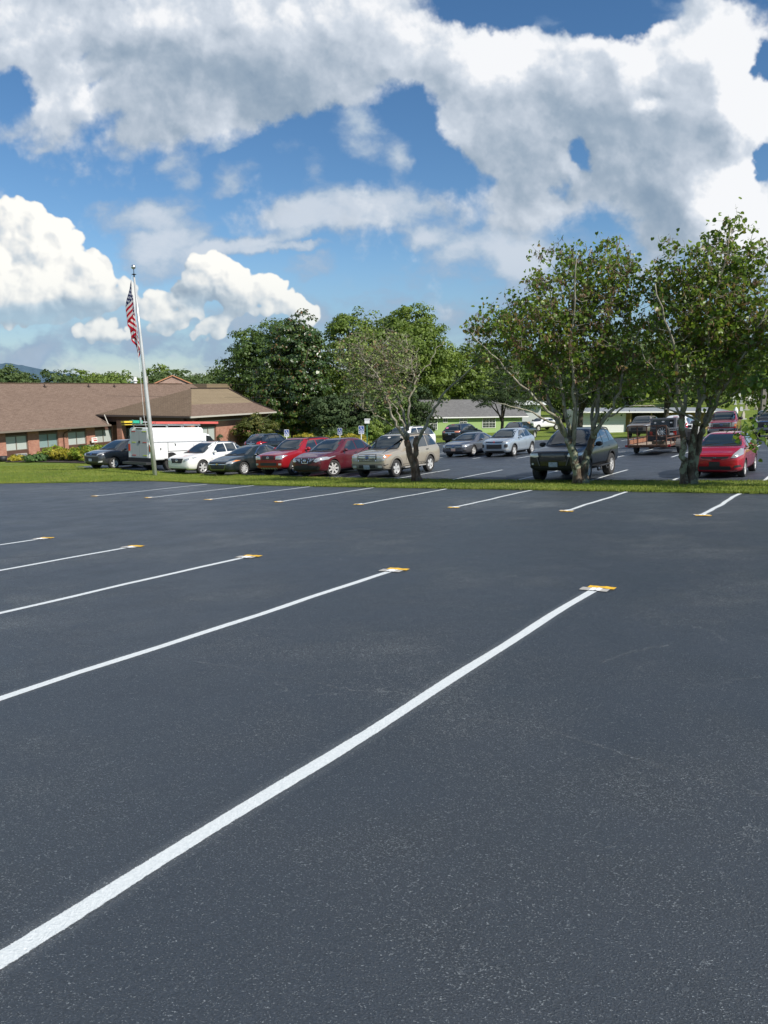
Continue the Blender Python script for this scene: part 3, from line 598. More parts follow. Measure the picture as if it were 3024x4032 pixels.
# ------------------------------------------------------------------ the brick care home (built in its own frame: x along the front, y out towards the lot)
BZ = -4.62
def care_home():
    e = empty('brick_building', (-33.6, 65.8, BZ), math.atan2(.918, .397), label='long single-storey brick building with brown shingle roofs left of the parking lots', cat='building')
    # frame: +x runs away along the front, -y points out of the front towards the lot
    EH = 2.62
    X0, X1 = -14, 38.8
    # main roof slab (front slope, back slope)
    def slab(name, pts, mat, ax, ay, th=.12):
        b = MB(); n = len(pts); b.add([Vector(p) for p in pts]+[Vector(p)-Vector((0, 0, th)) for p in pts], [tuple(range(n)), tuple(range(2*n-1, n-1, -1))]+[(i, (i+1) % n, n+(i+1) % n, n+i) for i in range(n)])
        o = b.build(name, mat, e); uvproj(o, ax, ay); return o
    RZ = 6.77; ED = 9.0; OV = .85
    # eave at y=-OV
    sl = (RZ-EH)/(ED+0)
    # the long front slope stops at the entrance wing near the eave, but runs on above it
    slab('roof', [(X0, -OV, EH), (11.9, -OV, EH), (11.9, 1.3, EH+sl*2.15), (X1, 1.3, EH+sl*2.15), (X1, ED-OV, RZ), (X0, ED-OV, RZ)], M_SH1, (1, 0, 0), (0, .9, .42))
    slab('roof', [(X0, ED-OV, RZ), (X1, ED-OV, RZ), (X1, 2*ED-OV, EH), (X0, 2*ED-OV, EH)], M_SH1, (1, 0, 0), (0, .9, -.42))
    MB().bar((X0, ED-OV, RZ+.03), (X1-4, ED-OV, RZ+.03), .22, .10).build('ridge_cap', M_SH2, e)
    g = MB(); g.box(((X0+11.9)/2, -OV-.06, EH-.09), (11.9-X0, .13, .15)); g.build('gutter', M_GUT, e)
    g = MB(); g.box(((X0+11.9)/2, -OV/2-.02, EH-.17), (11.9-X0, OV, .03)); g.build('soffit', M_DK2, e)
    # bays
    W = [(-7.3, -4.9, 0), (-3.65, -1.3, 1), (0.0, 2.36, 0), (3.6, 5.85, 1), (7.05, 9.4, 0), (10.55, 13.0, 0), (-10.9, -8.6, 0), (14.2, 16.4, 0)]
    W.sort(); SY = .0
    prev = X0
    for (a, b_, teal) in W:
        MB().box(((prev+a)/2, .12, (EH-.15)/2-.6), (a-prev, .30, EH-.15+1.2)).build('brick_pier', M_BR1, e); prev = b_
        MB().box(((a+b_)/2, .16, .05), (b_-a, .14, 1.50)).build('spandrel_panel', M_DKB, e)
        MB().box(((a+b_)/2, .16, EH-.35), (b_-a, .14, .50)).build('head_panel', M_DKB, e)
        f = MB()
        cz = (.80+2.10)/2; hh = 1.30; mid = (a+b_)/2
        for xx in (a+.03, mid, b_-.03): f.box((xx, .13, cz), (.06, .10, hh))
        for zz in (.80, 2.10): f.box((mid, .13, zz), (b_-a, .10, .05))
        w = f.build('window', M_GUT, e)
        for k, (p, q) in enumerate(((a+.06, mid-.03), (mid+.03, b_-.06))):
            MB().box(((p+q)/2, .165, cz), (q-p, .02, hh-.04)).build('pane', M_BLIND2 if teal else M_BLIND, w)
        if a in (0.0, 7.05, -7.3, 14.2):
            u = MB(); x = a+1.45; u.box((x, .0, .22), (1.25, .22, .48))
            ac = u.build('air_conditioner', flat('ac_case', (.42, .40, .36), .5), e)
            u = MB()
            for r_ in (0, 1):
                for c_ in range(4): u.box((x-.44+.295*c_, -.12, .11+.22*r_), (.25, .02, .17))
            u.build('grille', flat('ac_grille', (.16, .18, .20), .5), ac)
    MB().box((prev+9, .12, 1.0), (18, .30, 3.2)).build('brick_pier', M_BR1, e)
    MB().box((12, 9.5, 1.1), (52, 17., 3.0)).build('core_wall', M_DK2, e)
    # downspout with an elbow
    d = MB(); d.tube([(6.62, -OV-.05, EH-.12), (6.62, -OV-.02, EH-.3), (6.45, -.25, EH-.55), (6.45, -.08, EH-.8), (6.45, -.08, 0)], .05, 8); d.build('downspout', M_DKB, e)
    d = MB(); d.tube([(11.6, -OV, EH+.02), (11.55, -OV+.4, EH+1.0)], .05, 8); d.build('downspout', M_GUTL, e)
    # roof vents along the ridge
    for x in (11.3, 17.4, 21.4):
        v = MB(); v.tube([(x, ED-OV-.9, RZ-.5), (x, ED-OV-.9, RZ-.08)], .07, 8); v.box((x+.12, ED-OV-.9, RZ-.30), (.3, .22, .05)); v.build('roof_vent', M_DK2, e)
    v = MB(); v.tube([(27.3, ED-OV+1.2, RZ-.6), (27.3, ED-OV+1.2, RZ+.85)], .22, 12); v.tube([(27.3, ED-OV+1.2, RZ+.35), (27.3, ED-OV+1.2, RZ+.45)], .34, 12); v.build('white_vent_pipe', M_WHT, e)
    v = MB(); v.box((29.8, ED-OV+1.5, RZ+.3), (.22, .22, 1.3)); v.build('chimney', flat('chimney', (.35, .33, .29), .7), e)
    # stub of tan boards at the far ridge end
    b = MB(); b.box((41.5, ED-OV-1.0, RZ-.75), (9.0, 3.0, 1.6)); o = b.build('roof_end', M_TAN, e); uvproj(o, (1, 0, 0), (0, 0, 1))
    # ---- entrance wing. corner B sticks out in front
    ca, sa = .397, .918
    def loc(wx, wy): dx, dy = wx+33.6, wy-65.8; return (dx*ca+dy*sa, -(dx*sa-dy*ca)*-1*-1 if False else (-dx*sa+dy*ca))
    E2 = 3.60; bx, by = loc(-19.1, 72.9); ax_, ay_ = loc(-30.8, 76.5); cx, cy = loc(-13.0, 87.9); 
    by = min(by, -10.8); x0 = bx; x1 = x0+15.3; yf = by; yb = 1.3
    slw = .45; a_ = 5.6; rz = E2+2.62; tx = x0+7.4
    T1 = (tx, yf+a_, rz); T2 = (x1-1.2, yf+a_, rz)
    slab('roof', [(x0, yf, E2), (x0, yb, E2), T1], M_SH2, (0, 1, 0), (.95, 0, .35))
    # front slope: shingles below, tan lap boards above
    k = .42
    m1 = [x0+(T1[i]-(x0, yf, E2)[i])*k if i == 0 else (x0, yf, E2)[i]+(T1[i]-(x0, yf, E2)[i])*k for i in range(3)]
    m2 = [(x1, yf, E2)[i]+(T2[i]-(x1, yf, E2)[i])*k for i in range(3)]
    m1 = (m1[0], m1[1]+.18, m1[2]-.08); m2 = (m2[0], m2[1]+.18, m2[2]-.08)
    slab('roof', [(x0, yf, E2), (x1+.3, yf, E2), m2, m1], M_SH1, (1, 0, 0), (0, .9, .42))
    slab('roof', [m1, m2, T2, T1], M_TAN, (1, 0, 0), (0, .8, .55))
    slab('roof', [(x1+.3, yf, E2), (x1+.3, yb, E2), T2, m2], M_SH2, (0, 1, 0), (.9, 0, .42))
    slab('roof', [T1, T2, (x1+.3, yb, E2), (x0, yb, E2)], M_SH1, (1, 0, 0), (0, .9, -.42))
    MB().bar((T1[0]-.05, T1[1], rz+.05), (T2[0], T2[1], rz+.05), .2, .1).build('ridge_cap', M_DK2, e)
    MB().bar((T2[0], T2[1], rz+.04), (m2[0], m2[1], m2[2]+.05), .18, .1).build('ridge_cap', M_DK2, e)
    MB().bar((m2[0], m2[1], m2[2]+.05), (x1+.3, yf, E2+.03), .18, .1).build('ridge_cap', M_DK2, e)
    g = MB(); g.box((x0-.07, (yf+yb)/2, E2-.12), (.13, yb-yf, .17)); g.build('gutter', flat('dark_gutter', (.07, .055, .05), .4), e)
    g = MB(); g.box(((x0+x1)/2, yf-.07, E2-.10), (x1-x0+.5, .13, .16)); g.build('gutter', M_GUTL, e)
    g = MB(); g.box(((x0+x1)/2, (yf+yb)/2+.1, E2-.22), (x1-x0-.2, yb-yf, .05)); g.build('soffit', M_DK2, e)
    g = MB(); g.box((x0+.5, (yf+yb)/2, E2-.48), (.35, yb-yf-.4, .50)); g.box(((x0+x1)/2, yf+1.15, E2-.42), (x1-x0, .3, .42)); g.build('beam', M_DKB, e)
    # piers of the drive-through
    for y, w_ in ((yf+1.0, 1.35), (yf+9.4, .65)):
        MB().box((x0+.55, y, (E2-.7)/2-.3), (.6, w_, E2-.1+.2)).build('brick_pier', M_BR1, e)
    MB().box((x0+7.5, (yf+yb)/2+1, 1.4), (.3, yb-yf-1, 4.4)).build('entrance_wall', M_DK2, e)
    for y in (yf+5.5, yf+7.1):
        w = MB().box((x0+7.3, y, 1.2), (.06, 1.2, 2.2)).build('entrance_door', M_PANED, e)
    # front wall of the wing, brick with one window
    wy = yf+1.25
    MB().box((x0+1.9, wy+.1, 1.15), (.5, .3, 4.0)).build('brick_pier', M_BR1, e)
    wa, wb = x0+3.0, x0+5.3
    MB().box(((x0+5.4+x1-.3)/2, wy, 1.15), (x1-.3-x0-5.4, .3, 4.0)).build('brick_wall', M_BR1, e)
    MB().box(((wa+wb)/2, wy+.06, 2.75), (wb-wa+.8, .14, .9)).build('head_panel', M_DKB, e); MB().box(((wa+wb)/2, wy+.06, .2), (wb-wa+.8, .14, 1.5)).build('spandrel_panel', M_DKB, e)
    f = MB()
    for xx in (wa, (wa+wb)/2, wb): f.box((xx, wy, 1.62), (.08, .12, 1.4))
    for zz in (.93, 2.31): f.box(((wa+wb)/2, wy-.004, zz), (wb-wa+.09, .10, .06))
    w = f.build('window', M_GUT, e)
    for p, q in ((wa+.04, (wa+wb)/2-.04), ((wa+wb)/2+.04, wb-.04)): MB().box(((p+q)/2, wy+.02, 1.62), (q-p, .02, 1.38)).build('pane', M_BLIND, w)
    g = MB(); g.box(((x0+2.2+x1-1)/2, wy-.16, E2-.68), (x1-3.2-x0, .12, .12)); g.build('gutter', M_GUTL, e)
    d = MB(); d.tube([(x0+1.7, yf-.05, E2-.15), (x0+1.5, yf+.5, E2-.5), (x0+1.2, yf+.9, E2-.8), (x0+1.2, wy-.1, 0)], .06, 8); d.build('downspout', M_DK2, e)
    d = MB(); d.tube([(x1-.6, yf-.02, E2-.15), (x1-.8, yf+.5, E2-.5), (x1-1, wy-.1, E2-.8), (x1-1, wy-.1, 0)], .06, 8); d.build('downspout', M_GUTL, e)
    MB().box((x1-.5, (wy+yb)/2+3, 1.15), (.3, yb-wy+6, 4.0)).build('brick_wall', M_BR1, e)
    # lower link between the long wall and the entrance
    return e, (x0, x1, yf, wy)
BLD, WING = care_home()
def bloc(x, y, z=0.):
    """point in the care home's frame to the world"""
    ca, sa = .397, .918; return (-33.6+x*ca-y*sa, 65.8+x*sa+y*ca, BZ+z)
BRZ = math.atan2(.918, .397)

# little brick gable with orange hip tiles behind the roof
def gable():
    e = empty('brick_gable_house', (-31.5, 112.0, -4.8), BRZ-R(25), label='small brick gable with orange ridge tiles peeking over the brown roof', cat='house')
    b = MB(); b.prism([(-2.5, 0), (2.5, 0), (2.5, 7.0), (0, 8.1), (-2.5, 7.0)], -3, 3, 'X'); b.build('wall', m_brick('pale_brick', (.34, .20, .15), (.42, .27, .21), (.45, .40, .35), sc=1.6), e)
    o = flat('orange_tile', (.52, .24, .13), .7)
    for s in (-1, 1): MB().bar((-3.05, s*2.8, 6.95), (-3.05, 0, 8.2), .3, .14).build('roof_tiles', o, e)
    e.rotation_euler.z = math.atan2(112, -31.5)+math.pi+math.pi
gable()

# hanging baskets under the wing's eave and on hooks
def fern(x, y, z, r, label, white=True, n=90, mat=None):
    wx, wy, wz = bloc(x, y, z); e = empty('hanging_plant', (wx, wy, wz), label=label, cat='hanging plant', group='hanging plants in front of the brick wing')
    b = MB(); b.lathe([(0, -.16), (.10, -.16), (.155, .02), (.145, .02), (.0, -.02)], n=12); b.build('pot', flat('white_pot' if white else 'dark_pot', (.75, .72, .66) if white else (.05, .05, .05), .5), e, smooth=True)
    MB().tube([(0, 0, .05), (0, 0, .95)], .008, 5).build('hanger', M_BLK, e)
    V = []; F = []
    for k in range(n):
        a = rng.random()*6.283; ln = r*(.5+.6*rng.random()); el = rng.uniform(-.1, 1.2); pts = []
        for s in range(5):
            q = s/4; h = ln*math.cos(el)*q; zz = .05+ln*math.sin(el)*q-.9*ln*q*q; pts.append(Vector((h*math.cos(a), h*math.sin(a), zz)))
        w = Vector((-math.sin(a), math.cos(a), 0))*.035
        for s in range(4):
            b0 = len(V); V += [pts[s]-w, pts[s]+w, pts[s+1]+w*.8, pts[s+1]-w*.8]; F.append((b0, b0+1, b0+2, b0+3))
    np_mesh('fronds', np.array([tuple(v) for v in V]), np.array(F), mat or flat('fern', (.030, .055, .018), .7, var=.3), e)
x0, x1, yf, wy = WING
fern(x0+2.7, wy-.5, 1.15, .62, 'large dark fern hanging beside the wing window, leftmost basket')
fern(x0+5.6, wy-.5, 1.35, .42, 'trailing basket hanging at the right edge of the wing window')
fern(x0+9.2, wy-.5, 1.50, .30, 'small white pot hanging alone on the bare brick wall')
fern(x0+12.0, wy-.5, 1.45, .66, 'dark fern basket hanging next to the small tree at the wing corner')

# red and white notice on the pier, small post sign
wx, wy_, wz = bloc(10.0, -.4, .8)
e = empty('notice_sign', (wx, wy_, BZ), BRZ, label='small red and white notice on a post before the brick pier', cat='sign')
MB().box((0, -.0, .75), (.06, .04, 1.5)).build('post', M_GUT, e); MB().box((0, -.04, 1.15), (.75, .03, .50)).build('panel', M_WHT, e)
b = MB(); b.box((.0, -.062, 1.26), (.55, .01, .07)); b.box((.1, -.062, 1.08), (.45, .01, .12)); b.build('red_print', flat('red_print', (.5, .05, .06), .6), e)
for k, (x, h) in enumerate(((16.3, .75),)):
    wx, wy_, wz = bloc(x-1.6, -.9, .0); 
    e = empty('statue', (wx, wy_, BZ), label='small pinkish garden statue standing before the entrance pier', cat='statue')
    b = MB(); b.lathe([(0.0, 0), (.22, 0), (.2, .2), (.16, .5), (.24, .9), (.2, 1.15), (.08, 1.25), (.13, 1.4), (.10, 1.55), (0, 1.6)], n=12); b.build('figure', flat('pink_stone', (.42, .25, .22), .8, var=.2), e, smooth=True)

# ------------------------------------------------------------------ vehicles
def m_carpaint(name, col, metal=.35, rough=.32, dust=.0):
    if name in _mc: return _mc[name]
    t = NT(name); c = col
    if dust: c = t.mix(t.mth('MULTIPLY', t.sst(t.noise(2.2, 5, .6), .35, .75), dust), col, (.30, .27, .23))
    t.set(base=c, metal=metal, rough=rough, spec=.5, coat=1.0); t.b.inputs['Coat Roughness'].default_value = .035
    _mc[name] = t.m; return t.m
M_CG = m_glass('car_glass', (.018, .024, .026), .03, 1.0); M_CG.node_tree.nodes['Principled BSDF'].inputs['Coat Weight'].default_value = 1.0
M_CGT = m_glass('tinted_windscreen', (.018, .028, .034), .04, .7); M_CGT.node_tree.nodes['Principled BSDF'].inputs['Coat Weight'].default_value = .35
M_TYRE = flat('tyre', (.032, .031, .030), .85, var=.25, scale=8); M_RIM = flat('alloy_rim', (.60, .60, .59), .35, metal=.25, coat=.5); M_RIMD = flat('dark_rim', (.07, .07, .075), .35, metal=.6)
M_CHR = flat('chrome', (.72, .73, .74), .14, metal=1.0); M_PLB = flat('black_plastic', (.022, .022, .023), .55); M_PLG = flat('grey_cladding', (.13, .125, .115), .6)
M_LAMP = flat('headlamp_glass', (.50, .51, .50), .12, metal=.45, coat=1.0); M_RED = flat('tail_lamp', (.42, .01, .012), .15, coat=1.0); M_AMB = flat('amber_lamp', (.65, .22, .05), .2, coat=1.0)
M_PLATE = flat('number_plate', (.35, .40, .46), .5, var=.5, scale=14); M_WHP = flat('white_plate', (.72, .70, .68), .5, var=.1, scale=20); M_UND = flat('underbody', (.012, .012, .012), .8); M_SKID = flat('silver_skid', (.42, .42, .41), .4, metal=.4)
M_FOG = flat('fog_lamp', (.55, .55, .52), .15, coat=.6)

def subdiv_body(V, F, lvl=2):
    me = bpy.data.meshes.new('t'); me.from_pydata(V, [], F); o = bpy.data.objects.new('t', me); COL.objects.link(o)
    m = o.modifiers.new('s', 'SUBSURF'); m.levels = lvl; m.render_levels = lvl
    dg = bpy.context.evaluated_depsgraph_get(); ev = o.evaluated_get(dg); r = bpy.data.meshes.new_from_object(ev)
    bpy.data.objects.remove(o); bpy.data.meshes.remove(me); return r
def cut_wheels(me, cuts, mat_body):
    """wheel wells cut out of the body; cuts: (x, z, r, y_in, y_out)"""
    me.materials.clear(); me.materials.append(mat_body); me.materials.append(M_UND)
    o = bpy.data.objects.new('t', me); COL.objects.link(o)
    c = MB()
    for (x, z, r, a, b) in cuts:
        c.prism([(x+r*math.cos(2*math.pi*k/28), z+r*math.sin(2*math.pi*k/28)) for k in range(28)], a, b, 'Y', mi=0)
    co = c.build('c', [mat_body, M_UND]); 
    for p in co.data.polygons: p.material_index = 1
    m = o.modifiers.new('b', 'BOOLEAN'); m.object = co; m.operation = 'DIFFERENCE'; m.solver = 'EXACT'
    dg = bpy.context.evaluated_depsgraph_get(); r = bpy.data.meshes.new_from_object(o.evaluated_get(dg))
    bpy.data.objects.remove(o); bpy.data.objects.remove(co); return r

def stations(p):
    L_, hw, H = p['L'], p['W']/2, p['H']; zb = p.get('zb', .22); hh = p['hh']; hc = p['hc']; bl = p['belt']; sc, sr, se, sg, hg = p['sc'], p['sr'], p['se'], p['sg'], p['hg']
    rw = p.get('rw', .70)*hw; nt = p.get('nose', .16); tt = p.get('tail', .12); ns = p.get('square', .0)
    def st(s, a, b, t, w, r): return (s, a, b, t, w, r)
    S = [st(0, zb+.16, hh-.24+.1*ns, hh-.15+.08*ns, hw*(.70+.16*ns), hw*(.60+.2*ns)), st(nt*.35, zb+.05, hh-.13+.06*ns, hh-.055+.03*ns, hw*(.86+.08*ns), hw*(.74+.12*ns)),
         st(nt*1.6, zb, hh-.08, hh+.0, hw*.965, hw*.84), st(sc*.55, zb, hh+(hc-hh)*.45-.06, hh+(hc-hh)*.6+.02, hw, hw*.85), st(sc-.10, zb, hc-.06, hc+.01, hw, hw*.83),
         st(sc+.06, zb, min(bl, hc)-.02, hc+.045, hw, hw*.80)]
    m = sc+(sr-sc)*.5
    S += [st(m, zb, bl, hc+(H-hc)*.58, hw, (hw*.80+rw)/2), st(sr-.02, zb, bl+.01, H-.055, hw, rw*1.0), st(sr+.25, zb, bl+.02, H-.015, hw, rw)]
    q = (sr+.25+se)/2; S += [st(q, zb, bl+.03, H, hw, rw), st(se, zb, bl+.05, H-p.get('drop', .04), hw*.995, rw*.985)]
    if sg-se > .45: S += [st((se+sg)/2, zb, bl+.06, (H-p.get('drop', .04)+hg)/2+.03, hw*.985, rw*.97)]
    S += [st(sg, zb, min(bl+.06, hg-.05), hg, hw*.97, rw*1.02)]
    rem = L_-sg
    if rem > .35: S += [st(sg+rem*.5, zb, hg-.10, hg-.015, hw*.95, hw*.80)]
    S += [st(L_-tt, zb+.03, min(bl, hg-.08), hg-.03 if rem > .35 else hg-.04, hw*.91, hw*.76), st(L_-tt*.3, zb+.08, min(bl, hg)-.16, min(hg-.07, p.get('ht', 9)), hw*.84, hw*.70), st(L_, zb+.16, .62*bl+.05, min(hg, p.get('ht', 9))-.16, hw*.74, hw*.62)]
    return S
def body_mesh(p):
    S = stations(p); L_ = p['L']; V = []; n = 16
    for (s, zb, bl, zt, w, wt) in S:
        half = [(0, zb), (.70*w, zb), (.955*w, zb+.05), (w, zb+.42*(bl-zb)), (.992*w, zb+.80*(bl-zb)), (.955*w, bl), (wt+.015, zt-.045 if zt-bl > .12 else zt-.03), (.72*wt, zt-.008)]
        ring = half+[(0, zt)]+[(-y, z) for y, z in half[:0:-1]]
        V += [(L_/2-s, y, z) for y, z in ring]
    F = []
    for i in range(len(S)-1):
        for k in range(n):
            k2 = (k+1) % n; F.append((i*n+k, i*n+k2, (i+1)*n+k2, (i+1)*n+k))
    F.append(tuple(range(n))[::-1]); b = (len(S)-1)*n; F.append(tuple(b+k for k in range(n)))
    me = subdiv_body(V, F, 2)
    co = np.empty(len(me.vertices)*3); me.vertices.foreach_get('co', co); co = co.reshape(-1, 3)
    for a, T in ((0, p['L']), (1, p['W'])): co[:, a] *= T/(co[:, a].max()-co[:, a].min())
    zb = p.get('zb', .22); co[:, 2] = zb+(co[:, 2]-co[:, 2].min())*(p['H']-zb)/(co[:, 2].max()-co[:, 2].min())
    me.vertices.foreach_set('co', co.ravel()); me.update()
    bm = bmesh.new(); bm.from_mesh(me); bmesh.ops.recalc_face_normals(bm, faces=bm.faces); bm.to_mesh(me); bm.free()
    return me
def patch(bvh, poly, view, off=.007, step=.09):
    """a panel lying on the body surface: poly in side (x,z), front/rear (y,z) or top (x,y) view"""
    n = len(poly); bp = []
    for i in range(n):
        a, b = Vector(poly[i]), Vector(poly[(i+1) % n]); k = max(1, int((b-a).length/step)); bp += [a+(b-a)*j/k for j in range(k)]
    xs = [q.x for q in bp]; ys = [q.y for q in bp]; pts = list(bp); E = [(i, (i+1) % len(bp)) for i in range(len(bp))]
    def inside(x, y):
        c = False; j = n-1
        for i in range(n):
            xi, yi = poly[i]; xj, yj = poly[j]
            if (yi > y) != (yj > y) and x < (xj-xi)*(y-yi)/(yj-yi)+xi: c = not c
            j = i
        return c
    x = min(xs)+step*.5
    while x < max(xs):
        y = min(ys)+step*.5
        while y < max(ys):
            if inside(x, y) and min((Vector((x, y))-q).length for q in bp) > step*.45: pts.append(Vector((x, y)))
            y += step
        x += step
    vs, _, fs, *_r = delaunay_2d_cdt(pts, E, [], 1, 1e-5)
    out = []
    for q in vs:
        o, d = {'L': ((q.x, 3, q.y), (0, -1, 0)), 'R': ((q.x, -3, q.y), (0, 1, 0)), 'F': ((6, q.x, q.y), (-1, 0, 0)), 'B': ((-6, q.x, q.y), (1, 0, 0)), 'T': ((q.x, q.y, 5), (0, 0, -1))}[view]
        h = bvh.ray_cast(Vector(o), Vector(d))
        if h[0] is None: h = bvh.find_nearest(Vector(o)+Vector(d)*3)
        nn = h[1]
        if nn.dot(Vector(d)) > 0: nn = -nn
        out.append(h[0]+nn*off)
    return out, fs
def rrect(x0, y0, x1, y1, r=.02):
    r = min(r, abs(x1-x0)/2.01, abs(y1-y0)/2.01); P = []
    for cx, cy, a in ((x1-r, y1-r, 0), (x0+r, y1-r, 90), (x0+r, y0+r, 180), (x1-r, y0+r, 270)):
        for k in (0, 45, 90): P.append((cx+r*math.cos(R(a+k)), cy+r*math.sin(R(a+k))))
    return P
def add_patch(b, bvh, poly, view, mi=0, off=.007, step=.09):
    vs, fs = patch(bvh, poly, view, off, step); b.add(vs, fs, mi)
WHEELS = {}
def wheel(parent, x, y, z, r, w=.22, spokes=5, steer=0., rim=M_RIM, side=1, rr=.62):
    key = (round(r, 3), w, spokes, rim.name)
    if key not in WHEELS:
        t = MB(); a = r*(rr+.03); t.lathe([(a, -w/2+.01), (r*.93, -w/2), (r*.985, -w/2+.02), (r, -w/2+.05), (r, w/2-.05), (r*.985, w/2-.02), (r*.93, w/2), (a+.02, w/2-.002), (a, w/2-.015), (a-.01, w/2-.05)], 'Y', 36)
        T = t.build('tyre', M_TYRE, smooth=True, angle=50).data
        q = MB(); R0 = r*(rr+.02)
        q.lathe([(R0, w/2-.012), (R0*.965, w/2-.018), (R0*.93, w/2-.035), (R0*.90, w/2-.10), (R0*.6, w/2-.13), (0, w/2-.13)], 'Y', 32, mi=0)
        q.lathe([(0, w/2-.012), (R0*.15, w/2-.014), (R0*.20, w/2-.03), (R0*.22, w/2-.10)], 'Y', 16, mi=0)
        for k in range(spokes):
            a0 = 2*math.pi*k/spokes+.3; ww = R0*(.40 if spokes <= 5 else .27 if spokes <= 7 else .17)
            c_, s_ = math.cos(a0), math.sin(a0)
            for (p_, q_, h0, h1) in ((R0*.15, R0*.95, w/2-.022, w/2-.026),):
                vs = []
                for (rad, wd) in ((p_, ww*.62), (q_, ww*.5)):
                    for sg_ in (-1, 1):
                        for hh in (w/2-.024, w/2-.075): vs.append((rad*c_-sg_*wd*s_, hh, rad*s_+sg_*wd*c_))
                q.add(vs, [(0, 2, 6, 4), (1, 5, 7, 3), (0, 4, 5, 1), (2, 3, 7, 6), (4, 6, 7, 5)], 0)
        Rm = q.build('rim', [rim, M_UND]); 
        for pl in Rm.data.polygons:
            if pl.center.length and max(abs(v) for v in (0,)) == 0 and (math.hypot(pl.center.x, pl.center.z) < R0*.9 and pl.center.y < w/2-.09): pl.material_index = 1
        Rd = Rm.data; WHEELS[key] = (T, Rd)
        for o in [o for o in bpy.data.objects if o.type == 'MESH' and o.data in (T, Rd)]: bpy.data.objects.remove(o)
    T, Rm = WHEELS[key]
    o = bpy.data.objects.new('wheel', T); COL.objects.link(o); o.parent = parent; o.location = (x, y, z); o.rotation_euler = (0, rng.random()*6, (0 if side > 0 else math.pi)+steer)
    q = bpy.data.objects.new('rim', Rm); COL.objects.link(q); q.parent = o
    return o
def seat_on_ground(e, x, y, head, wb, lift=0.):
    """stand a vehicle on the sloping lot, wheels touching"""
    f = Vector((math.cos(head), math.sin(head), 0)); l = Vector((-f.y, f.x, 0)); P = []
    c = Vector((x, y, 0)); zz = {}
    for a in (-1, 1):
        for b in (-1, 1): q = c+f*(a*wb/2)+l*(b*.75); zz[(a, b)] = zf(q.x, q.y)
    fz = (zz[(1, 1)]+zz[(1, -1)]-zz[(-1, 1)]-zz[(-1, -1)])/(2*wb); lz = (zz[(1, 1)]+zz[(-1, 1)]-zz[(1, -1)]-zz[(-1, -1)])/(2*1.5)
    X = (f+Vector((0, 0, fz))).normalized(); Y = (l+Vector((0, 0, lz))); Y = (Y-X*Y.dot(X)).normalized(); Zx = X.cross(Y)
    m = Matrix((X, Y, Zx)).transposed().to_4x4(); m.translation = Vector((x, y, sum(zz.values())/4+lift)); e.matrix_world = m
NOSE_IN = math.atan2(-VY, -VX); NOSE_OUT = math.atan2(VY, VX)

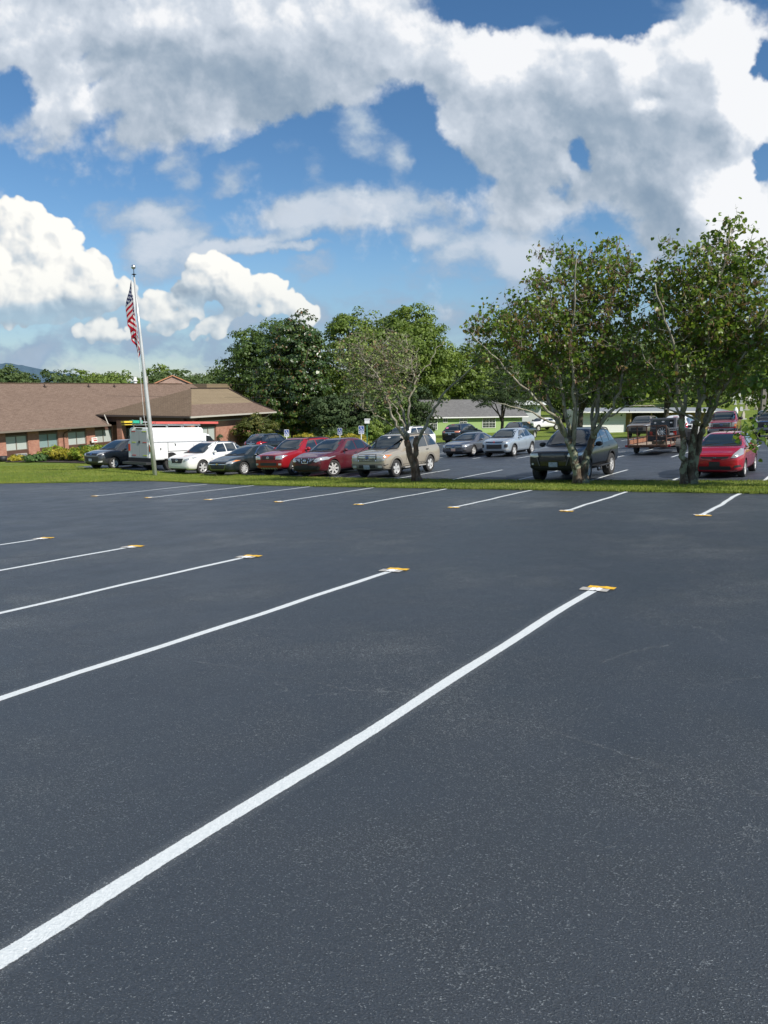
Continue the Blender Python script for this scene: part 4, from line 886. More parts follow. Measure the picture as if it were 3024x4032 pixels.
def car(name, p, pos, head, label, cat, paint, group=None):
    L_, W_, H = p['L'], p['W'], p['H']; hw = W_/2; r = p['r']; xf = L_/2-p['fo']; xr = xf-p['wb']; hc, bl = p['hc'], p['belt']; zb = p.get('zb', .22)
    e = empty(name, label=label, cat=cat, group=group); seat_on_ground(e, pos[0], pos[1], head, p['wb'])
    me = body_mesh(p)
    bm = bmesh.new(); bm.from_mesh(me); bvh = BVHTree.FromBMesh(bm); bm.free()
    rw_ = r+p.get('gap', .045)
    cuts = [(x, r+.01, rw_, s*(hw-.30) if s > 0 else -hw-.3, hw+.3 if s > 0 else -(hw-.30)) for x in (xf, xr) for s in (1, -1)]
    me = cut_wheels(me, cuts, paint); me.name = 'body'
    me.polygons.foreach_set('use_smooth', [True]*len(me.polygons)); me.set_sharp_from_angle(angle=R(38))
    body = bpy.data.objects.new('body', me); COL.objects.link(body); body.parent = e
    S = lambda s: L_/2-s
    sides = (('L', 1), ('R', -1))
    # lower dark sill / cladding
    cl = p.get('clad')
    if cl:
        b = MB()
        for v, s in sides:
            for x in (xf, xr):
                a0, a1 = (-.05, math.pi+.05); n = 12; rin, rout = rw_-.004, rw_+cl[0]
                P = [(x+rin*math.cos(a0+(a1-a0)*k/n), r+.01+rin*math.sin(a0+(a1-a0)*k/n)) for k in range(n+1)]+[(x+rout*math.cos(a0+(a1-a0)*k/n), r+.01+rout*math.sin(a0+(a1-a0)*k/n)) for k in range(n, -1, -1)]
                add_patch(b, bvh, P, v, off=.018, step=.12)
            add_patch(b, bvh, [(xr+rw_+.02, zb+.05), (xf-rw_-.02, zb+.05), (xf-rw_-.02, zb+cl[1]), (xr+rw_+.02, zb+cl[1])], v, off=.012, step=.2)
        b.build('cladding', cl[2], e, smooth=True)
    # glass
    g0 = p.get('glass', {})
    top = H-g0.get('gt', .13)
    gw = g0.get('ww', .60)*W_/2
    # windscreen (front view)
    cw = hw*g0.get('cw', .80); rw = hw*p.get('rw', .70)
    zc = hc+.03; zt = H-g0.get('wt', .085)
    P = [(-cw, zc), (-cw*.4, zc-.015), (cw*.4, zc-.015), (cw, zc), (rw*1.02, zt-.05), (rw*.95, zt), (-rw*.95, zt), (-rw*1.02, zt-.05)]
    b = MB(); add_patch(b, bvh, P, 'F', off=.008); b.build('windscreen', g0.get('wm', M_CGT), e, smooth=True)
    b = MB(); add_patch(b, bvh, [(-cw*1.0, zc-.035), (cw*1.0, zc-.035), (cw*.98, zc+.005), (-cw*.98, zc+.005)], 'F', off=.013); b.bar((S(p['sc']-.04), .10, hc+.05), (S(p['sc']+.10), .62*hw, hc+.095), .02); b.bar((S(p['sc']-.04), -.55*hw, hc+.05), (S(p['sc']+.10), .0, hc+.095), .02); b.build('wiper_cowl', M_PLB, e)
    # side windows
    for v, s in sides:
        for poly in p['win']:
            b = MB(); add_patch(b, bvh, [(S(q[0]), q[1]) for q in poly], v, off=.006); b.build('side_window', g0.get('sm', M_CG), e, smooth=True)
        if p.get('trim'):
            b = MB(); al = p['trim']
            for i in range(len(al)-1):
                (s0, z0), (s1, z1) = al[i], al[i+1]; dx, dz = s1-s0, z1-z0; n_ = math.hypot(dx, dz); ox, oz = -dz/n_*.016, dx/n_*.016
                add_patch(b, bvh, [(S(s0-ox), z0-oz), (S(s1-ox), z1-oz), (S(s1+ox), z1+oz), (S(s0+ox), z0+oz)], v, off=.012, step=.3)
            b.build('window_trim', M_CHR, e)
        # door gaps
        b = MB()
        for q in p.get('gaps', []):
            (s0, z0), (s1, z1) = q; add_patch(b, bvh, [(S(s0-.008), z0), (S(s0+.008), z0), (S(s1+.008), z1), (S(s1-.008), z1)], v, off=.003, step=.2)
        if b.v: b.build('door_gap', M_UND, e)
        for (s0, z0) in p.get('handles', []):
            h = bvh.ray_cast(Vector((S(s0), s*3, z0)), Vector((0, -s, 0)))
            if h[0]: MB().box((S(s0), h[0].y+s*.02, z0), (.17, .03, .03)).build('door_handle', p.get('hm', paint), e)
        # mirror
        ms = p.get('ms', p['sc']+.42); h = bvh.ray_cast(Vector((S(ms), s*3, bl+.03)), Vector((0, -s, 0))); y0 = h[0].y if h[0] else s*hw*.9
        b = MB(); k = p.get('mk', 1.0); b.lathe([(0, -.075*k), (.055*k, -.072*k), (.085*k, -.03*k), (.088*k, .03*k), (.07*k, .072*k), (0, .08*k)], 'X', 14, c=(0, 0, 0))
        for i, q in enumerate(b.v): b.v[i] = (S(ms)+q[0]*.9, y0+s*(.13*k)+q[1]*1.25, bl+.09*k+q[2]*.85)
        m = b.build('mirror', p.get('mm', paint), e, smooth=True); MB().bar((S(ms), y0-s*.02, bl+.02), (S(ms), y0+s*.09, bl+.06*k), .05, .04).build('mirror_arm', M_PLB, m)
    # rear window
    if p.get('rwin'):
        b = MB(); add_patch(b, bvh, p['rwin'], 'B', off=.008); b.build('rear_window', M_CG, e, smooth=True)
    # front and rear dressings: (part, material, view, polygon or [polygons], offset)
    for (nm, m, v, polys, off) in p.get('dress', []):
        for poly in polys:
            b = MB(); add_patch(b, bvh, poly, v, off=off, step=.06); b.build(nm, m, e, smooth=True)
    for x, st in ((xf, p.get('steer', 0)), (xr, 0)):
        for s in (1, -1): wheel(e, x, s*(hw-.13), r, r, p.get('tw', .23), p.get('spokes', 5), st, p.get('rim', M_RIM), s, p.get('rr', .62))
    b = MB(); b.box(((xf+xr)/2, 0, zb+.0), (p['wb']-.8, W_*.70, .16)); b.bar((xf, -hw*.75, r), (xf, hw*.75, r), .09); b.bar((xr, -hw*.75, r), (xr, hw*.75, r), .09); b.build('underbody', M_UND, e)
    for f in p.get('extra', []): f(e, bvh, p, paint, S)
    return e
def mir(poly): return [poly, [(-a, b) for a, b in poly][::-1]]
def rails(m, y=.0, h=.045, s0=1.9, s1=3.9):
    def f(e, bvh, p, paint, S):
        for s in (1, -1):
            yy = s*(p['W']/2*p.get('rw', .7)-.03); pts = []
            for k in range(9):
                x = S(s0+(s1-s0)*k/8); hit = bvh.ray_cast(Vector((x, yy, 5)), Vector((0, 0, -1))); z = hit[0].z if hit[0] else p['H']; pts.append((x, yy, z+(h if 0 < k < 8 else .0)))
            MB().tube(pts, .022, 6).build('roof_rail', m, e, smooth=True)
    return f
def sunroof(s0, s1):
    def f(e, bvh, p, paint, S):
        b = MB(); w = p['W']*.22; add_patch(b, bvh, rrect(S(s1), -w, S(s0), w, .05), 'T', off=.006); b.build('sunroof', M_CG, e, smooth=True)
    return f
def bars(name, m, z0, z1, n, hwid, th=.016, view='F'):
    def f(e, bvh, p, paint, S):
        b = MB()
        for k in range(n):
            z = z0+(z1-z0)*(k/(n-1) if n > 1 else .5); q = hwid if not callable(hwid) else hwid(z); add_patch(b, bvh, [(-q, z-th), (q, z-th), (q, z+th), (-q, z+th)], view, off=.018, step=.12)
        b.build(name, m, e)
    return f
def badge(polys, m, view='F', off=.03):
    def f(e, bvh, p, paint, S):
        b = MB()
        for q in polys: add_patch(b, bvh, q, view, off=off, step=.2)
        b.build('badge', m, e)
    return f
def ell(cx, cy, a, b, n=14): return [(cx+a*math.cos(2*math.pi*k/n), cy+b*math.sin(2*math.pi*k/n)) for k in range(n)]
def ring_polys(cx, cy, a, b, t, n=16):
    P = ell(cx, cy, a, b, n); Q = ell(cx, cy, a-t, b-t, n); return [[P[k], P[(k+1) % n], Q[(k+1) % n], Q[k]] for k in range(n)]
def box_part(nm, m, c, d):
    def f(e, bvh, p, paint, S): MB().box((S(c[0]), c[1], c[2]), d).build(nm, m if m else paint, e)
    return f
def steps(m=M_PLB, z=.38, bars2=False):
    def f(e, bvh, p, paint, S):
        xf = p['L']/2-p['fo']
        for s in (1, -1):
            b = MB(); y = s*(p['W']/2+.02); b.bar((xf-.55, y, z), (xf-p['wb']+.55, y, z), .12, .05)
            b.build('running_board', m, e)
    return f

def wins(a0, a1, top, bl, splits, d1, d0, rise=.04, g=.035, e0=.0):
    P = []; ed = [None]+splits+[None]
    for i in range(len(ed)-1):
        l, r_ = ed[i], ed[i+1]; q = []
        if l is None: q += [(a0, bl+e0), (a0+(a1-a0)*.55, bl+(top-bl)*.60), (a1, top-.02)]
        else: q += [(l+g, bl+rise*i/len(splits)), (l+g, top-.004)]
        if r_ is None: q += [(d1, top-.03), (d0, bl+rise+.02)]
        else: q += [(r_-g, top), (r_-g, bl+rise*(i+1)/len(splits)*.8)]
        P.append(q)
    return P
def fwpos(x, y, p, head=None):
    f = Vector((-VX, -VY)) if head is None else Vector((math.cos(head), math.sin(head))); l = Vector((-f.y, f.x))
    c = Vector((x, y))-f*(p['L']/2-p['fo'])-l*(p['W']/2); return (c.x, c.y)
def P(**k): return k
def plate(y, z, w=.30, h=.15): return rrect(y-w/2, z-h/2, y+w/2, z+h/2, .01)
GR = 'vehicles nosed in along the grass strip'

# 1 dark grey crossover
p = P(L=4.52, W=1.84, H=1.69, wb=2.69, fo=.90, r=.345, hh=1.0, hc=1.12, belt=1.06, sc=1.12, sr=1.98, se=3.7, sg=4.22, hg=1.18, zb=.24, nose=.20, tail=.2, rw=.66, spokes=5,
      handles=[(2.55, .98), (3.35, 1.0)], gaps=[((1.55, .4), (1.5, 1.02)), ((2.62, .36), (2.66, 1.04))], clad=(.05, .10, M_PLB), ms=1.62)
p['win'] = wins(1.60, 2.18, 1.56, 1.10, [2.68, 3.50], 3.86, 4.02)
p['dress'] = [('grille', M_PLB, 'F', [[(-.46, .84), (.46, .84), (.50, .92), (-.50, .92)], [(-.52, .48), (.52, .48), (.60, .74), (-.60, .74)]], .012),
              ('headlamp', M_LAMP, 'F', mir([(.50, .80), (.84, .93), (.90, 1.01), (.78, 1.0), (.52, .90)]), .012), ('fog_lamp', M_FOG, 'F', mir([(.56, .40), (.80, .44), (.82, .52), (.62, .50)]), .012),
              ('lower_bumper', M_PLB, 'F', [[(-.8, .26), (.8, .26), (.82, .40), (-.82, .40)]], .008), ('number_plate', M_PLATE, 'F', [plate(-.06, .56)], .03), ('turn_lamp', M_AMB, 'F', mir([(.80, .93), (.88, .96), (.90, 1.0), (.82, .98)]), .016)]
p['extra'] = [badge([ell(0, .88, .09, .035)], flat('blue_oval', (.04, .08, .2), .3)), bars('grille_bar', M_CHR, .935, .935, 1, .47, .008)]
car('parked_car', p, fwpos(-15.6, 42.72, p), NOSE_IN, 'dark grey compact crossover at the left end of the row beside the yellow shrubs', 'car', m_carpaint('dark_grey_paint', (.055, .058, .062), .5), GR)
# 2 white luxury crossover
p = P(L=4.77, W=1.885, H=1.68, wb=2.74, fo=.95, r=.37, hh=.98, hc=1.10, belt=1.06, sc=1.22, sr=2.05, se=3.55, sg=4.42, hg=1.17, zb=.22, nose=.22, tail=.2, rw=.66, spokes=6, rr=.68,
      handles=[(2.62, 1.0), (3.42, 1.03)], gaps=[((1.62, .4), (1.58, 1.02)), ((2.70, .36), (2.74, 1.04))], ms=1.75)
p['win'] = wins(1.72, 2.28, 1.56, 1.10, [2.76, 3.55], 3.85, 4.12)
p['dress'] = [('grille', M_PLB, 'F', [[(-.36, .62), (.36, .62), (.47, .86), (-.47, .86)]], .012), ('headlamp', M_LAMP, 'F', mir([(.50, .74), (.60, .70), (.88, .84), (.90, .95), (.80, .90), (.56, .82)]), .012),
              ('lower_intake', M_PLB, 'F', [[(-.62, .27), (.62, .27), (.60, .35), (-.60, .35)]], .01), ('fog_lamp', M_FOG, 'F', mir(ell(.72, .42, .06, .04)), .012)]
p['extra'] = [badge(ring_polys(0, .745, .09, .06, .014)+[[(-.03, .72), (.05, .72), (.05, .735), (-.015, .735), (-.005, .78), (-.02, .78)]], M_CHR), sunroof(2.15, 3.0), rails(M_CHR, s0=2.2, s1=3.9)]
car('parked_car', p, fwpos(-9.54, 38.9, p), NOSE_IN, 'white crossover with a dark grille parked right of the flagpole', 'car', m_carpaint('pearl_white', (.78, .78, .74), .05, .35), GR)
# 3 black-green sedan
p = P(L=4.86, W=1.855, H=1.46, wb=2.74, fo=.98, r=.335, hh=.80, hc=.98, belt=.92, sc=1.30, sr=2.25, se=3.30, sg=4.35, hg=1.07, zb=.19, nose=.22, tail=.2, rw=.64, spokes=10, rr=.66,
      handles=[(2.75, .84), (3.62, .87)], gaps=[((1.75, .32), (1.72, .9)), ((2.82, .3), (2.86, .92))], ms=1.90)
p['win'] = wins(1.85, 2.50, 1.345, .96, [2.90, 3.62], 3.78, 4.02, .03)
p['trim'] = [(1.80, .95), (2.16, 1.20), (2.48, 1.355), (3.0, 1.385), (3.5, 1.365), (3.85, 1.25), (4.12, 1.02)]
p['dress'] = [('grille', M_PLB, 'F', [[(-.50, .63), (.50, .63), (.56, .70), (-.56, .70)], [(-.44, .36), (.44, .36), (.54, .58), (-.54, .58)]], .012),
              ('headlamp', M_LAMP, 'F', mir([(.56, .60), (.84, .66), (.90, .77), (.84, .79), (.60, .70)]), .012), ('turn_lamp', M_AMB, 'F', mir([(.80, .70), (.88, .73), (.90, .77), (.83, .78)]), .016),
              ('lower_intake', M_PLB, 'F', [[(-.60, .22), (.60, .22), (.56, .31), (-.56, .31)]]+mir([(.62, .33), (.84, .36), (.84, .42), (.64, .38)]), .012)]
p['extra'] = [badge([[(-.10, .60), (-.04, .60), (-.04, .58), (.04, .58), (.04, .60), (.10, .60), (.10, .63), (.04, .63), (.04, .65), (-.04, .65), (-.04, .63), (-.10, .63)]], flat('gold', (.55, .42, .15), .3, metal=.8)),
              bars('grille_frame', M_CHR, .605, .605, 1, .56, .010), bars('grille_frame', M_CHR, .345, .345, 1, .45, .010), badge([[(.44, .345), (.46, .345), (.565, .59), (.545, .59)], [(-.46, .345), (-.44, .345), (-.545, .59), (-.565, .59)]], M_CHR, off=.02)]
car('parked_car', p, fwpos(-6.99, 37.05, p), NOSE_IN, 'black-green four-door sedan with chrome window trim between the white crossover and the red SUV', 'car', m_carpaint('black_green', (.012, .022, .022), .4, dust=.16), GR)
# 4 bright red boxy SUV
p = P(L=4.80, W=1.91, H=1.76, wb=2.79, fo=.88, r=.385, hh=1.06, hc=1.20, belt=1.12, sc=1.32, sr=1.98, se=4.1, sg=4.62, hg=1.20, zb=.32, nose=.14, tail=.12, rw=.72, square=.6, spokes=6, gap=.06,
      handles=[(2.60, 1.06), (3.45, 1.06)], gaps=[((1.68, .45), (1.66, 1.1)), ((2.70, .45), (2.72, 1.1))], clad=None, ms=1.78, mk=1.2)
p['win'] = wins(1.74, 2.18, 1.62, 1.17, [2.72, 3.52], 4.20, 4.34)
p['dress'] = [('grille', flat('red_grille', (.10, .010, .012), .3), 'F', [rrect(-.42, .80, .42, 1.0, .05)], .014), ('grille_slot', M_PLB, 'F', [rrect(-.36, .83, .36, .885, .02), rrect(-.36, .92, .36, .965, .02)], .022),
              ('headlamp', M_LAMP, 'F', mir([(.47, .80), (.84, .82), (.90, .98), (.84, 1.0), (.50, .97)]), .014), ('fog_lamp', M_FOG, 'F', mir(rrect(.64, .54, .80, .63, .02)), .016),
              ('lower_intake', M_PLB, 'F', [rrect(-.52, .52, .52, .66, .03)], .014), ('skid_plate', M_SKID, 'F', [rrect(-.52, .36, .52, .43, .01)], .02), ('hood_scoop', M_PLB, 'T', [rrect(1.55, -.34, 1.62, .34, .02)], .02)]
p['extra'] = [badge(ring_polys(0, .90, .085, .055, .013)+ring_polys(0, .91, .03, .05, .01), M_CHR), bars('skid_slot', M_PLB, .395, .395, 1, .0, .0) if 0 else rails(M_PLB, s0=2.1, s1=4.3, h=.06), sunroof(2.2, 2.9)]
def _sk(e, bvh, p, paint, S):
    b = MB()
    for k in range(6): x = -.42+.168*k; add_patch(b, bvh, [(x-.03, .365), (x+.01, .365), (x+.03, .425), (x-.01, .425)], 'F', off=.032, step=.2)
    b.build('skid_slots', M_PLB, e)
p['extra'].append(_sk)
RED1 = m_carpaint('bright_red_paint', (.33, .012, .018), .25, .3)
car('parked_car', p, fwpos(-4.24, 35.5, p), NOSE_IN, 'bright red boxy SUV with round-cornered headlamps and silver slotted skid plate', 'car', RED1, GR)
# 5 maroon crossover
p = P(L=4.79, W=1.885, H=1.70, wb=2.825, fo=.98, r=.375, hh=.98, hc=1.13, belt=1.07, sc=1.25, sr=2.15, se=3.6, sg=4.42, hg=1.20, zb=.22, nose=.24, tail=.24, rw=.66, spokes=7, rr=.68, steer=R(-24),
      handles=[(2.68, 1.0), (3.55, 1.04)], gaps=[((1.66, .4), (1.62, 1.04)), ((2.76, .36), (2.80, 1.06))], ms=1.80, hm=M_CHR)
p['win'] = wins(1.78, 2.42, 1.56, 1.12, [2.84, 3.62], 3.88, 4.14, .06)
p['dress'] = [('grille', M_PLB, 'F', [[(-.36, .64), (.36, .64), (.62, .88), (-.62, .88)]], .012), ('headlamp', M_LAMP, 'F', mir([(.50, .74), (.62, .70), (.92, .80), (.93, .92), (.80, .92), (.55, .84)]), .014),
              ('lower_intake', M_PLB, 'F', [[(-.72, .34), (.72, .34), (.80, .50), (.45, .56), (-.45, .56), (-.80, .50)]], .012), ('front_plate', M_PLB, 'F', [plate(.0, .52, .36, .15)], .04), ('chin_spoiler', M_SKID, 'F', [[(-.74, .25), (.74, .25), (.78, .29), (-.78, .29)]], .015)]
def _mg(e, bvh, p, paint, S):
    b = MB()
    for s in (1, -1):
        for q in ([(s*.14, .66), (s*.17, .66), (s*.235, .875), (s*.205, .875)],): add_patch(b, bvh, q, 'F', off=.03, step=.2)
        for k in range(6): x = s*(.27+.045*k); add_patch(b, bvh, [(x, .72+.02*k), (x+s*.018, .72+.02*k), (x+s*.055, .86), (x+s*.037, .86)], 'F', off=.026, step=.2)
    add_patch(b, bvh, [(-.15, .645), (.15, .645), (.17, .675), (-.17, .675)], 'F', off=.03, step=.2)
    for q in ring_polys(0, .78, .075, .06, .014): add_patch(b, bvh, q, 'F', off=.034, step=.2)
    add_patch(b, bvh, [(-.085, .77), (.085, .77), (.085, .79), (-.085, .79)], 'F', off=.036, step=.2)
    b.build('grille_chrome', M_CHR, e)
p['extra'] = [_mg]
car('parked_car', p, fwpos(-2.23, 33.65, p), NOSE_IN, 'maroon crossover with its front wheels turned, between the bright red SUV and the tan SUV', 'car', m_carpaint('maroon_paint', (.115, .012, .020), .3, .3, dust=.08), GR)
# 6 tan SUV
CLT = flat('taupe_cladding', (.19, .175, .150), .6)
p = P(L=4.91, W=1.87, H=1.82, wb=2.89, fo=.88, r=.375, hh=1.06, hc=1.19, belt=1.12, sc=1.30, sr=1.98, se=4.30, sg=4.72, hg=1.22, zb=.33, nose=.12, tail=.12, rw=.74, square=.75, spokes=5, gap=.06,
      handles=[(2.66, 1.04), (3.52, 1.06)], gaps=[((1.68, .5), (1.66, 1.1)), ((2.70, .5), (2.72, 1.1)), ((3.66, .8), (3.66, 1.14))], clad=(.085, .20, CLT), ms=1.78, mm=M_PLB, mk=1.1, hm=M_PLB, drop=.03)
p['win'] = wins(1.76, 2.16, 1.68, 1.17, [2.74, 3.60], 4.36, 4.46)
p['dress'] = [('grille', M_PLB, 'F', [rrect(-.46, .74, .46, 1.02, .03)], .012), ('headlamp', M_LAMP, 'F', mir([(.50, .74), (.84, .76), (.90, .99), (.84, 1.03), (.52, 1.02)]), .014), ('turn_lamp', M_AMB, 'F', mir([(.80, .84), (.88, .85), (.90, .98), (.82, .99)]), .02),
              ('bumper', CLT, 'F', [[(-.90, .40), (.90, .40), (.93, .62), (-.93, .62)]], .03), ('lower_intake', M_PLB, 'F', [rrect(-.62, .33, .62, .42, .03), rrect(-.42, .46, .42, .58, .02)], .04), ('fog_lamp', M_FOG, 'F', mir(rrect(.55, .47, .74, .56, .02)), .044), ('number_plate', M_PLATE, 'F', [plate(-.02, .50, .32, .16)], .055), ('sticker', M_WHP, 'F', [ell(0, 1.66, .08, .03)], .014)]
p['extra'] = [bars('grille_bar', M_CHR, .79, .98, 4, .44, .014), badge([ell(0, .885, .10, .045)], flat('blue_oval', (.04, .08, .2), .3), off=.04), badge([[(-.47, .74), (-.43, .74), (-.43, 1.02), (-.47, 1.02)], [(.43, .74), (.47, .74), (.47, 1.02), (.43, 1.02)]], M_CHR, off=.022), steps(flat('silver_board', (.30, .29, .27), .5)), rails(M_PLG, s0=2.2, s1=4.4)]
car('parked_car', p, fwpos(.58, 31.6, p), NOSE_IN, 'tan SUV with chrome barred grille and taupe cladding behind the sparse tree', 'car', m_carpaint('tan_paint', (.42, .37, .29), .35, .34, dust=.15), GR)
# 7 big black lifted SUV
p = P(L=4.83, W=1.925, H=1.86, wb=2.79, fo=.88, r=.415, hh=1.14, hc=1.25, belt=1.17, sc=1.30, sr=2.0, se=4.15, sg=4.66, hg=1.28, zb=.42, nose=.14, tail=.12, rw=.72, square=.8, spokes=8, gap=.08, tw=.28,
      handles=[(2.62, 1.12), (3.46, 1.14)], gaps=[((1.70, .5), (1.68, 1.15)), ((2.70, .5), (2.74, 1.16))], clad=(.07, .14, M_PLB), ms=1.80, mm=M_PLB, mk=1.2, hm=M_CHR, rr=.56)
p['win'] = wins(1.76, 2.20, 1.72, 1.23, [2.74, 3.56], 4.24, 4.42, .08)
p['dress'] = [('grille', flat('gloss_black', (.01, .01, .011), .2, coat=1.0), 'F', [[(-.46, .62), (.46, .62), (.52, .74), (.40, 1.04), (-.40, 1.04), (-.52, .74)]], .014), ('headlamp', M_LAMP, 'F', mir([(.52, .93), (.66, .90), (.92, .96), (.92, 1.04), (.56, 1.05)]), .018),
              ('bumper', M_PLB, 'F', [[(-.92, .46), (.92, .46), (.92, .60), (-.92, .60)]], .03), ('number_plate', M_PLATE, 'F', [plate(.02, .66, .32, .16)], .06), ('fog_lamp', M_FOG, 'F', mir(ell(.74, .68, .045, .035)), .04)]
p['extra'] = [badge(ring_polys(0, .95, .10, .06, .015), flat('dark_chrome', (.12, .12, .13), .2, metal=1.0)), bars('grille_bar', flat('dark_chrome', (.12, .12, .13), .2, metal=1.0), .955, .955, 1, .38, .010), rails(M_PLB, s0=2.1, s1=4.3, h=.06),
              badge([[(-.50, .62), (-.46, .62), (-.56, .92), (-.60, .92)], [(.46, .62), (.50, .62), (.60, .92), (.56, .92)]], M_PLG, off=.05)]
def _step(e, bvh, p, paint, S):
    for s in (1, -1):
        b = MB(); y = s*(p['W']/2+.05); b.tube([(S(1.55), y-s*.15, .46), (S(1.6), y, .46), (S(3.2), y, .46), (S(3.25), y-s*.15, .46)], .035, 8)
        for q in (1.75, 2.75): b.tube([(S(q), y, .46), (S(q), y+s*.02, .33), (S(q+.4), y+s*.02, .33), (S(q+.4), y, .46)], .028, 8)
        b.build('side_step', M_PLB, e, smooth=True)
p['extra'].append(_step)
# measured from the passenger-side front wheel
f = Vector((-VX, -VY)); l = Vector((UX, UY)); c = Vector((5.63, 27.05))-f*(p['L']/2-p['fo'])+l*(p['W']/2)
car('parked_car', p, (c.x, c.y), NOSE_IN, 'big black lifted SUV parked behind the split-trunk tree', 'car', m_carpaint('black_paint', (.005, .006, .008), .0, .30), GR); _mc['black_paint'].node_tree.nodes['Principled BSDF'].inputs['Coat Weight'].default_value = .45
# 8 red hatchback
p = P(L=4.10, W=1.72, H=1.525, wb=2.50, fo=.82, r=.305, hh=.92, hc=1.06, belt=.98, sc=.98, sr=1.75, se=3.35, sg=3.90, hg=1.08, zb=.17, nose=.26, tail=.16, rw=.66, spokes=5, rr=.68,
      handles=[(2.35, .92), (3.05, .95)], gaps=[((1.45, .3), (1.42, .95)), ((2.42, .3), (2.44, .98))], ms=1.60, mk=1.1)
p['win'] = wins(1.38, 2.0, 1.40, 1.02, [2.46, 3.14], 3.50, 3.66)
p['dress'] = [('grille', M_PLB, 'F', [[(-.40, .68), (.40, .68), (.46, .75), (.20, .74), (-.20, .74), (-.46, .75)]], .012), ('headlamp', M_LAMP, 'F', mir([(.50, .70), (.66, .70), (.82, .80), (.80, 1.0), (.72, .98), (.56, .80)]), .014),
              ('lower_intake', M_PLB, 'F', [rrect(-.50, .30, .50, .42, .03)]+mir([(.58, .36), (.78, .40), (.76, .46), (.62, .45)]), .012), ('front_plate', M_PLB, 'F', [plate(0, .50, .34, .16)], .04), ('sticker', M_WHP, 'F', [rrect(.46, 1.40, .52, 1.43, .005)], .02)]
H_ = [[(-.045, .685), (-.03, .685), (-.025, .745), (-.045, .745)], [(.045, .685), (.03, .685), (.025, .745), (.045, .745)], [(-.03, .708), (.03, .708), (.03, .722), (-.03, .722)]]
p['extra'] = [badge(H_, M_CHR, off=.03)]
car('parked_car', p, fwpos(12.36, 25.1, p), NOSE_IN, 'cherry red hatchback parked right of the rightmost tree', 'car', m_carpaint('cherry_red', (.42, .008, .022), .25, .25), GR)
# 9 grey sedan
p = P(L=4.84, W=1.83, H=1.445, wb=2.73, fo=.98, r=.335, hh=.82, hc=.97, belt=.92, sc=1.28, sr=2.2, se=3.3, sg=4.35, hg=1.06, zb=.19, nose=.20, tail=.2, rw=.64, spokes=5, rr=.66, handles=[(2.75, .84), (3.62, .87)], gaps=[((2.82, .3), (2.86, .92))], ms=1.88)
p['win'] = wins(1.82, 2.46, 1.33, .96, [2.88, 3.62], 3.78, 4.05, .03)
p['dress'] = [('grille', M_PLB, 'F', [[(-.48, .52), (.48, .52), (.54, .74), (-.54, .74)]], .012), ('headlamp', M_LAMP, 'F', mir([(.56, .60), (.84, .64), (.90, .76), (.84, .78), (.60, .74)]), .012), ('lower_intake', M_PLB, 'F', [rrect(-.56, .26, .56, .38, .03)]+mir(rrect(.62, .36, .80, .44, .02)), .012), ('number_plate', flat('peach_plate', (.62, .42, .32), .5), 'F', [plate(0, .46)], .04), ('chin_spoiler', M_CHR, 'F', [[(-.7, .215), (.7, .215), (.7, .235), (-.7, .235)]], .012)]
p['extra'] = [bars('grille_bar', M_CHR, .56, .71, 3, .50, .013), badge([ell(0, .66, .09, .035)], flat('blue_oval', (.04, .08, .2), .3), off=.04)]
G4 = 'vehicles in the second row of the far lot'
car('parked_car', p, fwpos(5.53, 45.13, p), NOSE_IN, 'steel grey sedan with striped chrome grille in the second row', 'car', m_carpaint('steel_grey', (.13, .135, .15), .5, .3), G4)
# 10 silver-blue crossover
p = P(L=4.36, W=1.81, H=1.64, wb=2.67, fo=.90, r=.345, hh=1.0, hc=1.10, belt=1.03, sc=1.10, sr=1.92, se=3.45, sg=4.05, hg=1.16, zb=.23, nose=.18, tail=.18, rw=.66, spokes=5, handles=[(2.50, .95), (3.28, .98)], gaps=[((1.55, .4), (1.52, 1.0)), ((2.58, .4), (2.62, 1.02))], clad=(.045, .08, M_PLB), ms=1.62)
p['win'] = wins(1.58, 2.12, 1.51, 1.07, [2.62, 3.36], 3.62, 3.86, .07)
p['dress'] = [('grille', M_PLB, 'F', [[(-.50, .80), (.50, .80), (.56, .92), (-.56, .92)], rrect(-.48, .50, .48, .74, .03)], .012), ('headlamp', M_LAMP, 'F', mir([(.56, .82), (.84, .88), (.88, .98), (.58, .90)]), .014), ('fog_lamp', M_PLB, 'F', mir(rrect(.64, .56, .80, .76, .04)), .014), ('lower_intake', M_PLB, 'F', [rrect(-.60, .27, .60, .38, .02)], .012), ('skid_plate', M_SKID, 'F', [[(-.82, .41), (.82, .41), (.84, .46), (-.84, .46)]], .016)]
p['extra'] = [bars('grille_bar', M_CHR, .825, .90, 2, .50, .013), badge([[(0, .86), (.03, .90), (0, .94), (-.03, .90)], [(-.005, .86), (-.065, .86), (-.035, .82)], [(.005, .86), (.035, .82), (.065, .86)]], flat('badge_red', (.5, .02, .03), .3), off=.04)]
car('parked_car', p, fwpos(7.67, 43.23, p), NOSE_IN, 'pale silver-blue crossover with black grille right of the grey sedan', 'car', m_carpaint('silver_blue', (.44, .50, .55), .5, .3), G4)

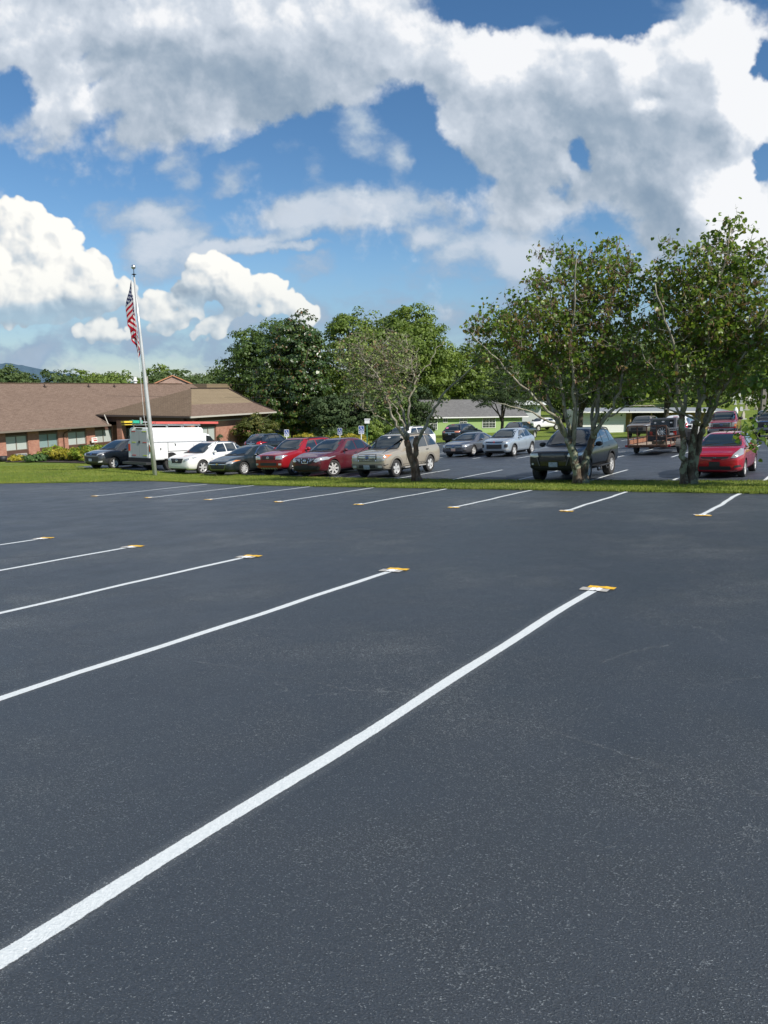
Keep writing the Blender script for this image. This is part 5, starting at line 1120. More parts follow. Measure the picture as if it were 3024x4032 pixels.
def rearset(p, lamps=None, plate_z=.95, wz=(1.22, 1.62), hatch=True, lampm=M_RED, bump=None):
    hw = p['W']/2; p['rwin'] = [(-hw*.74, wz[0]), (hw*.74, wz[0]), (hw*.62, wz[1]), (-hw*.62, wz[1])]
    p.setdefault('dress', []); p['dress'] += [('tail_lamp', lampm, 'B', mir(lamps or [(hw*.60, wz[0]-.26), (hw*.90, wz[0]-.28), (hw*.93, wz[0]-.04), (hw*.62, wz[0]-.10)]), .016), ('number_plate', M_PLATE, 'B', [plate(0, plate_z)], .03), ('rear_bumper', M_PLB, 'B', [[(-hw*.9, .30), (hw*.9, .30), (hw*.92, .50), (-hw*.92, .50)]], .015), ('brake_lamp', M_RED, 'B', [rrect(-.16, wz[1]+.02, .16, wz[1]+.05, .01)], .03)]
    return p
# 11 black SUV seen from behind, roof rails
p = P(L=4.69, W=1.885, H=1.74, wb=2.70, fo=.93, r=.36, hh=1.0, hc=1.12, belt=1.08, sc=1.15, sr=1.95, se=4.0, sg=4.50, hg=1.20, zb=.24, nose=.18, tail=.16, rw=.68, handles=[(2.55, 1.0), (3.35, 1.03)], hm=M_CHR, ms=1.7)
p['win'] = wins(1.68, 2.22, 1.60, 1.13, [2.70, 3.50], 4.12, 4.28, .05)
rearset(p, [(.52, .94), (.88, .92), (.91, 1.22), (.60, 1.14)], .92); p['extra'] = [rails(M_CHR, s0=2.1, s1=4.1, h=.06), bars('tailgate_trim', M_CHR, 1.02, 1.02, 1, .42, .015, 'B'), badge([ell(0, 1.12, .07, .03)], M_CHR, 'B')]
BLK = m_carpaint('black_paint2', (.010, .012, .015), .3, .22)
car('parked_car', p, (-9.0, 59.3), NOSE_OUT, 'black SUV with silver roof rails seen from behind near the brick wing', 'car', BLK, 'vehicles seen from behind in the far lot')
# 12 black SUV rear, far left of green house
p = P(L=5.17, W=1.99, H=1.79, wb=3.02, fo=1.0, r=.38, hh=1.05, hc=1.18, belt=1.12, sc=1.25, sr=2.1, se=4.45, sg=4.95, hg=1.22, zb=.25, nose=.18, tail=.18, rw=.68, handles=[(2.8, 1.0), (3.7, 1.03)], ms=1.8)
p['win'] = wins(1.80, 2.35, 1.65, 1.17, [2.90, 3.80], 4.5, 4.68, .05)
rearset(p, [(.46, 1.0), (.90, 1.0), (.93, 1.14), (.50, 1.12)], .88, (1.24, 1.64), lampm=flat('pale_tail_lamp', (.55, .22, .14), .2, coat=1.)); p['extra'] = [bars('tailgate_trim', M_CHR, 1.0, 1.0, 1, .50, .02, 'B'), badge([ell(.45, 1.42, .16, .07)], flat('pink_sticker', (.75, .22, .42), .6), 'B')]
car('parked_car', p, (7.5, 70.2), NOSE_OUT, 'black family SUV with a pink window sticker before the green house', 'car', BLK, 'vehicles seen from behind in the far lot')
# 13 black crossover
p = P(L=4.60, W=1.86, H=1.70, wb=2.69, fo=.93, r=.36, hh=1.0, hc=1.12, belt=1.07, sc=1.12, sr=1.92, se=3.85, sg=4.38, hg=1.20, zb=.24, nose=.18, tail=.16, rw=.68, clad=(.06, .10, M_PLB), ms=1.68, spokes=10)
p['win'] = wins(1.65, 2.2, 1.57, 1.12, [2.68, 3.45], 3.95, 4.12, .06); rearset(p, [(.40, 1.02), (.90, 1.06), (.93, 1.18), (.56, 1.14)], .85); p['extra'] = [rails(M_CHR, s0=2.1, s1=3.9)]
car('parked_car', p, (13.2, 71.6), NOSE_OUT, 'black crossover half hidden behind the silver-blue crossover', 'car', BLK, 'vehicles seen from behind in the far lot')
# 14 white long SUV
WH = m_carpaint('white_paint', (.76, .77, .76), .0, .35)
p = P(L=5.65, W=2.01, H=1.90, wb=3.3, fo=1.0, r=.40, hh=1.12, hc=1.22, belt=1.16, sc=1.35, sr=2.1, se=5.1, sg=5.50, hg=1.26, zb=.32, nose=.14, tail=.12, rw=.73, square=.6, ms=1.85, handles=[(2.85, 1.08), (3.75, 1.1)], gaps=[((2.95, .5), (2.95, 1.14))], mk=1.25)
p['win'] = wins(1.82, 2.28, 1.76, 1.20, [2.96, 3.90], 5.12, 5.24, .0)
p['dress'] = [('grille', M_PLB, 'F', [rrect(-.5, .72, .5, 1.02, .03)], .012), ('headlamp', M_LAMP, 'F', mir([(.55, .78), (.90, .80), (.92, 1.02), (.56, 1.02)]), .014), ('lower_intake', M_PLB, 'F', [rrect(-.6, .36, .6, .48, .03)], .012), ('windscreen_sticker', M_WHP, 'F', [[(.5, 1.42), (.66, 1.62), (.70, 1.60), (.6, 1.42)]], .02)]
p['extra'] = [bars('grille_bar', M_CHR, .87, .87, 1, .5, .04), rails(M_PLB, s0=2.4, s1=5.0)]
car('parked_car', p, (1.75, 55.2), NOSE_IN, 'long white SUV standing behind the tan SUV', 'car', WH, 'vehicles facing the camera deeper in the far lot')
# 15 brown dusty SUV behind the trailer
p = P(L=4.75, W=1.9, H=1.80, wb=2.7, fo=.88, r=.38, hh=1.10, hc=1.20, belt=1.14, sc=1.3, sr=1.9, se=4.1, sg=4.5, hg=1.24, zb=.34, nose=.14, tail=.12, rw=.74, square=.7, ms=1.78)
p['win'] = wins(1.72, 2.1, 1.66, 1.18, [2.7, 3.5], 4.2, 4.3, .0)
p['dress'] = [('grille', M_PLB, 'F', [rrect(-.5, .60, .5, .86, .03)], .012), ('headlamp', M_LAMP, 'F', mir([(.52, .90), (.86, .92), (.9, 1.04), (.54, 1.02)]), .014), ('bumper', M_PLB, 'F', [[(-.9, .40), (.9, .40), (.9, .56), (-.9, .56)]], .02)]
car('parked_car', p, (22.9, 65.3), NOSE_IN, 'dusty brown SUV facing out behind the mesh gate of the trailer', 'car', m_carpaint('dusty_brown', (.20, .165, .13), .3, .4, dust=.3), 'vehicles facing the camera deeper in the far lot')
# pickups
def pickup(L_, W_, H, paint, pos, head, label, dress, extra, crew=True, group='pickup trucks along the far edge'):
    se = 3.95 if crew else 3.4
    p = P(L=L_, W=W_, H=H, wb=3.6, fo=.95, r=.42, hh=1.26, hc=1.36, belt=1.28, sc=1.45, sr=2.05, se=se, sg=se+.30, hg=1.38, zb=.45, nose=.12, tail=.10, rw=.74, square=.9, ms=1.9, mk=1.5, mm=M_PLB, gap=.08, tw=.27, ht=1.36, handles=[(2.85, 1.15)], drop=.03)
    p['win'] = wins(1.88, 2.25, H-.13, 1.33, [2.95], se-.02, se+.06, .0); p['dress'] = dress; p['extra'] = extra
    return car('pickup_truck', p, pos, head, label, 'pickup truck', paint, group)
pickup(5.95, 2.03, 1.99, m_carpaint('faded_maroon', (.26, .018, .030), .1, .34, dust=.04), (26.4, 57.4), NOSE_IN+R(4), 'faded maroon pickup truck with a chrome grille behind the red hatchback',
       [('grille', M_PLB, 'F', [rrect(-.62, .84, .62, 1.16, .03)], .012), ('headlamp', M_LAMP, 'F', mir([(.66, .84), (.94, .86), (.96, 1.16), (.68, 1.16)]), .014), ('turn_lamp', M_AMB, 'F', mir([(.85, .86), (.95, .88), (.95, 1.0), (.86, 1.0)]), .02), ('bumper', M_CHR, 'F', [[(-1.0, .52), (1.0, .52), (1.0, .74), (-1.0, .74)]], .06), ('front_plate', M_PLB, 'F', [plate(0, .60)], .08)],
       [bars('grille_bar', M_CHR, .86, 1.14, 4, .62, .016), badge([[(-.63, .84), (-.56, .84), (-.56, 1.16), (-.63, 1.16)], [(.56, .84), (.63, .84), (.63, 1.16), (.56, 1.16)]], M_CHR, off=.025), badge([ell(0, 1.0, .12, .05)], flat('blue_oval', (.04, .08, .2), .3), off=.04)])
def _ram(e, bvh, p, paint, S):
    b = MB(); z0, h = .985, .085; t = .018
    def st(x0, z0_, x1, z1): b.bar((0, x0, z0_), (0, x1, z1), .02, t)
    X = S(-.03)
    glyphs = {'R': [((0, 0), (0, 1)), ((0, 1), (.8, 1)), ((.8, 1), (.8, .5)), ((.8, .5), (0, .5)), ((.3, .5), (.85, 0))], 'A': [((0, 0), (.45, 1)), ((.45, 1), (.9, 0)), ((.2, .35), (.7, .35))], 'M': [((0, 0), (0, 1)), ((0, 1), (.45, .3)), ((.45, .3), (.9, 1)), ((.9, 1), (.9, 0))]}
    y = -.24
    for ch in 'RAM':
        for (a, c) in glyphs[ch]: b.bar((X, y+a[0]*.12, z0+a[1]*h), (X, y+c[0]*.12, z0+c[1]*h), .022, .022)
        y += .165
    # read left to right from the front: +y is the viewer's right
    b.build('badge', M_CHR, e)
pickup(6.0, 2.08, 1.98, m_carpaint('navy_paint', (.012, .016, .022), .3, .22), (27.6, 52.9), NOSE_IN+R(3), 'dark pickup truck with chrome lettering on its grille at the right edge',
       [('grille', M_PLB, 'F', [rrect(-.66, .80, .66, 1.18, .06)], .012), ('headlamp', M_LAMP, 'F', mir([(.70, .92), (.96, .94), (.97, 1.18), (.72, 1.18)]), .014), ('bumper', M_CHR, 'F', [[(-1.0, .54), (1.0, .54), (1.0, .76), (-1.0, .76)]], .06), ('lower_intake', M_PLB, 'F', [rrect(-.5, .56, .5, .66, .02)], .08)],
       [_ram, bars('grille_bar', M_CHR, 1.20, 1.20, 1, .68, .018), bars('grille_bar', M_CHR, .79, .79, 1, .68, .018)], crew=True)
pickup(5.4, 1.9, 1.80, WH, (22.6, 106.), NOSE_IN+R(-22), 'white pickup truck parked beyond the green house', [('grille', M_PLB, 'F', [rrect(-.55, .70, .55, 1.05, .05)], .012), ('headlamp', M_LAMP, 'F', mir(rrect(.58, .88, .92, 1.08, .03)), .014), ('lower_intake', M_PLB, 'F', [rrect(-.7, .46, .7, .62, .03)], .012)], [])
# 16 white SUV glimpsed between the trunks
p = P(L=5.0, W=1.98, H=1.88, wb=2.95, fo=.95, r=.40, hh=1.12, hc=1.22, belt=1.16, sc=1.3, sr=2.0, se=4.4, sg=4.85, hg=1.26, zb=.3, nose=.14, tail=.12, rw=.72, square=.5, ms=1.8)
p['win'] = wins(1.8, 2.2, 1.74, 1.20, [2.9, 3.8], 4.5, 4.62, .0); rearset(p, [(.72, .95), (.92, .95), (.93, 1.35), (.80, 1.30)], .95, (1.26, 1.70))
car('parked_car', p, (21.9, 54.6), NOSE_OUT, 'white SUV glimpsed between the stems of the rightmost tree', 'car', WH, 'vehicles seen from behind in the far lot')

# 17 off-road wagon with a spare wheel, seen from behind
def jeep():
    p = P(L=4.2, W=1.80, H=1.84, wb=2.95, fo=.6, r=.43)
    e = empty('off_road_car', label='dark boxy off-road car with a spare wheel on its tailgate, hitched to the trailer', cat='car'); x, y = uw(-10.55, 48.3); seat_on_ground(e, x, y, NOSE_OUT-R(0), 2.9, .0)
    pt = m_carpaint('granite_paint', (.030, .033, .038), .4, .35); top = flat('hardtop', (.07, .075, .085), .55)
    b = MB(); b.prism([(-2.05, .55), (1.2, .55), (1.35, .75), (2.0, .75), (2.05, 1.05), (.75, 1.16), (.6, 1.16), (-2.05, 1.16)], -.78, .78, 'Y'); o = b.build('body', pt, e); bv = o.modifiers.new('b', 'BEVEL'); bv.width = .03; bv.segments = 2
    b = MB(); b.prism([(-2.08, 1.16), (.62, 1.16), (.35, 1.80), (-1.95, 1.84)], -.76, .76, 'Y'); o = b.build('hardtop', top, e); bv = o.modifiers.new('b', 'BEVEL'); bv.width = .05; bv.segments = 3
    MB().box((-2.045, 0, 1.48), (.03, 1.22, .50)).build('rear_window', M_CG, e)
    for s in (1, -1):
        MB().box((-1.35, s*.765, 1.50), (1.0, .02, .40)).build('side_window', M_CG, e); MB().box((-.25, s*.765, 1.50), (.95, .02, .40)).build('side_window', M_CG, e)
        MB().box((-2.07, s*.68, .92), (.06, .17, .25)).build('tail_lamp', M_RED, e)
        for xx in (-1.45, 1.5):
            b = MB(); pts = [(-.62, -.25), (-.5, .25), (-.3, .42), (.3, .42), (.5, .25), (.62, -.25), (.56, -.25), (.45, .20), (.28, .37), (-.28, .37), (-.45, .20), (-.56, -.25)]
            b.prism([(xx+a, .62+c) for a, c in pts], s*.76, s*.96, 'Y') if s > 0 else b.prism([(xx+a, .62+c) for a, c in pts], s*.96, s*.76, 'Y'); b.build('fender_flare', M_PLB, e)
            wheel(e, xx, s*.82, .43, .43, .27, 8, 0, M_RIMD, s, .55)
        MB().box((.55, s*.98, 1.22), (.10, .22, .17)).build('mirror', M_PLB, e)
    # spare wheel on the gate
    w = wheel(e, -2.20, .0, 1.02, .41, .26, 9, 0, M_RIM, 1, .60); w.rotation_euler = (0, 0, math.pi/2); w.name = 'spare_wheel'
    b = MB(); b.box((-2.14, 0, .62), (.20, 1.62, .17)); b.build('rear_bumper', M_PLB, e)
    MB().box((-2.09, -.52, .87), (.02, .30, .15)).build('number_plate', M_WHP, e)
    b = MB()
    for (y_, z_, w_, h_) in ((.46, 1.56, .10, .07), (0.0, 1.62, .14, .07), (-.46, 1.55, .12, .06)): b.box((-2.066, y_, z_), (.01, w_, h_))
    for z_ in (1.10, 1.22): b.box((-2.075, -.50, z_), (.012, .46, .03))
    b.build('sticker', M_WHP, e)
jeep()

# 18 rusty utility trailer with a mesh ramp gate
def trailer():
    x, y = uw(-9.9, 41.9); e = empty('utility_trailer', label='rusty open utility trailer with plank floor and upright mesh ramp gate', cat='trailer'); seat_on_ground(e, x, y, NOSE_OUT, 3.0)
    rust = NT('rusty_steel'); rust.set(base=rust.ramp(rust.noise(6, 5, .65), [(.35, (.035, .022, .018)), (.55, (.12, .05, .028)), (.72, (.26, .11, .055))]), rough=.8); rust = rust.m
    wd = NT('worn_planks'); sp = wd.n('ShaderNodeSeparateXYZ'); wd.L.new(wd.tc.outputs['Object'], sp.inputs[0]); g = wd.mth('FRACT', wd.mth('MULTIPLY', sp.outputs[1], 6.9)); n = wd.noise(3, 5, .6, map=(1, 8, 1))
    c = wd.ramp(n, [(.3, (.30, .23, .165)), (.7, (.52, .42, .31))]); c = wd.mix(wd.sst(g, .93, .99), c, (.04, .03, .025)); wd.set(base=c, rough=.85); wd = wd.m
    W2 = .97; L2 = 1.95; FZ = .52
    b = MB(); b.box((0, 0, FZ), (2*L2, 2*W2-.06, .05)); b.build('floor', wd, e)
    b = MB()
    for s in (1, -1): b.box((0, s*W2, FZ-.03), (2*L2, .06, .11))
    for k in range(6): b.box((-L2+.05+k*.76, 0, FZ-.07), (.06, 2*W2, .07))
    for a, c in (((L2, W2, FZ-.05), (L2+1.25, 0, FZ-.05)), ((L2, -W2, FZ-.05), (L2+1.25, 0, FZ-.05))): b.bar(a, c, .08)
    b.build('frame', rust, e)
    b = MB()
    for s in (1, -1):
        b.bar((-L2, s*W2, FZ+.36), (L2, s*W2, FZ+.36), .045)
        for k in range(5): b.bar((-L2+.03+k*.96, s*W2, FZ), (-L2+.03+k*.96, s*W2, FZ+.36), .045)
    b.bar((L2, -W2, FZ+.36), (L2, W2, FZ+.36), .045); b.build('side_rail', rust, e)
    b = MB()
    b.box((0, W2+.0, FZ+.17), (2*L2-.5, .025, .22)); b.build('side_board', flat('rusty_board', (.30, .13, .07), .8, var=.35, scale=5), e)
    # upright gate
    gx = -L2-.03; b = MB(); GH = 1.02
    for k in range(5): yy = -W2+2*W2*k/4; b.bar((gx, yy, FZ), (gx-.04, yy, FZ+GH), .045)
    b.bar((gx, -W2, FZ+.02), (gx, W2, FZ+.02), .05); b.bar((gx-.04, -W2, FZ+GH), (gx-.04, W2, FZ+GH), .05); b.build('ramp_gate', rust, e)
    b = MB()
    for k in range(46): yy = -W2+2*W2*k/45; b.bar((gx+.02, yy, FZ+.02), (gx-.02, yy, FZ+GH), .004)
    for k in range(24): zz = FZ+GH*k/23; b.bar((gx+.0, -W2, zz), (gx+.0, W2, zz), .005)
    b.build('mesh', flat('mesh_wire', (.10, .07, .05), .7), e)
    for s in (1, -1):
        wheel(e, .35, s*(W2+.17), .34, .34, .19, 5, 0, flat('rusty_rim', (.42, .26, .18), .6), s, .58)
        b = MB(); n = 10; P1 = [(.35+.40*math.cos(math.pi*k/n), .36+.40*math.sin(math.pi*k/n)) for k in range(n+1)]; P2 = [(.35+.37*math.cos(math.pi*k/n), .36+.37*math.sin(math.pi*k/n)) for k in range(n, -1, -1)]
        b.prism(P1+P2, min(s*(W2+.04), s*(W2+.30)), max(s*(W2+.04), s*(W2+.30)), 'Y'); b.build('fender', M_PLG, e)
        MB().box((-L2+.1, s*(W2+.12), FZ-.02), (.06, .14, .10)).build('tail_lamp', M_RED, e)
        b = MB(); b.box((.35, s*W2*.5, .34), (.08, W2, .08)); b.build('axle', M_UND, e)
    MB().bar((L2+1.2, 0, FZ-.06), (L2+1.6, 0, FZ-.05), .09).build('tongue', rust, e)
    t = empty('floor_crate', label='low dark crate lying on the trailer floor behind the gate', cat='crate'); m = e.matrix_world @ Matrix.Translation((-1.2, -.42, FZ+.03)); t.matrix_world = m
    b = MB(); b.box((0, 0, .09), (.40, .62, .16)); b.build('box', flat('dark_wood', (.05, .045, .03), .8, var=.3), t); b = MB(); b.box((0, -.2, .185), (.42, .05, .03)); b.box((0, .2, .185), (.42, .05, .03)); b.build('batten', rust, t)
trailer()

# 19 white service van with a ladder rack
def van():
    e = empty('service_van', label='white utility service van with side bins and loaded ladder rack behind the flagpole', cat='van')
    # rear right wheel measured; nose points away from the camera
    f = Vector((VX, VY)); l = Vector((-f.y, f.x)); px, py = -12.35, 41.3
    c = Vector((px, py))+f*1.95-l*-.0; c = c+l*(.98); seat_on_ground(e, c.x, c.y, NOSE_OUT, 3.5)
    wp = m_carpaint('van_white', (.80, .81, .80), .0, .4); ws = flat('shaded_rear_white', (.40, .41, .41), .45)  # rear doors: the white paint again, greyed to carry its shade
    RX = -2.75; BF = 1.15     # box from rear to its front
    # cab
    b = MB(); b.prism([(BF, .45), (3.15, .45), (3.3, .62), (3.28, 1.0), (3.1, 1.16), (2.35, 1.30), (1.55, 2.02), (BF, 2.10)], -.93, .93, 'Y'); o = b.build('cab', wp, e); bv = o.modifiers.new('b', 'BEVEL'); bv.width = .09; bv.segments = 3
    for s in (1, -1):
        b = MB(); pts = [(1.30, 1.36), (2.22, 1.34), (1.62, 1.90), (1.30, 1.94)]; b.prism(pts, min(s*.93, s*.937), max(s*.93, s*.937), 'Y'); b.build('side_window', M_CG, e)
    # box body: sloped-in upper half
    z0, zm, z1 = .62, 1.62, 2.42; wl, wu = 1.04, .88
    b = MB(); prof = [(-wl, z0), (wl, z0), (wl, zm), (wu+.04, zm+.04), (wu, z1-.12), (wu-.12, z1), (-wu+.12, z1), (-wu, z1-.12), (-wu-.04, zm+.04), (-wl, zm)]
    b.prism(prof, RX, BF, 'X'); o = b.build('box_body', wp, e); bv = o.modifiers.new('b', 'BEVEL'); bv.width = .07; bv.segments = 4
    # wheel arch panel
    for s in (-1,):
        for (x0, x1, za, zb_) in ((RX+.06, RX+1.05, .70, 1.58), (RX+1.10, BF-.05, 1.12, 1.58), (BF-.75, BF-.05, .70, 1.08)):
            b = MB(); b.box(((x0+x1)/2, s*(wl+.008), (za+zb_)/2), (x1-x0, .016, zb_-za)); d = b.build('bin_door', wp, e)
            MB().box(((x0+x1)/2 if za < 1 else x0+.5, s*(wl+.02), (za+zb_)/2+.1), (.07, .02, .12)).build('latch', M_PLB, d)
        b = MB(); b.box((RX+1.55, s*(wl+.02), 1.52), (.12, .012, .02)); b.prism([(BF-1.0, 1.36), (BF-.93, 1.40), (BF-1.0, 1.44)], -wl-.022, -wl-.018, 'Y'); b.box((BF-.78, s*(wl+.02), 1.40), (.18, .012, .025)); b.build('logo', M_PLG, e)
        b = MB(); b.box((BF-.25, s*(wu+.02), 1.72), (.16, .012, .03)); b.build('lettering', M_PLB, e)
    for s in (-1, 1):
        b = MB()
        for (xa, za, xb, zb_) in ((RX+.03, 1.60, BF-.03, 1.60), (RX+1.075, .70, RX+1.075, 1.60), (RX+1.075, 1.10, BF-.03, 1.10), (BF-.78, .70, BF-.78, 1.10), (RX+.03, 1.66, BF-.03, 1.66)): b.bar((xa, s*(wl+.012), za), (xb, s*(wl+.012), zb_), .018)
        b.build('panel_seam', M_PLG, e)
        b = MB()
        for k in range(3): b.bar((RX+.5+k*1.2, s*(wu+.006), 1.75), (RX+.5+k*1.2, s*(wu+.006), 2.28), .012)
        b.build('rivet_line', flat('seam_grey', (.55, .56, .56), .5), e)
    # rear face
    b = MB(); b.box((RX-.012, 0, 1.50), (.024, 1.62, 1.56)); b.build('rear_panel', wp, e)
    for s in (1, -1):
        b = MB(); b.box((RX-.035, s*.34, 1.52), (.03, .66, 1.46)); d = b.build('rear_door', ws, e)
        for zz, m in ((2.20, 0 if s > 0 else 1), (1.60, 1 if s > 0 else 0), (.88, 0 if s > 0 else 1)):
            b = MB(); b.box((RX-.054, s*(.46), zz), (.008, .32, .05)); b.build('reflective_tape', flat('red_tape', (.50, .05, .04), .5) if m == 0 else flat('lime_tape', (.50, .58, .05), .5), d)
        MB().box((RX-.03, s*.88, 1.30), (.05, .13, .40)).build('tail_lamp', M_RED, e); MB().box((RX-.03, s*.88, 1.85), (.05, .11, .18)).build('side_latch', M_PLB, e)
    MB().box((RX-.06, -.03, 1.62), (.03, .12, .14)).build('door_latch', M_PLB, e); MB().box((RX-.02, .86, .85), (.03, .16, .20)).build('number_plate', M_WHP, e)
    b = MB(); b.box((RX-.02, 0, 2.36), (.06, .5, .07)); b.build('brake_lamp', M_PLB, e)
    b = MB(); b.box((RX-.0, 0, .60), (.14, 1.90, .30)); b.build('lower_panel', M_UND, e)
    b = MB(); b.box((RX-.25, 0, .46), (.36, 2.0, .13)); b.build('rear_bumper', flat('diamond_plate', (.06, .062, .065), .45, metal=.4), e)
    MB().box((0.1, 0, .42), (5.4, 1.3, .22)).build('chassis', M_UND, e)
    for x_, dl in ((-1.45, 1), (2.35, 0)):
        for s in (1, -1):
            wheel(e, x_, s*.86, .40, .40, .30 if dl else .24, 8, 0, M_RIM if not dl else M_RIMD, s, .56)
    b = MB(); b.prism([(-1.45+.50*math.cos(math.pi*k/12), .62+.42*math.sin(math.pi*k/12)) for k in range(13)], -wl-.012, -wl-.004, 'Y'); b.build('wheel_arch', M_UND, e)
    b = MB(); b.box((1.8, -1.05, 1.35), (.12, .16, .30)); b.build('mirror', M_PLB, e)
    # rack
    rk = flat('rack_silver', (.50, .51, .51), .4, metal=.6)
    b = MB()
    for s in (1, -1):
        b.bar((RX+.05, s*.72, z1+.13), (BF-.1, s*.72, z1+.13), .05)
        for k in range(4): xx = RX+.2+k*1.15; b.bar((xx, s*.72, z1-.02), (xx, s*.72, z1+.15), .05)
    for k in range(4): xx = RX+.2+k*1.15; b.bar((xx, -.80, z1+.17), (xx, .80, z1+.17), .06)
    b.build('ladder_rack', rk, e)
    def load(name, label, cat): q = empty(name, label=label, cat=cat); q.matrix_world = e.matrix_world.copy(); return q
    bpy.context.view_layer.update()
    q = load('extension_ladder', 'red fibreglass extension ladder strapped on top of the white van', 'ladder'); red = flat('red_fibreglass', (.60, .12, .10), .5, var=.15)
    for s in (-1, 1):
        b = MB(); b.bar((RX+.55, -.52+s*.19, z1+.27), (BF+1.35, -.52+s*.19, z1+.27), .035, .13); b.build('side_rail', red, q)
    b = MB()
    for k in range(16): xx = RX+.7+k*.30; b.bar((xx, -.70, z1+.27), (xx, -.34, z1+.27), .03)
    b.build('rungs', rk, q)
    b = MB()
    for xx in (RX+2.2, RX+2.9, BF+.2): b.box((xx, -.72, z1+.28), (.22, .012, .07))
    b.build('sticker', flat('yellow_sticker', (.75, .60, .12), .6), q)
    q = load('stepladder', 'yellow and green stepladder ends sticking out over the rear of the van', 'ladder')
    b = MB(); b.bar((RX-.75, .45, z1+.30), (RX-.15, .45, z1+.31), .30, .10); b.bar((RX-.70, .47, z1+.15), (RX+.0, .47, z1+.17), .28, .04); b.build('rail_end', flat('yellow_fibreglass', (.70, .50, .05), .5), q)
    b = MB(); b.bar((RX-.22, .38, z1+.32), (RX+.40, .38, z1+.31), .32, .16); b.build('rail', flat('green_fibreglass', (.03, .38, .24), .5), q)
    b = MB(); b.bar((RX+.40, .40, z1+.30), (RX+2.4, .40, z1+.29), .34, .07); b.bar((RX+.22, .15, z1+.20), (RX+.22, .15, z1+.55), .07); b.bar((RX+.05, .62, z1+.2), (RX+.05, .62, z1+.42), .06); b.build('clamp', rk, q)
van()

# ------------------------------------------------------------------ trees
TREE_A = dict(base=(1.24, 28.67), stems=[
    ([(0.03, 0.00, -0.00), (-0.11, 0.00, 0.67), (-0.25, 0.00, 1.21), (-0.37, 0.00, 1.60)], 0.17, 0.13),
    ([(0.13, 0.00, -0.00), (0.05, 0.00, 0.57), (0.00, 0.00, 1.16), (0.02, 0.00, 1.60), (0.05, 0.00, 1.73)], 0.14, 0.105),
    ([(-0.37, 0.00, 1.60), (-0.67, -0.15, 2.05), (-0.89, -0.30, 2.54), (-1.05, -0.45, 3.02), (-1.24, -0.60, 3.54), (-1.59, -0.75, 4.15), (-2.10, -0.90, 4.79)], 0.085, 0.018),
    ([(-0.37, 0.00, 1.60), (-0.40, 0.13, 2.13), (-0.57, 0.27, 2.71), (-0.77, 0.40, 3.30), (-1.17, 0.53, 3.88), (-1.21, 0.67, 4.66), (-1.26, 0.80, 5.34)], 0.08, 0.015),
    ([(-0.37, 0.00, 1.60), (-0.48, -0.04, 2.14), (-0.66, -0.08, 2.53), (-0.87, -0.12, 3.01), (-1.36, -0.16, 3.59), (-1.84, -0.20, 4.16)], 0.06, 0.015),
    ([(0.02, 0.00, 1.45), (0.18, -0.20, 1.96), (0.46, -0.40, 2.45), (0.76, -0.60, 3.03), (1.12, -0.80, 3.54), (1.73, -1.00, 4.05), (2.26, -1.20, 4.49)], 0.09, 0.02),
    ([(-0.34, 0.00, 2.04), (-0.28, 0.08, 2.72), (-0.16, 0.17, 3.44), (0.03, 0.25, 3.88), (0.32, 0.33, 4.36), (0.75, 0.42, 4.89), (1.07, 0.50, 5.37)], 0.06, 0.012),
    ([(0.02, 0.00, 3.88), (-0.14, 0.17, 4.36), (-0.27, 0.33, 5.03), (-0.38, 0.50, 5.51)], 0.035, 0.012),
    ([(-0.92, 0.00, 2.19), (-1.36, -0.27, 2.49), (-1.72, -0.53, 2.72), (-2.02, -0.80, 2.80)], 0.03, 0.01),
    ([(-0.77, 0.00, 2.92), (-0.28, 0.30, 3.49), (0.02, 0.60, 4.46), (0.13, 0.90, 5.15)], 0.03, 0.01),
  ], env=[
    (-1.45, 0.00, 4.54, 1.58, 1.28, 1.0),
    (-2.05, 0.40, 3.59, 0.98, 0.79, 0.6),
    (-0.48, 0.20, 3.88, 0.79, 0.69, 0.45),
    (-2.30, -0.50, 4.80, 0.89, 0.89, 0.6),
    (-0.77, 0.50, 5.04, 0.89, 0.69, 0.5),
    (-1.55, -0.50, 3.31, 1.08, 0.59, 0.5),
    (-0.39, 0.00, 4.64, 0.59, 0.59, 0.2),
    (0.84, -0.60, 3.31, 0.39, 0.25, 0.35),
    (1.46, -0.90, 3.87, 0.39, 0.20, 0.2),
  ])
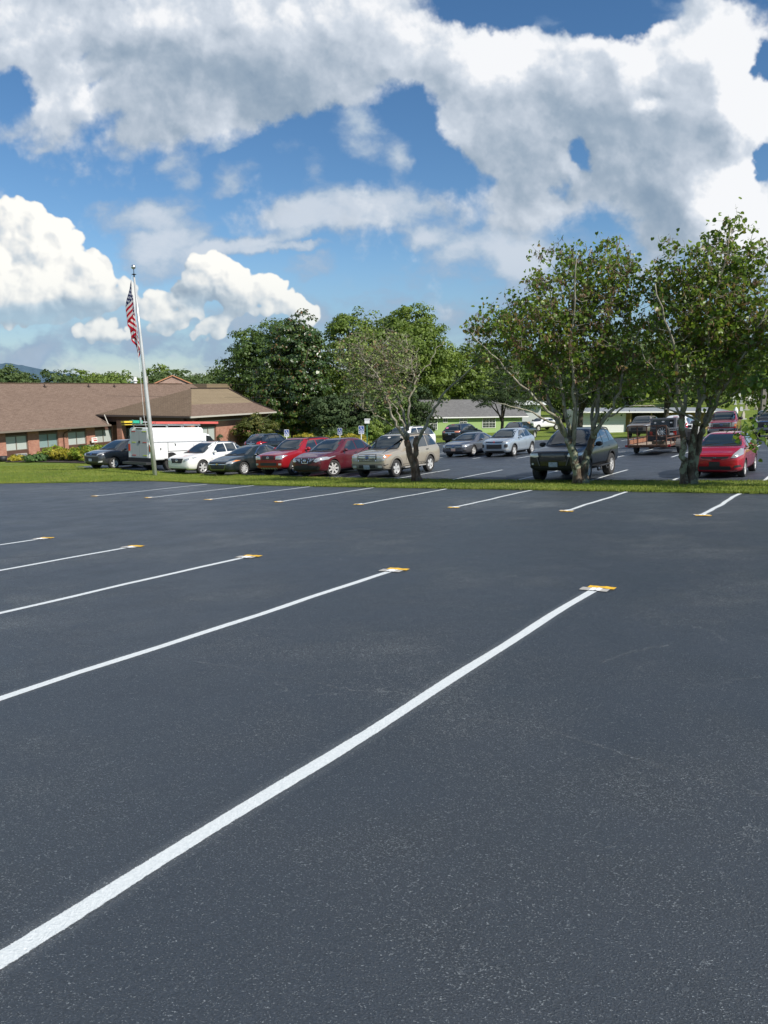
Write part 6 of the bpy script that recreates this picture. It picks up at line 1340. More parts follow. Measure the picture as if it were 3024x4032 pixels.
TREE_B = dict(base=(6.61, 24.54), stems=[
    ([(-0.10, 0.00, -0.00), (-0.22, -0.03, 0.58), (-0.39, -0.07, 1.18), (-0.55, -0.10, 1.56)], 0.185, 0.135),
    ([(0.08, 0.00, -0.00), (0.07, 0.03, 0.58), (0.23, 0.07, 1.25), (0.37, 0.10, 1.71)], 0.175, 0.125),
    ([(-0.52, 0.00, 1.55), (-1.00, -0.30, 2.19), (-1.75, -0.60, 2.85), (-2.55, -0.90, 3.56), (-3.33, -1.20, 4.25), (-3.93, -1.50, 4.77)], 0.07, 0.012),
    ([(-0.49, 0.00, 1.47), (-0.94, 0.20, 2.42), (-1.40, 0.40, 3.58), (-1.82, 0.60, 4.74), (-2.41, 0.80, 5.74)], 0.1, 0.025),
    ([(-0.42, 0.00, 1.42), (-0.69, -0.15, 2.43), (-0.99, -0.30, 3.81), (-1.24, -0.45, 5.23), (-1.48, -0.60, 6.45)], 0.09, 0.015),
    ([(-0.35, 0.00, 1.26), (-0.27, 0.28, 2.42), (-0.18, 0.56, 3.83), (-0.03, 0.84, 5.50), (0.23, 1.12, 7.09), (0.36, 1.40, 7.78)], 0.1, 0.02),
    ([(-0.37, 0.00, 1.17), (-0.37, -0.28, 2.19), (-0.58, -0.56, 3.41), (-0.82, -0.84, 4.58), (-0.79, -1.12, 5.86), (-0.84, -1.40, 7.00)], 0.09, 0.02),
    ([(0.34, 0.00, 1.72), (0.42, 0.12, 2.59), (0.48, 0.24, 4.07), (0.74, 0.36, 5.86), (0.94, 0.48, 7.47), (1.03, 0.60, 8.04)], 0.1, 0.02),
    ([(0.31, 0.00, 1.63), (0.65, -0.30, 2.27), (0.92, -0.60, 3.09), (1.09, -0.90, 4.03), (1.26, -1.20, 4.94)], 0.09, 0.02),
    ([(0.27, 0.00, 1.51), (0.32, 0.38, 2.58), (1.13, 0.75, 3.84), (1.69, 1.12, 5.28), (1.90, 1.50, 6.81)], 0.08, 0.02),
    ([(0.38, 0.00, 1.76), (0.72, -0.33, 2.27), (1.09, -0.67, 2.62), (1.53, -1.00, 2.78)], 0.05, 0.015),
    ([(-0.63, 0.00, 1.84), (-1.57, -0.60, 2.28), (-2.42, -1.20, 2.58), (-3.22, -1.80, 2.72)], 0.05, 0.012),
    ([(-0.77, 0.00, 2.26), (-1.48, 0.33, 2.92), (-2.53, 0.67, 3.25), (-3.26, 1.00, 3.42)], 0.045, 0.012),
  ], env=[
    (-0.98, 0.00, 5.35, 2.19, 1.60, 1.0),
    (0.36, 0.00, 6.37, 1.43, 1.43, 1.0),
    (-2.46, -0.60, 4.75, 1.60, 1.10, 0.8),
    (-0.11, 0.00, 4.39, 2.19, 1.18, 0.9),
    (-1.32, 0.00, 3.66, 1.94, 0.93, 0.6),
    (0.82, -0.60, 3.41, 1.26, 0.93, 0.7),
    (-3.56, -1.00, 5.03, 0.67, 0.59, 0.4),
    (0.21, 0.00, 2.84, 1.26, 0.76, 0.45),
    (-0.69, 0.50, 7.39, 0.93, 0.59, 0.55),
    (0.71, 0.00, 7.62, 0.51, 0.42, 0.3),
    (1.77, 0.00, 5.98, 0.76, 0.93, 0.5),
    (2.00, 0.00, 4.79, 0.76, 1.01, 0.45),
  ])
TREE_C = dict(base=(9.60, 23.11), stems=[
    ([(-0.10, 0.00, -0.00), (-0.19, -0.02, 0.48), (-0.26, -0.05, 0.96), (-0.29, -0.07, 1.54), (-0.39, -0.10, 2.17)], 0.145, 0.09),
    ([(0.08, 0.00, -0.00), (0.07, 0.03, 0.64), (0.07, 0.07, 1.51), (0.13, 0.10, 1.96)], 0.16, 0.1),
    ([(0.15, 0.00, 0.08), (0.21, 0.07, 0.87), (0.33, 0.13, 1.53), (0.45, 0.20, 1.86)], 0.14, 0.1),
    ([(-0.35, 0.00, 2.17), (-0.59, -0.30, 2.95), (-0.91, -0.60, 3.97), (-1.39, -0.90, 4.97), (-1.86, -1.20, 5.93)], 0.085, 0.02),
    ([(-0.33, 0.00, 1.99), (-0.21, 0.25, 3.07), (-0.28, 0.50, 4.40), (-0.19, 0.75, 5.73), (-0.01, 1.00, 6.99)], 0.08, 0.02),
    ([(0.08, 0.00, 1.96), (0.18, 0.10, 2.61), (0.09, 0.20, 3.62), (-0.04, 0.30, 4.92), (0.10, 0.40, 6.29), (0.28, 0.50, 7.57)], 0.08, 0.02),
    ([(0.13, 0.00, 1.91), (0.23, -0.18, 2.77), (0.17, -0.36, 3.98), (0.08, -0.54, 5.22), (0.28, -0.72, 6.49), (0.33, -0.90, 7.51)], 0.08, 0.018),
    ([(0.37, 0.00, 1.87), (0.57, 0.18, 2.39), (0.85, 0.36, 3.18), (1.05, 0.54, 4.40), (1.23, 0.72, 5.73), (1.61, 0.90, 6.97)], 0.09, 0.02),
    ([(0.37, 0.00, 1.83), (0.50, -0.32, 2.46), (0.78, -0.65, 3.37), (1.15, -0.98, 4.32), (1.35, -1.30, 5.22)], 0.075, 0.02),
    ([(0.18, 0.00, 1.89), (-0.37, -0.30, 2.17), (-0.95, -0.60, 2.35), (-1.62, -0.90, 2.46), (-2.40, -1.20, 2.46)], 0.05, 0.012),
    ([(0.53, 0.00, 2.30), (0.88, -0.53, 2.77), (1.19, -1.07, 3.22), (1.51, -1.60, 3.29)], 0.04, 0.012),
    ([(-0.33, 0.00, 2.06), (-0.83, -0.20, 2.77), (-1.26, -0.40, 3.45), (-1.81, -0.60, 3.82)], 0.05, 0.012),
  ], env=[
    (0.11, 0.00, 5.87, 1.83, 1.59, 1.0),
    (1.10, 0.00, 5.05, 1.51, 1.51, 1.0),
    (-0.79, 0.00, 4.52, 1.35, 1.35, 0.8),
    (0.67, -0.30, 3.83, 1.59, 0.87, 0.7),
    (-1.15, 0.00, 6.53, 0.87, 1.03, 0.5),
    (1.10, 0.00, 6.97, 0.87, 0.87, 0.6),
    (1.65, -0.60, 4.12, 0.87, 1.51, 0.6),
    (-0.38, 0.00, 3.07, 1.35, 0.71, 0.5),
    (1.11, -0.80, 3.07, 1.03, 0.56, 0.4),
    (0.88, 0.00, 7.77, 0.48, 0.40, 0.3),
    (-0.84, 0.00, 7.48, 0.40, 0.40, 0.2),
    (0.35, -0.40, 2.47, 0.71, 0.40, 0.25),
  ])
TREE_D = dict(base=(13.87, 20.10), stems=[
    ([(0.00, 0.00, -0.05), (-0.20, 0.00, 0.84), (-0.41, 0.00, 1.53)], 0.22, 0.15),
    ([(-0.41, 0.00, 1.53), (-1.41, -0.20, 1.95), (-2.54, -0.40, 1.96), (-3.43, -0.60, 1.70), (-4.16, -0.80, 1.31), (-4.57, -1.00, 1.13)], 0.09, 0.012),
    ([(-0.41, 0.00, 1.53), (-1.52, -0.12, 2.21), (-2.64, -0.25, 2.48), (-3.56, -0.38, 2.22), (-4.19, -0.50, 1.89)], 0.08, 0.012),
    ([(-0.41, 0.00, 1.53), (-0.94, 0.17, 2.88), (-1.66, 0.33, 4.23), (-2.35, 0.50, 5.24)], 0.1, 0.02),
    ([(-0.34, 0.00, 1.53), (-0.51, -0.17, 3.21), (-0.94, -0.33, 4.82), (-1.38, -0.50, 6.05)], 0.1, 0.02),
    ([(-1.36, 0.00, 2.08), (-2.27, 0.00, 2.88), (-3.12, 0.00, 3.35), (-3.68, 0.00, 3.55)], 0.05, 0.012),
  ], env=[
    (-4.01, -1.00, 1.40, 0.69, 0.35, 0.5),
    (-4.37, -0.90, 1.65, 0.41, 0.28, 0.3),
    (-3.59, -0.60, 1.96, 0.62, 0.41, 0.5),
    (-2.74, 0.00, 2.88, 1.10, 0.83, 0.6),
    (-1.89, 0.00, 4.53, 1.66, 1.52, 0.9),
    (-0.63, 0.00, 5.18, 1.73, 1.52, 0.7),
    (-1.08, 0.00, 3.22, 1.59, 1.04, 0.6),
    (-3.44, 0.00, 3.15, 0.48, 0.41, 0.3),
  ])
def m_bark(name, dark, mid, pale, lich=.5, sc=1.):
    t = NT(name); a = t.noise(9*sc, 6, .65, map=(1, 1, .35)); b_ = t.noise(3.2*sc, 5, .6); c2 = t.noise(2.2*sc, 4, .7)
    c = t.ramp(a, [(.30, dark), (.50, mid), (.68, pale)]); c = t.mix(t.mth('MULTIPLY', t.sst(b_, .50, .58), lich), c, (.30, .32, .22)); c = t.mix(t.mth('MULTIPLY', t.sst(c2, .60, .66), lich*.8), c, (.47, .47, .38))
    t.set(base=c, rough=.9, spec=.15, normal=t.bump(a, .9, .035)); return t.m
M_BARK = m_bark('lichened_bark', (.045, .032, .022), (.115, .085, .06), (.20, .165, .125), .75)
M_BARKB = m_bark('peeling_bark', (.05, .030, .02), (.16, .095, .06), (.30, .20, .14), .15)
M_TWIG = m_bark('grey_twig_bark', (.12, .10, .075), (.26, .235, .185), (.42, .39, .32), .4)
M_BARKD = m_bark('dark_bark', (.02, .016, .012), (.05, .04, .03), (.09, .075, .06), .1)
def m_leaf(name, cols, trans=.35, rough=.5, spec=.35, brown=0.0, browncol=(.16, .075, .03), nsc=.9, shine=.0):
    t = NT(name); g = t.n('ShaderNodeNewGeometry'); r = g.outputs['Random Per Island']
    n = t.noise(nsc, 3, .5, vec=g.outputs['Position'])
    f = t.mth('ADD', t.mth('MULTIPLY', r, .55), t.mth('MULTIPLY', t.sst(n, .35, .65), .45))
    c = t.ramp(f, [(0., cols[0]), (.5, cols[1]), (1., cols[2])])
    if brown:
        w = t.n('ShaderNodeTexWhiteNoise', noise_dimensions='1D'); t.L.new(r, w.inputs['W']); c = t.mix(t.mth('LESS_THAN', w.outputs['Value'], brown), c, browncol)
    tr = t.n('ShaderNodeBsdfTranslucent'); t.L.new(t.mix(.5, c, (.22, .30, .03)), tr.inputs[0]) if trans else None
    t.set(base=c, rough=rough, spec=spec, coat=shine); t.b.inputs['Coat Roughness'].default_value = .25
    mx = t.n('ShaderNodeMixShader'); mx.inputs[0].default_value = trans; t.L.new(t.b.outputs[0], mx.inputs[1]); t.L.new(tr.outputs[0], mx.inputs[2]); t.L.new(mx.outputs[0], t.out.inputs[0]); return t.m
M_LEAF = m_leaf('redbud_leaf', [(.055, .11, .020), (.14, .23, .032), (.30, .40, .06)], .50, .38, .5, .10, (.20, .14, .04))
M_LEAFD = m_leaf('dry_leaf', [(.12, .18, .045), (.21, .285, .075), (.34, .40, .15)], .30, .6, .3, .08, (.30, .22, .13))
M_POD = m_leaf('seed_pods', [(.10, .045, .028), (.20, .10, .06), (.36, .22, .14)], .25, .6, .3)

def leaves(P, N_, S, rgen, shape='heart', droop=.5):
    """P centres, N_ outward directions, S sizes -> verts, quads: two folded halves per leaf"""
    n = len(P); P = np.asarray(P); N_ = np.asarray(N_)
    # random leaf frame: tip hangs outward and down
    d = N_*.6+rgen.normal(0, .55, (n, 3)); d[:, 2] -= droop; d /= np.linalg.norm(d, axis=1, keepdims=True)+1e-9
    a = rgen.normal(0, 1, (n, 3)); a[:, 2] += .0; s = np.cross(d, a); s /= np.linalg.norm(s, axis=1, keepdims=True)+1e-9; nn = np.cross(s, d)
    if shape == 'heart': pts = [(0, 0, 0), (-.30, -.14, .05), (-.52, .14, .11), (-.42, .55, .10), (0, .98, -.05), (.42, .55, .10), (.52, .14, .11), (.30, -.14, .05)]; pts.insert(8, (0, .5, -.02)); fc = [(0, 3, 2, 1), (0, 8, 4, 3), (0, 7, 6, 5), (0, 5, 4, 8)]
    elif shape == 'pod': pts = [(-.09, 0, 0), (.09, 0, 0), (.09, 1.0, .05), (-.09, 1.0, .05)]; fc = [(0, 1, 2, 3)]
    else: pts = [(-.5, 0, 0), (0, -.35, .1), (.5, .1, 0), (.1, .8, -.1)]; fc = [(0, 1, 2, 3)]
    S = np.asarray(S)[:, None]; V = np.stack([P+(s*x+d*y+nn*z)*S for x, y, z in pts], 1).reshape(-1, 3)
    k = len(pts); F = (np.arange(n)[:, None, None]*k+np.array(fc)[None]).reshape(-1, 4); return V, F
def in_env(env, n, rgen):
    w = np.array([max(.001, e[5])*e[3]*e[4]*max(e[3], e[4])**.3 for e in env]); w /= w.sum(); ch = rgen.choice(len(env), n, p=w); E = np.array([e[:5] for e in env])[ch]
    q = rgen.normal(0, 1, (n, 3)); q /= np.linalg.norm(q, axis=1, keepdims=True); q *= rgen.random((n, 1))**(.42)
    rz = E[:, 4]; ry = (E[:, 3]+E[:, 4])/2
    return E[:, :3]+q*np.stack([E[:, 3], ry*.85, rz], -1)
def grow_tree(name, T, label, seed, nattr=420, lpt=16, lsize=.10, bark=M_BARK, leafmat=M_LEAF, pods=.2, bare=.0, twig=M_TWIG, maxd=2.2, podlen=.09, lowbare=None, group=None):
    rgen = np.random.default_rng(seed); bx, by = T['base']; z0 = zf(bx, by)+.02
    e = empty(name, (bx, by, z0), label=label, cat='tree', group=group)
    nodes = []; par = []; lev = []; b = MB(); tb = MB()
    for (pts, r0, r1) in T['stems']:
        pts = [Vector(p) for p in pts]; prev = -1; n = len(pts); dense = []
        for i in range(n-1):
            for k in range(3): t = k/3; dense.append(pts[i].lerp(pts[i+1], t)+Vector(rgen.normal(0, .018+.02*(r0 < .15), 3)))
        dense.append(pts[-1]); m = len(dense); rad = []
        for i, q in enumerate(dense):
            t = i/(m-1); r = r0+(r1-r0)*t**.85
            if q.z < .30 and r0 > .125: r *= 1+1.1*(1-max(q.z, 0)/.30)**2*.55
            r *= 1+.09*math.sin(i*2.7+seed); rad.append(r*.88)
            nodes.append(tuple(q)); lev.append(0 if r0 < .125 and t > .12 else 9)
        big = r0 > .125; (b if big else tb).tube(dense, rad, 12 if r0 > .15 else 8)
    b.build('trunk', bark, e, smooth=True)
    A = in_env(T['env'], nattr, rgen); A = A[np.argsort(np.linalg.norm(A-np.array([0, 0, 1.8]), axis=1))]
    nd = np.array(nodes); lv = np.array(lev, float); LP = []; LN = []; tips = []
    NDS = list(map(tuple, nodes)); 
    arr = np.zeros((len(NDS)+nattr*8, 3)); arr[:len(NDS)] = nd; pen = np.zeros(len(arr)); pen[:len(NDS)] = np.where(lv == 9, 1.2, 0); cnt = len(NDS)
    for a in A:
        d = np.linalg.norm(arr[:cnt]-a, axis=1)+pen[:cnt]+np.maximum(0, arr[:cnt, 2]-a[2]+.1)*.8; j = int(np.argmin(d)); p0 = arr[j]; ln = np.linalg.norm(a-p0)
        if ln < .12 or ln > maxd: continue
        k = max(2, int(ln/.22)); up = np.array([0, 0, .10*ln]); pts = []
        for i in range(k+1):
            t = i/k; q = p0+(a-p0)*t+up*math.sin(math.pi*t)*(-.8)+rgen.normal(0, .022, 3)*(0 < i); pts.append(q)
        r0 = .008+.0115*ln
        tb.tube([tuple(q) for q in pts], [r0+(.0035-r0)*i/k for i in range(k+1)], 4, caps=False)
        for q in pts[1:]:
            arr[cnt] = q; pen[cnt] = .25; cnt += 1
        tips.append((pts, ln))
    # short side twigs
    for pts, ln in tips:
        for s_ in range(2 if not bare else 3):
            i = rgen.integers(1, len(pts)); q = pts[i]; d = rgen.normal(0, 1, 3); d[2] = abs(d[2])*.6; d /= np.linalg.norm(d); L_ = rgen.uniform(.15, .45); q2 = q+d*L_
            tb.tube([tuple(q), tuple(q+d*L_*.5+rgen.normal(0, .02, 3)), tuple(q2)], [.006, .0045, .003], 3, caps=False); 
            if rgen.random() < .8: LP.append((q2, d, .16)); LP.append((q+d*L_*.55, d, .12))
        for q in pts[max(1, len(pts)//2-1):]: LP.append((q, (q-pts[0])/max(ln, .1), .16))
        LP.append((pts[-1], (pts[-1]-pts[0])/max(ln, .1), .22))
    tb.build('branches', twig, e, smooth=True)
    C = np.array([q[0] for q in LP]); D = np.array([q[1] for q in LP]); Rr = np.array([q[2] for q in LP]); keep = rgen.random(len(C)) > bare
    if lowbare: keep &= (C[:, 2] > lowbare+rgen.normal(0, .5, len(C))) | (rgen.random(len(C)) < .22)
    C, D, Rr = C[keep], D[keep], Rr[keep]
    n = int(len(C)*lpt/4); idx = rgen.integers(0, len(C), n); P_ = C[idx]+rgen.normal(0, 1, (n, 3))*Rr[idx][:, None]*.75
    V, F = leaves(P_, D[idx], rgen.uniform(.65, 1.25, n)*lsize, rgen); np_mesh('leaves', V, F, leafmat, e)
    if pods:
        m = int(len(C)*pods); ci = rgen.integers(0, len(C), m); reps = 7; ii = np.repeat(ci, reps); P_ = C[ii]+rgen.normal(0, .05, (len(ii), 3)); V, F = leaves(P_, D[ii]*.2, rgen.uniform(.7, 1.2, len(ii))*podlen, rgen, 'pod', 1.4); np_mesh('seed_pods', V, F, M_POD, e)
    return e
GT = 'small multi-stemmed trees planted in the grass strip'
grow_tree('redbud_tree', TREE_A, 'sparse half-bare tree with pale twigs and a peeling stumpy trunk before the tan SUV', 5, 560, 2.9, .085, M_BARKB, M_LEAFD, .05, .30, M_TWIG, group=GT)
grow_tree('redbud_tree', TREE_B, 'full-crowned tree with a V-split lichen-spotted trunk before the big black SUV', 6, 860, 7.4, .102, M_BARK, M_LEAF, .30, .05, M_TWIG, lowbare=3.3, group=GT)
grow_tree('redbud_tree', TREE_C, 'tallest tree with many stems from one trunk left of the red hatchback', 7, 700, 7.0, .112, M_BARK, M_LEAF, .18, .05, M_TWIG, lowbare=2.9, group=GT)
grow_tree('redbud_tree', TREE_D, 'tree whose low leafy branch hangs into the picture from the right edge', 8, 330, 14, .13, M_BARK, m_leaf('bright_leaf', [(.045, .10, .016), (.085, .16, .022), (.17, .25, .035)], .45, .4, .5), .03, .0, M_TWIG, maxd=3.0, group=GT)

def crown(env, nclump, per, lsize, rgen, cr=(.5, 1.1), shell=.62, flat_=.75):
    w = np.array([e[5]*(e[3]*e[4]+e[3]*e[3]) for e in env]); w /= w.sum(); ch = rgen.choice(len(env), nclump, p=w); E = np.array([e[:5] for e in env])[ch]
    q = rgen.normal(0, 1, (nclump, 3)); q /= np.linalg.norm(q, axis=1, keepdims=True); rr = shell+(1-shell)*rgen.random((nclump, 1))**.6; rr = np.where(rgen.random((nclump, 1)) < .15, rgen.random((nclump, 1))*shell, rr)
    lump = 1+.13*np.sin(q[:, :1]*5+E[:, :1])*np.cos(q[:, 2:3]*6+E[:, 1:2])+rgen.normal(0, .05, (nclump, 1))
    C = E[:, :3]+q*rr*lump*np.stack([E[:, 3], E[:, 3], E[:, 4]], -1); R_ = rgen.uniform(*cr, nclump)
    n = nclump*per; ci = np.repeat(np.arange(nclump), per); u = rgen.normal(0, 1, (n, 3)); u /= np.linalg.norm(u, axis=1, keepdims=True); u[:, 2] = np.where(u[:, 2] < -.3, -u[:, 2]*.6, u[:, 2])
    rad = R_[ci]*(.55+.45*rgen.random(n)**.5)
    P_ = C[ci]+u*rad[:, None]*np.array([1, 1, flat_]); Nn = u*.8+q[ci]*.6
    return P_, Nn, rgen.uniform(.6, 1.35, n)*lsize
def leaf_cards(P_, Nn, S, rgen, elong=1.7):
    n = len(P_); Nn = Nn+rgen.normal(0, .45, (n, 3)); Nn /= np.linalg.norm(Nn, axis=1, keepdims=True)
    a = np.cross(Nn, rgen.normal(0, 1, (n, 3))); a /= np.linalg.norm(a, axis=1, keepdims=True); c = np.cross(Nn, a); S = S[:, None]
    pts = [(-.5, 0, 0), (0, -.5/elong, .06), (.5, 0, 0), (0, .5/elong, .06)]
    V = np.stack([P_+(a*x+c*y+Nn*z)*S for x, y, z in pts], 1).reshape(-1, 3); return V, np.arange(n*4).reshape(n, 4)
GB = 'trees beyond the parking lots'
def big_tree(name, x, y, env, label, mat, seed, nclump=260, per=40, lsize=.34, cr=(.6, 1.2), trunk=(.35, 3.), bark=M_BARKD, cat='tree', group=GB, z=None, elong=1.7, stems=4, shell=.62):
    rgen = np.random.default_rng(seed); z0 = zf(x, y) if z is None else z; e = empty(name, (x, y, z0), label=label, cat=cat, group=group)
    b = MB(); r, h = trunk; top = max(q[2] for q in env); b.tube([(0, 0, -.4), (0, 0, .4), (.05, .03, h*.6), (0, .05, h), (.0, .1, top*.8)], [r*1.5, r*1.05, r*.9, r*.8, r*.15], 10)
    for k in range(stems):
        q = env[int(rgen.integers(len(env)))]; t = (q[0]+rgen.normal(0, .4)*q[3], q[1]+rgen.normal(0, .4)*q[3], q[2]+rgen.random()*.4*q[4]); m = tuple(np.array(t)*.45+np.array((0, 0, h*.62))); b.tube([(0, 0, h*(.5+.3*rgen.random())), m, t], [r*.5, r*.32, r*.08], 7)
    b.build('trunk', bark, e, smooth=True)
    P_, Nn, S = crown(env, nclump, per, lsize, rgen, cr, shell); V, F = leaf_cards(P_, Nn, S, rgen, elong); k = V.reshape(-1, 4, 3)[:, :, 2].min(1) > .05; F = F[k]; np_mesh('crown', V, F, mat, e)
    return e
L_MAG = m_leaf('magnolia_leaf', [(.022, .050, .012), (.045, .088, .018), (.11, .155, .035)], .15, .34, .6, .07, (.18, .10, .04), .5, .0)
L_MAP = m_leaf('maple_leaf_dark', [(.045, .085, .020), (.075, .130, .028), (.13, .19, .042)], .28, .5, .35, nsc=.35)
L_MAPL = m_leaf('maple_leaf_light', [(.08, .13, .02), (.135, .20, .03), (.22, .29, .055)], .32, .5, .35, nsc=.35)
L_FAR = m_leaf('far_leaf', [(.05, .082, .030), (.08, .122, .04), (.13, .175, .06)], .2, .6, .2, nsc=.12)
L_FARL = m_leaf('far_leaf_light', [(.08, .13, .026), (.13, .19, .038), (.20, .26, .06)], .25, .6, .2, nsc=.15)
L_CED = m_leaf('cedar_leaf', [(.026, .046, .020), (.05, .08, .032), (.085, .12, .05)], .1, .7, .2, nsc=.5)
L_JMP = m_leaf('maple_bronze', [(.045, .06, .016), (.10, .12, .03), (.20, .18, .05)], .3, .5, .3, nsc=.8)
# magnolia and its neighbours (x, y world; crown lobes relative to the trunk)
big_tree('magnolia_tree', -11.4, 94, [(0, 0, 6.9, 4.7, 6.2, 1.), (.2, 0, 11.2, 3.4, 3.6, .7), (1.1, 0, 14.1, 1.6, 1.9, .25), (2.2, 0, 5.2, 3.6, 3.9, .5), (-1.9, 0, 4.5, 3.2, 3.2, .5), (2.5, 0, 10.2, 2.5, 2.6, .35)], 'dark glossy magnolia tree standing right of the brick wing', L_MAG, 21, 560, 48, .40, (.5, .95), (.42, 2.4), elong=1.9)
big_tree('maple_tree', -16.6, 110, [(0, 0, 9.8, 6.6, 6.0, 1.), (-3.4, 0, 7.6, 4.6, 4.6, .6), (2.4, 0, 12.6, 4.6, 3.6, .6), (-2.0, 0, 12.4, 3.6, 3.0, .4), (5.2, 0, 10.2, 4.0, 5.2, .5)], 'large round dark green maple left of and behind the magnolia', L_MAP, 22, 560, 50, .40, (.8, 1.4), (.45, 4))
big_tree('maple_tree', 2.6, 108, [(0, 0, 11.0, 6.0, 5.8, 1.), (3.6, 0, 10.0, 4.2, 5.4, .6), (-3.5, 0, 10.6, 4.2, 5.0, .6), (.8, 0, 15.0, 4.2, 2.8, .5), (-3.6, 0, 6.5, 4.4, 4.0, .5), (4.2, 0, 6.0, 3.8, 4.6, .4)], 'broad light green maple behind the sparse half-bare tree', L_MAPL, 23, 760, 52, .40, (.8, 1.45), (.45, 4))
big_tree('maple_tree', -4.6, 104, [(0, 0, 10.6, 4.4, 6.0, 1.), (-.6, 0, 14.0, 2.6, 2.6, .4), (0, 0, 4.5, 3.8, 3.6, .6)], 'mid green tree filling the gap between magnolia and broad maple', L_MAPL, 24, 320, 46, .38, (.7, 1.2), (.35, 3))
for i, (x, y, h, r, m, lb) in enumerate([(13.5, 124, 13.0, 5.2, L_MAPL, 'round green tree behind the left end of the green house'), (21.5, 132, 14.5, 6.2, L_MAP, 'big dark tree rising behind the middle of the green house'), (31, 128, 13.5, 6.5, L_MAP, 'wide tree seen through the split-trunk tree crown'),
     (41, 126, 15, 6.8, L_MAP, 'large dark tree behind the white bungalow'), (53, 122, 16.5, 6.5, L_MAP, 'tall tree seen through the tallest strip tree'), (8.0, 140, 12, 6, L_MAP, 'dark tree in the second line behind the green house'), (47, 142, 17, 8, L_FAR, 'far tall tree behind the bungalow roof'), (62, 150, 15, 8, L_FAR, 'far dark tree at the left end of the cemetery slope')]):
    big_tree('leafy_tree', x, y, [(0, 0, h*.62, r, h*.36, 1.), (r*.4, 0, h*.5, r*.7, h*.3, .5), (-r*.45, 0, h*.48, r*.65, h*.3, .5), (0, 0, h*.28, r*.8, h*.2, .4)], lb, m, 30+i, 340, 44, .44, (.9, 1.6), (.35, 3.))
# undergrowth and slender trees in the shade between magnolia and green house
for i, (x, y, h, r, m, lb) in enumerate([(-6.8, 90, 5.5, 2.6, L_CED, 'dark undergrowth tree just right of the magnolia trunk'), (-3.2, 92, 6.0, 2.6, L_CED, 'dark shaded tree above the middle accessible-parking sign'), (.4, 95, 6.5, 2.8, L_MAP, 'shaded tree behind the long white SUV'), (4.0, 98, 6.5, 2.6, L_CED, 'dark tree touching the left end of the green house')]):
    big_tree('shade_tree', x, y, [(0, 0, h*.62, r, h*.38, 1.), (r*.3, 0, h*.3, r*.9, h*.25, .6)], lb, m, 50+i, 150, 34, .34, (.5, 1.0), (.16, 2.0))
for i, (x, y, r, h, lb) in enumerate([(-3.2, 82, 1.3, 1.1, 'leafy shrub left of the white-topped post'), (-1.2, 82, 1.1, 1.6, 'bright green shrub right of the white-topped post'), (.6, 84, 1.5, 1.2, 'low shrub above the hood of the long white SUV'), (2.6, 86, 1.4, 1.3, 'low shrub behind the roof of the tan SUV'), (-5.2, 84, 1.4, 1.0, 'dark shrub under the magnolia')]):
    big_tree('shrub', x, y, [(0, 0, h*.8, r, h*.8, 1.), (r*.5, 0, h*.6, r*.6, h*.55, .4)], lb, L_MAPL if i in (1, 2) else L_MAP, 60+i, 70, 34, .22, (.25, .5), (.05, .5), cat='shrub', group='shrubs at the far edge of the lot', stems=2)
big_tree('cedar_tree', 14.6, 92, [(0, 0, 5.6, 2.6, 1.7, 1.), (-2.0, 0, 4.5, 2.2, 1.1, .6), (2.2, 0, 4.2, 2.6, 1.2, .6), (0, 0, 7.6, 2.0, 1.6, .5)], 'dark drooping evergreen before the right end of the green house', L_CED, 70, 230, 40, .26, (.35, .8), (.20, 3.), elong=3.)
big_tree('roadside_tree', 29.5, 78, [(0, 0, 5.5, 3.4, 2.2, 1.), (-2, 0, 4.3, 2.2, 1.3, .5), (2, 0, 6.8, 2.6, 2.0, .6)], 'tree with a dark straight trunk before the bungalow carport', L_MAP, 71, 240, 38, .30, (.5, .9), (.28, 3.4))
big_tree('roadside_tree', 21.6, 82, [(0, 0, 6.2, 3.0, 2.3, 1.), (1.2, 0, 4.6, 2.4, 1.4, .5)], 'tree standing left of the white bungalow wall', L_CED, 73, 200, 38, .30, (.5, .9), (.30, 3.6))
big_tree('pale_trunk_tree', 42.4, 84, [(0, 0, 6.5, 3.6, 2.4, 1.), (-2.2, 0, 4.8, 2.0, 2.0, .6), (-.5, 0, 3.4, 1.4, 1.4, .5), (2.5, 0, 7.5, 2.8, 2.2, .6)], 'tree with a pale split trunk left of the cemetery', L_MAPL, 72, 260, 36, .30, (.4, .8), (.36, 3.), bark=m_bark('pale_bark', (.10, .075, .05), (.28, .22, .17), (.55, .46, .38), .1))
# bronze maple by the wing corner
wx, wy_, _ = bloc(WING[1]-6.4, WING[2]-1.2); big_tree('ornamental_maple', wx, wy_, [(0, 0, 2.0, 1.7, 1.1, 1.), (-1.3, 0, 1.7, 1.1, .8, .5), (1.5, 0, 1.9, 1.3, .95, .6), (.3, 0, 2.9, 1.1, .6, .5)], 'small bronze-green ornamental tree at the corner of the brick wing', L_JMP, 75, 170, 44, .20, (.25, .5), (.09, .9), cat='tree', group='ornamental planting', stems=5)
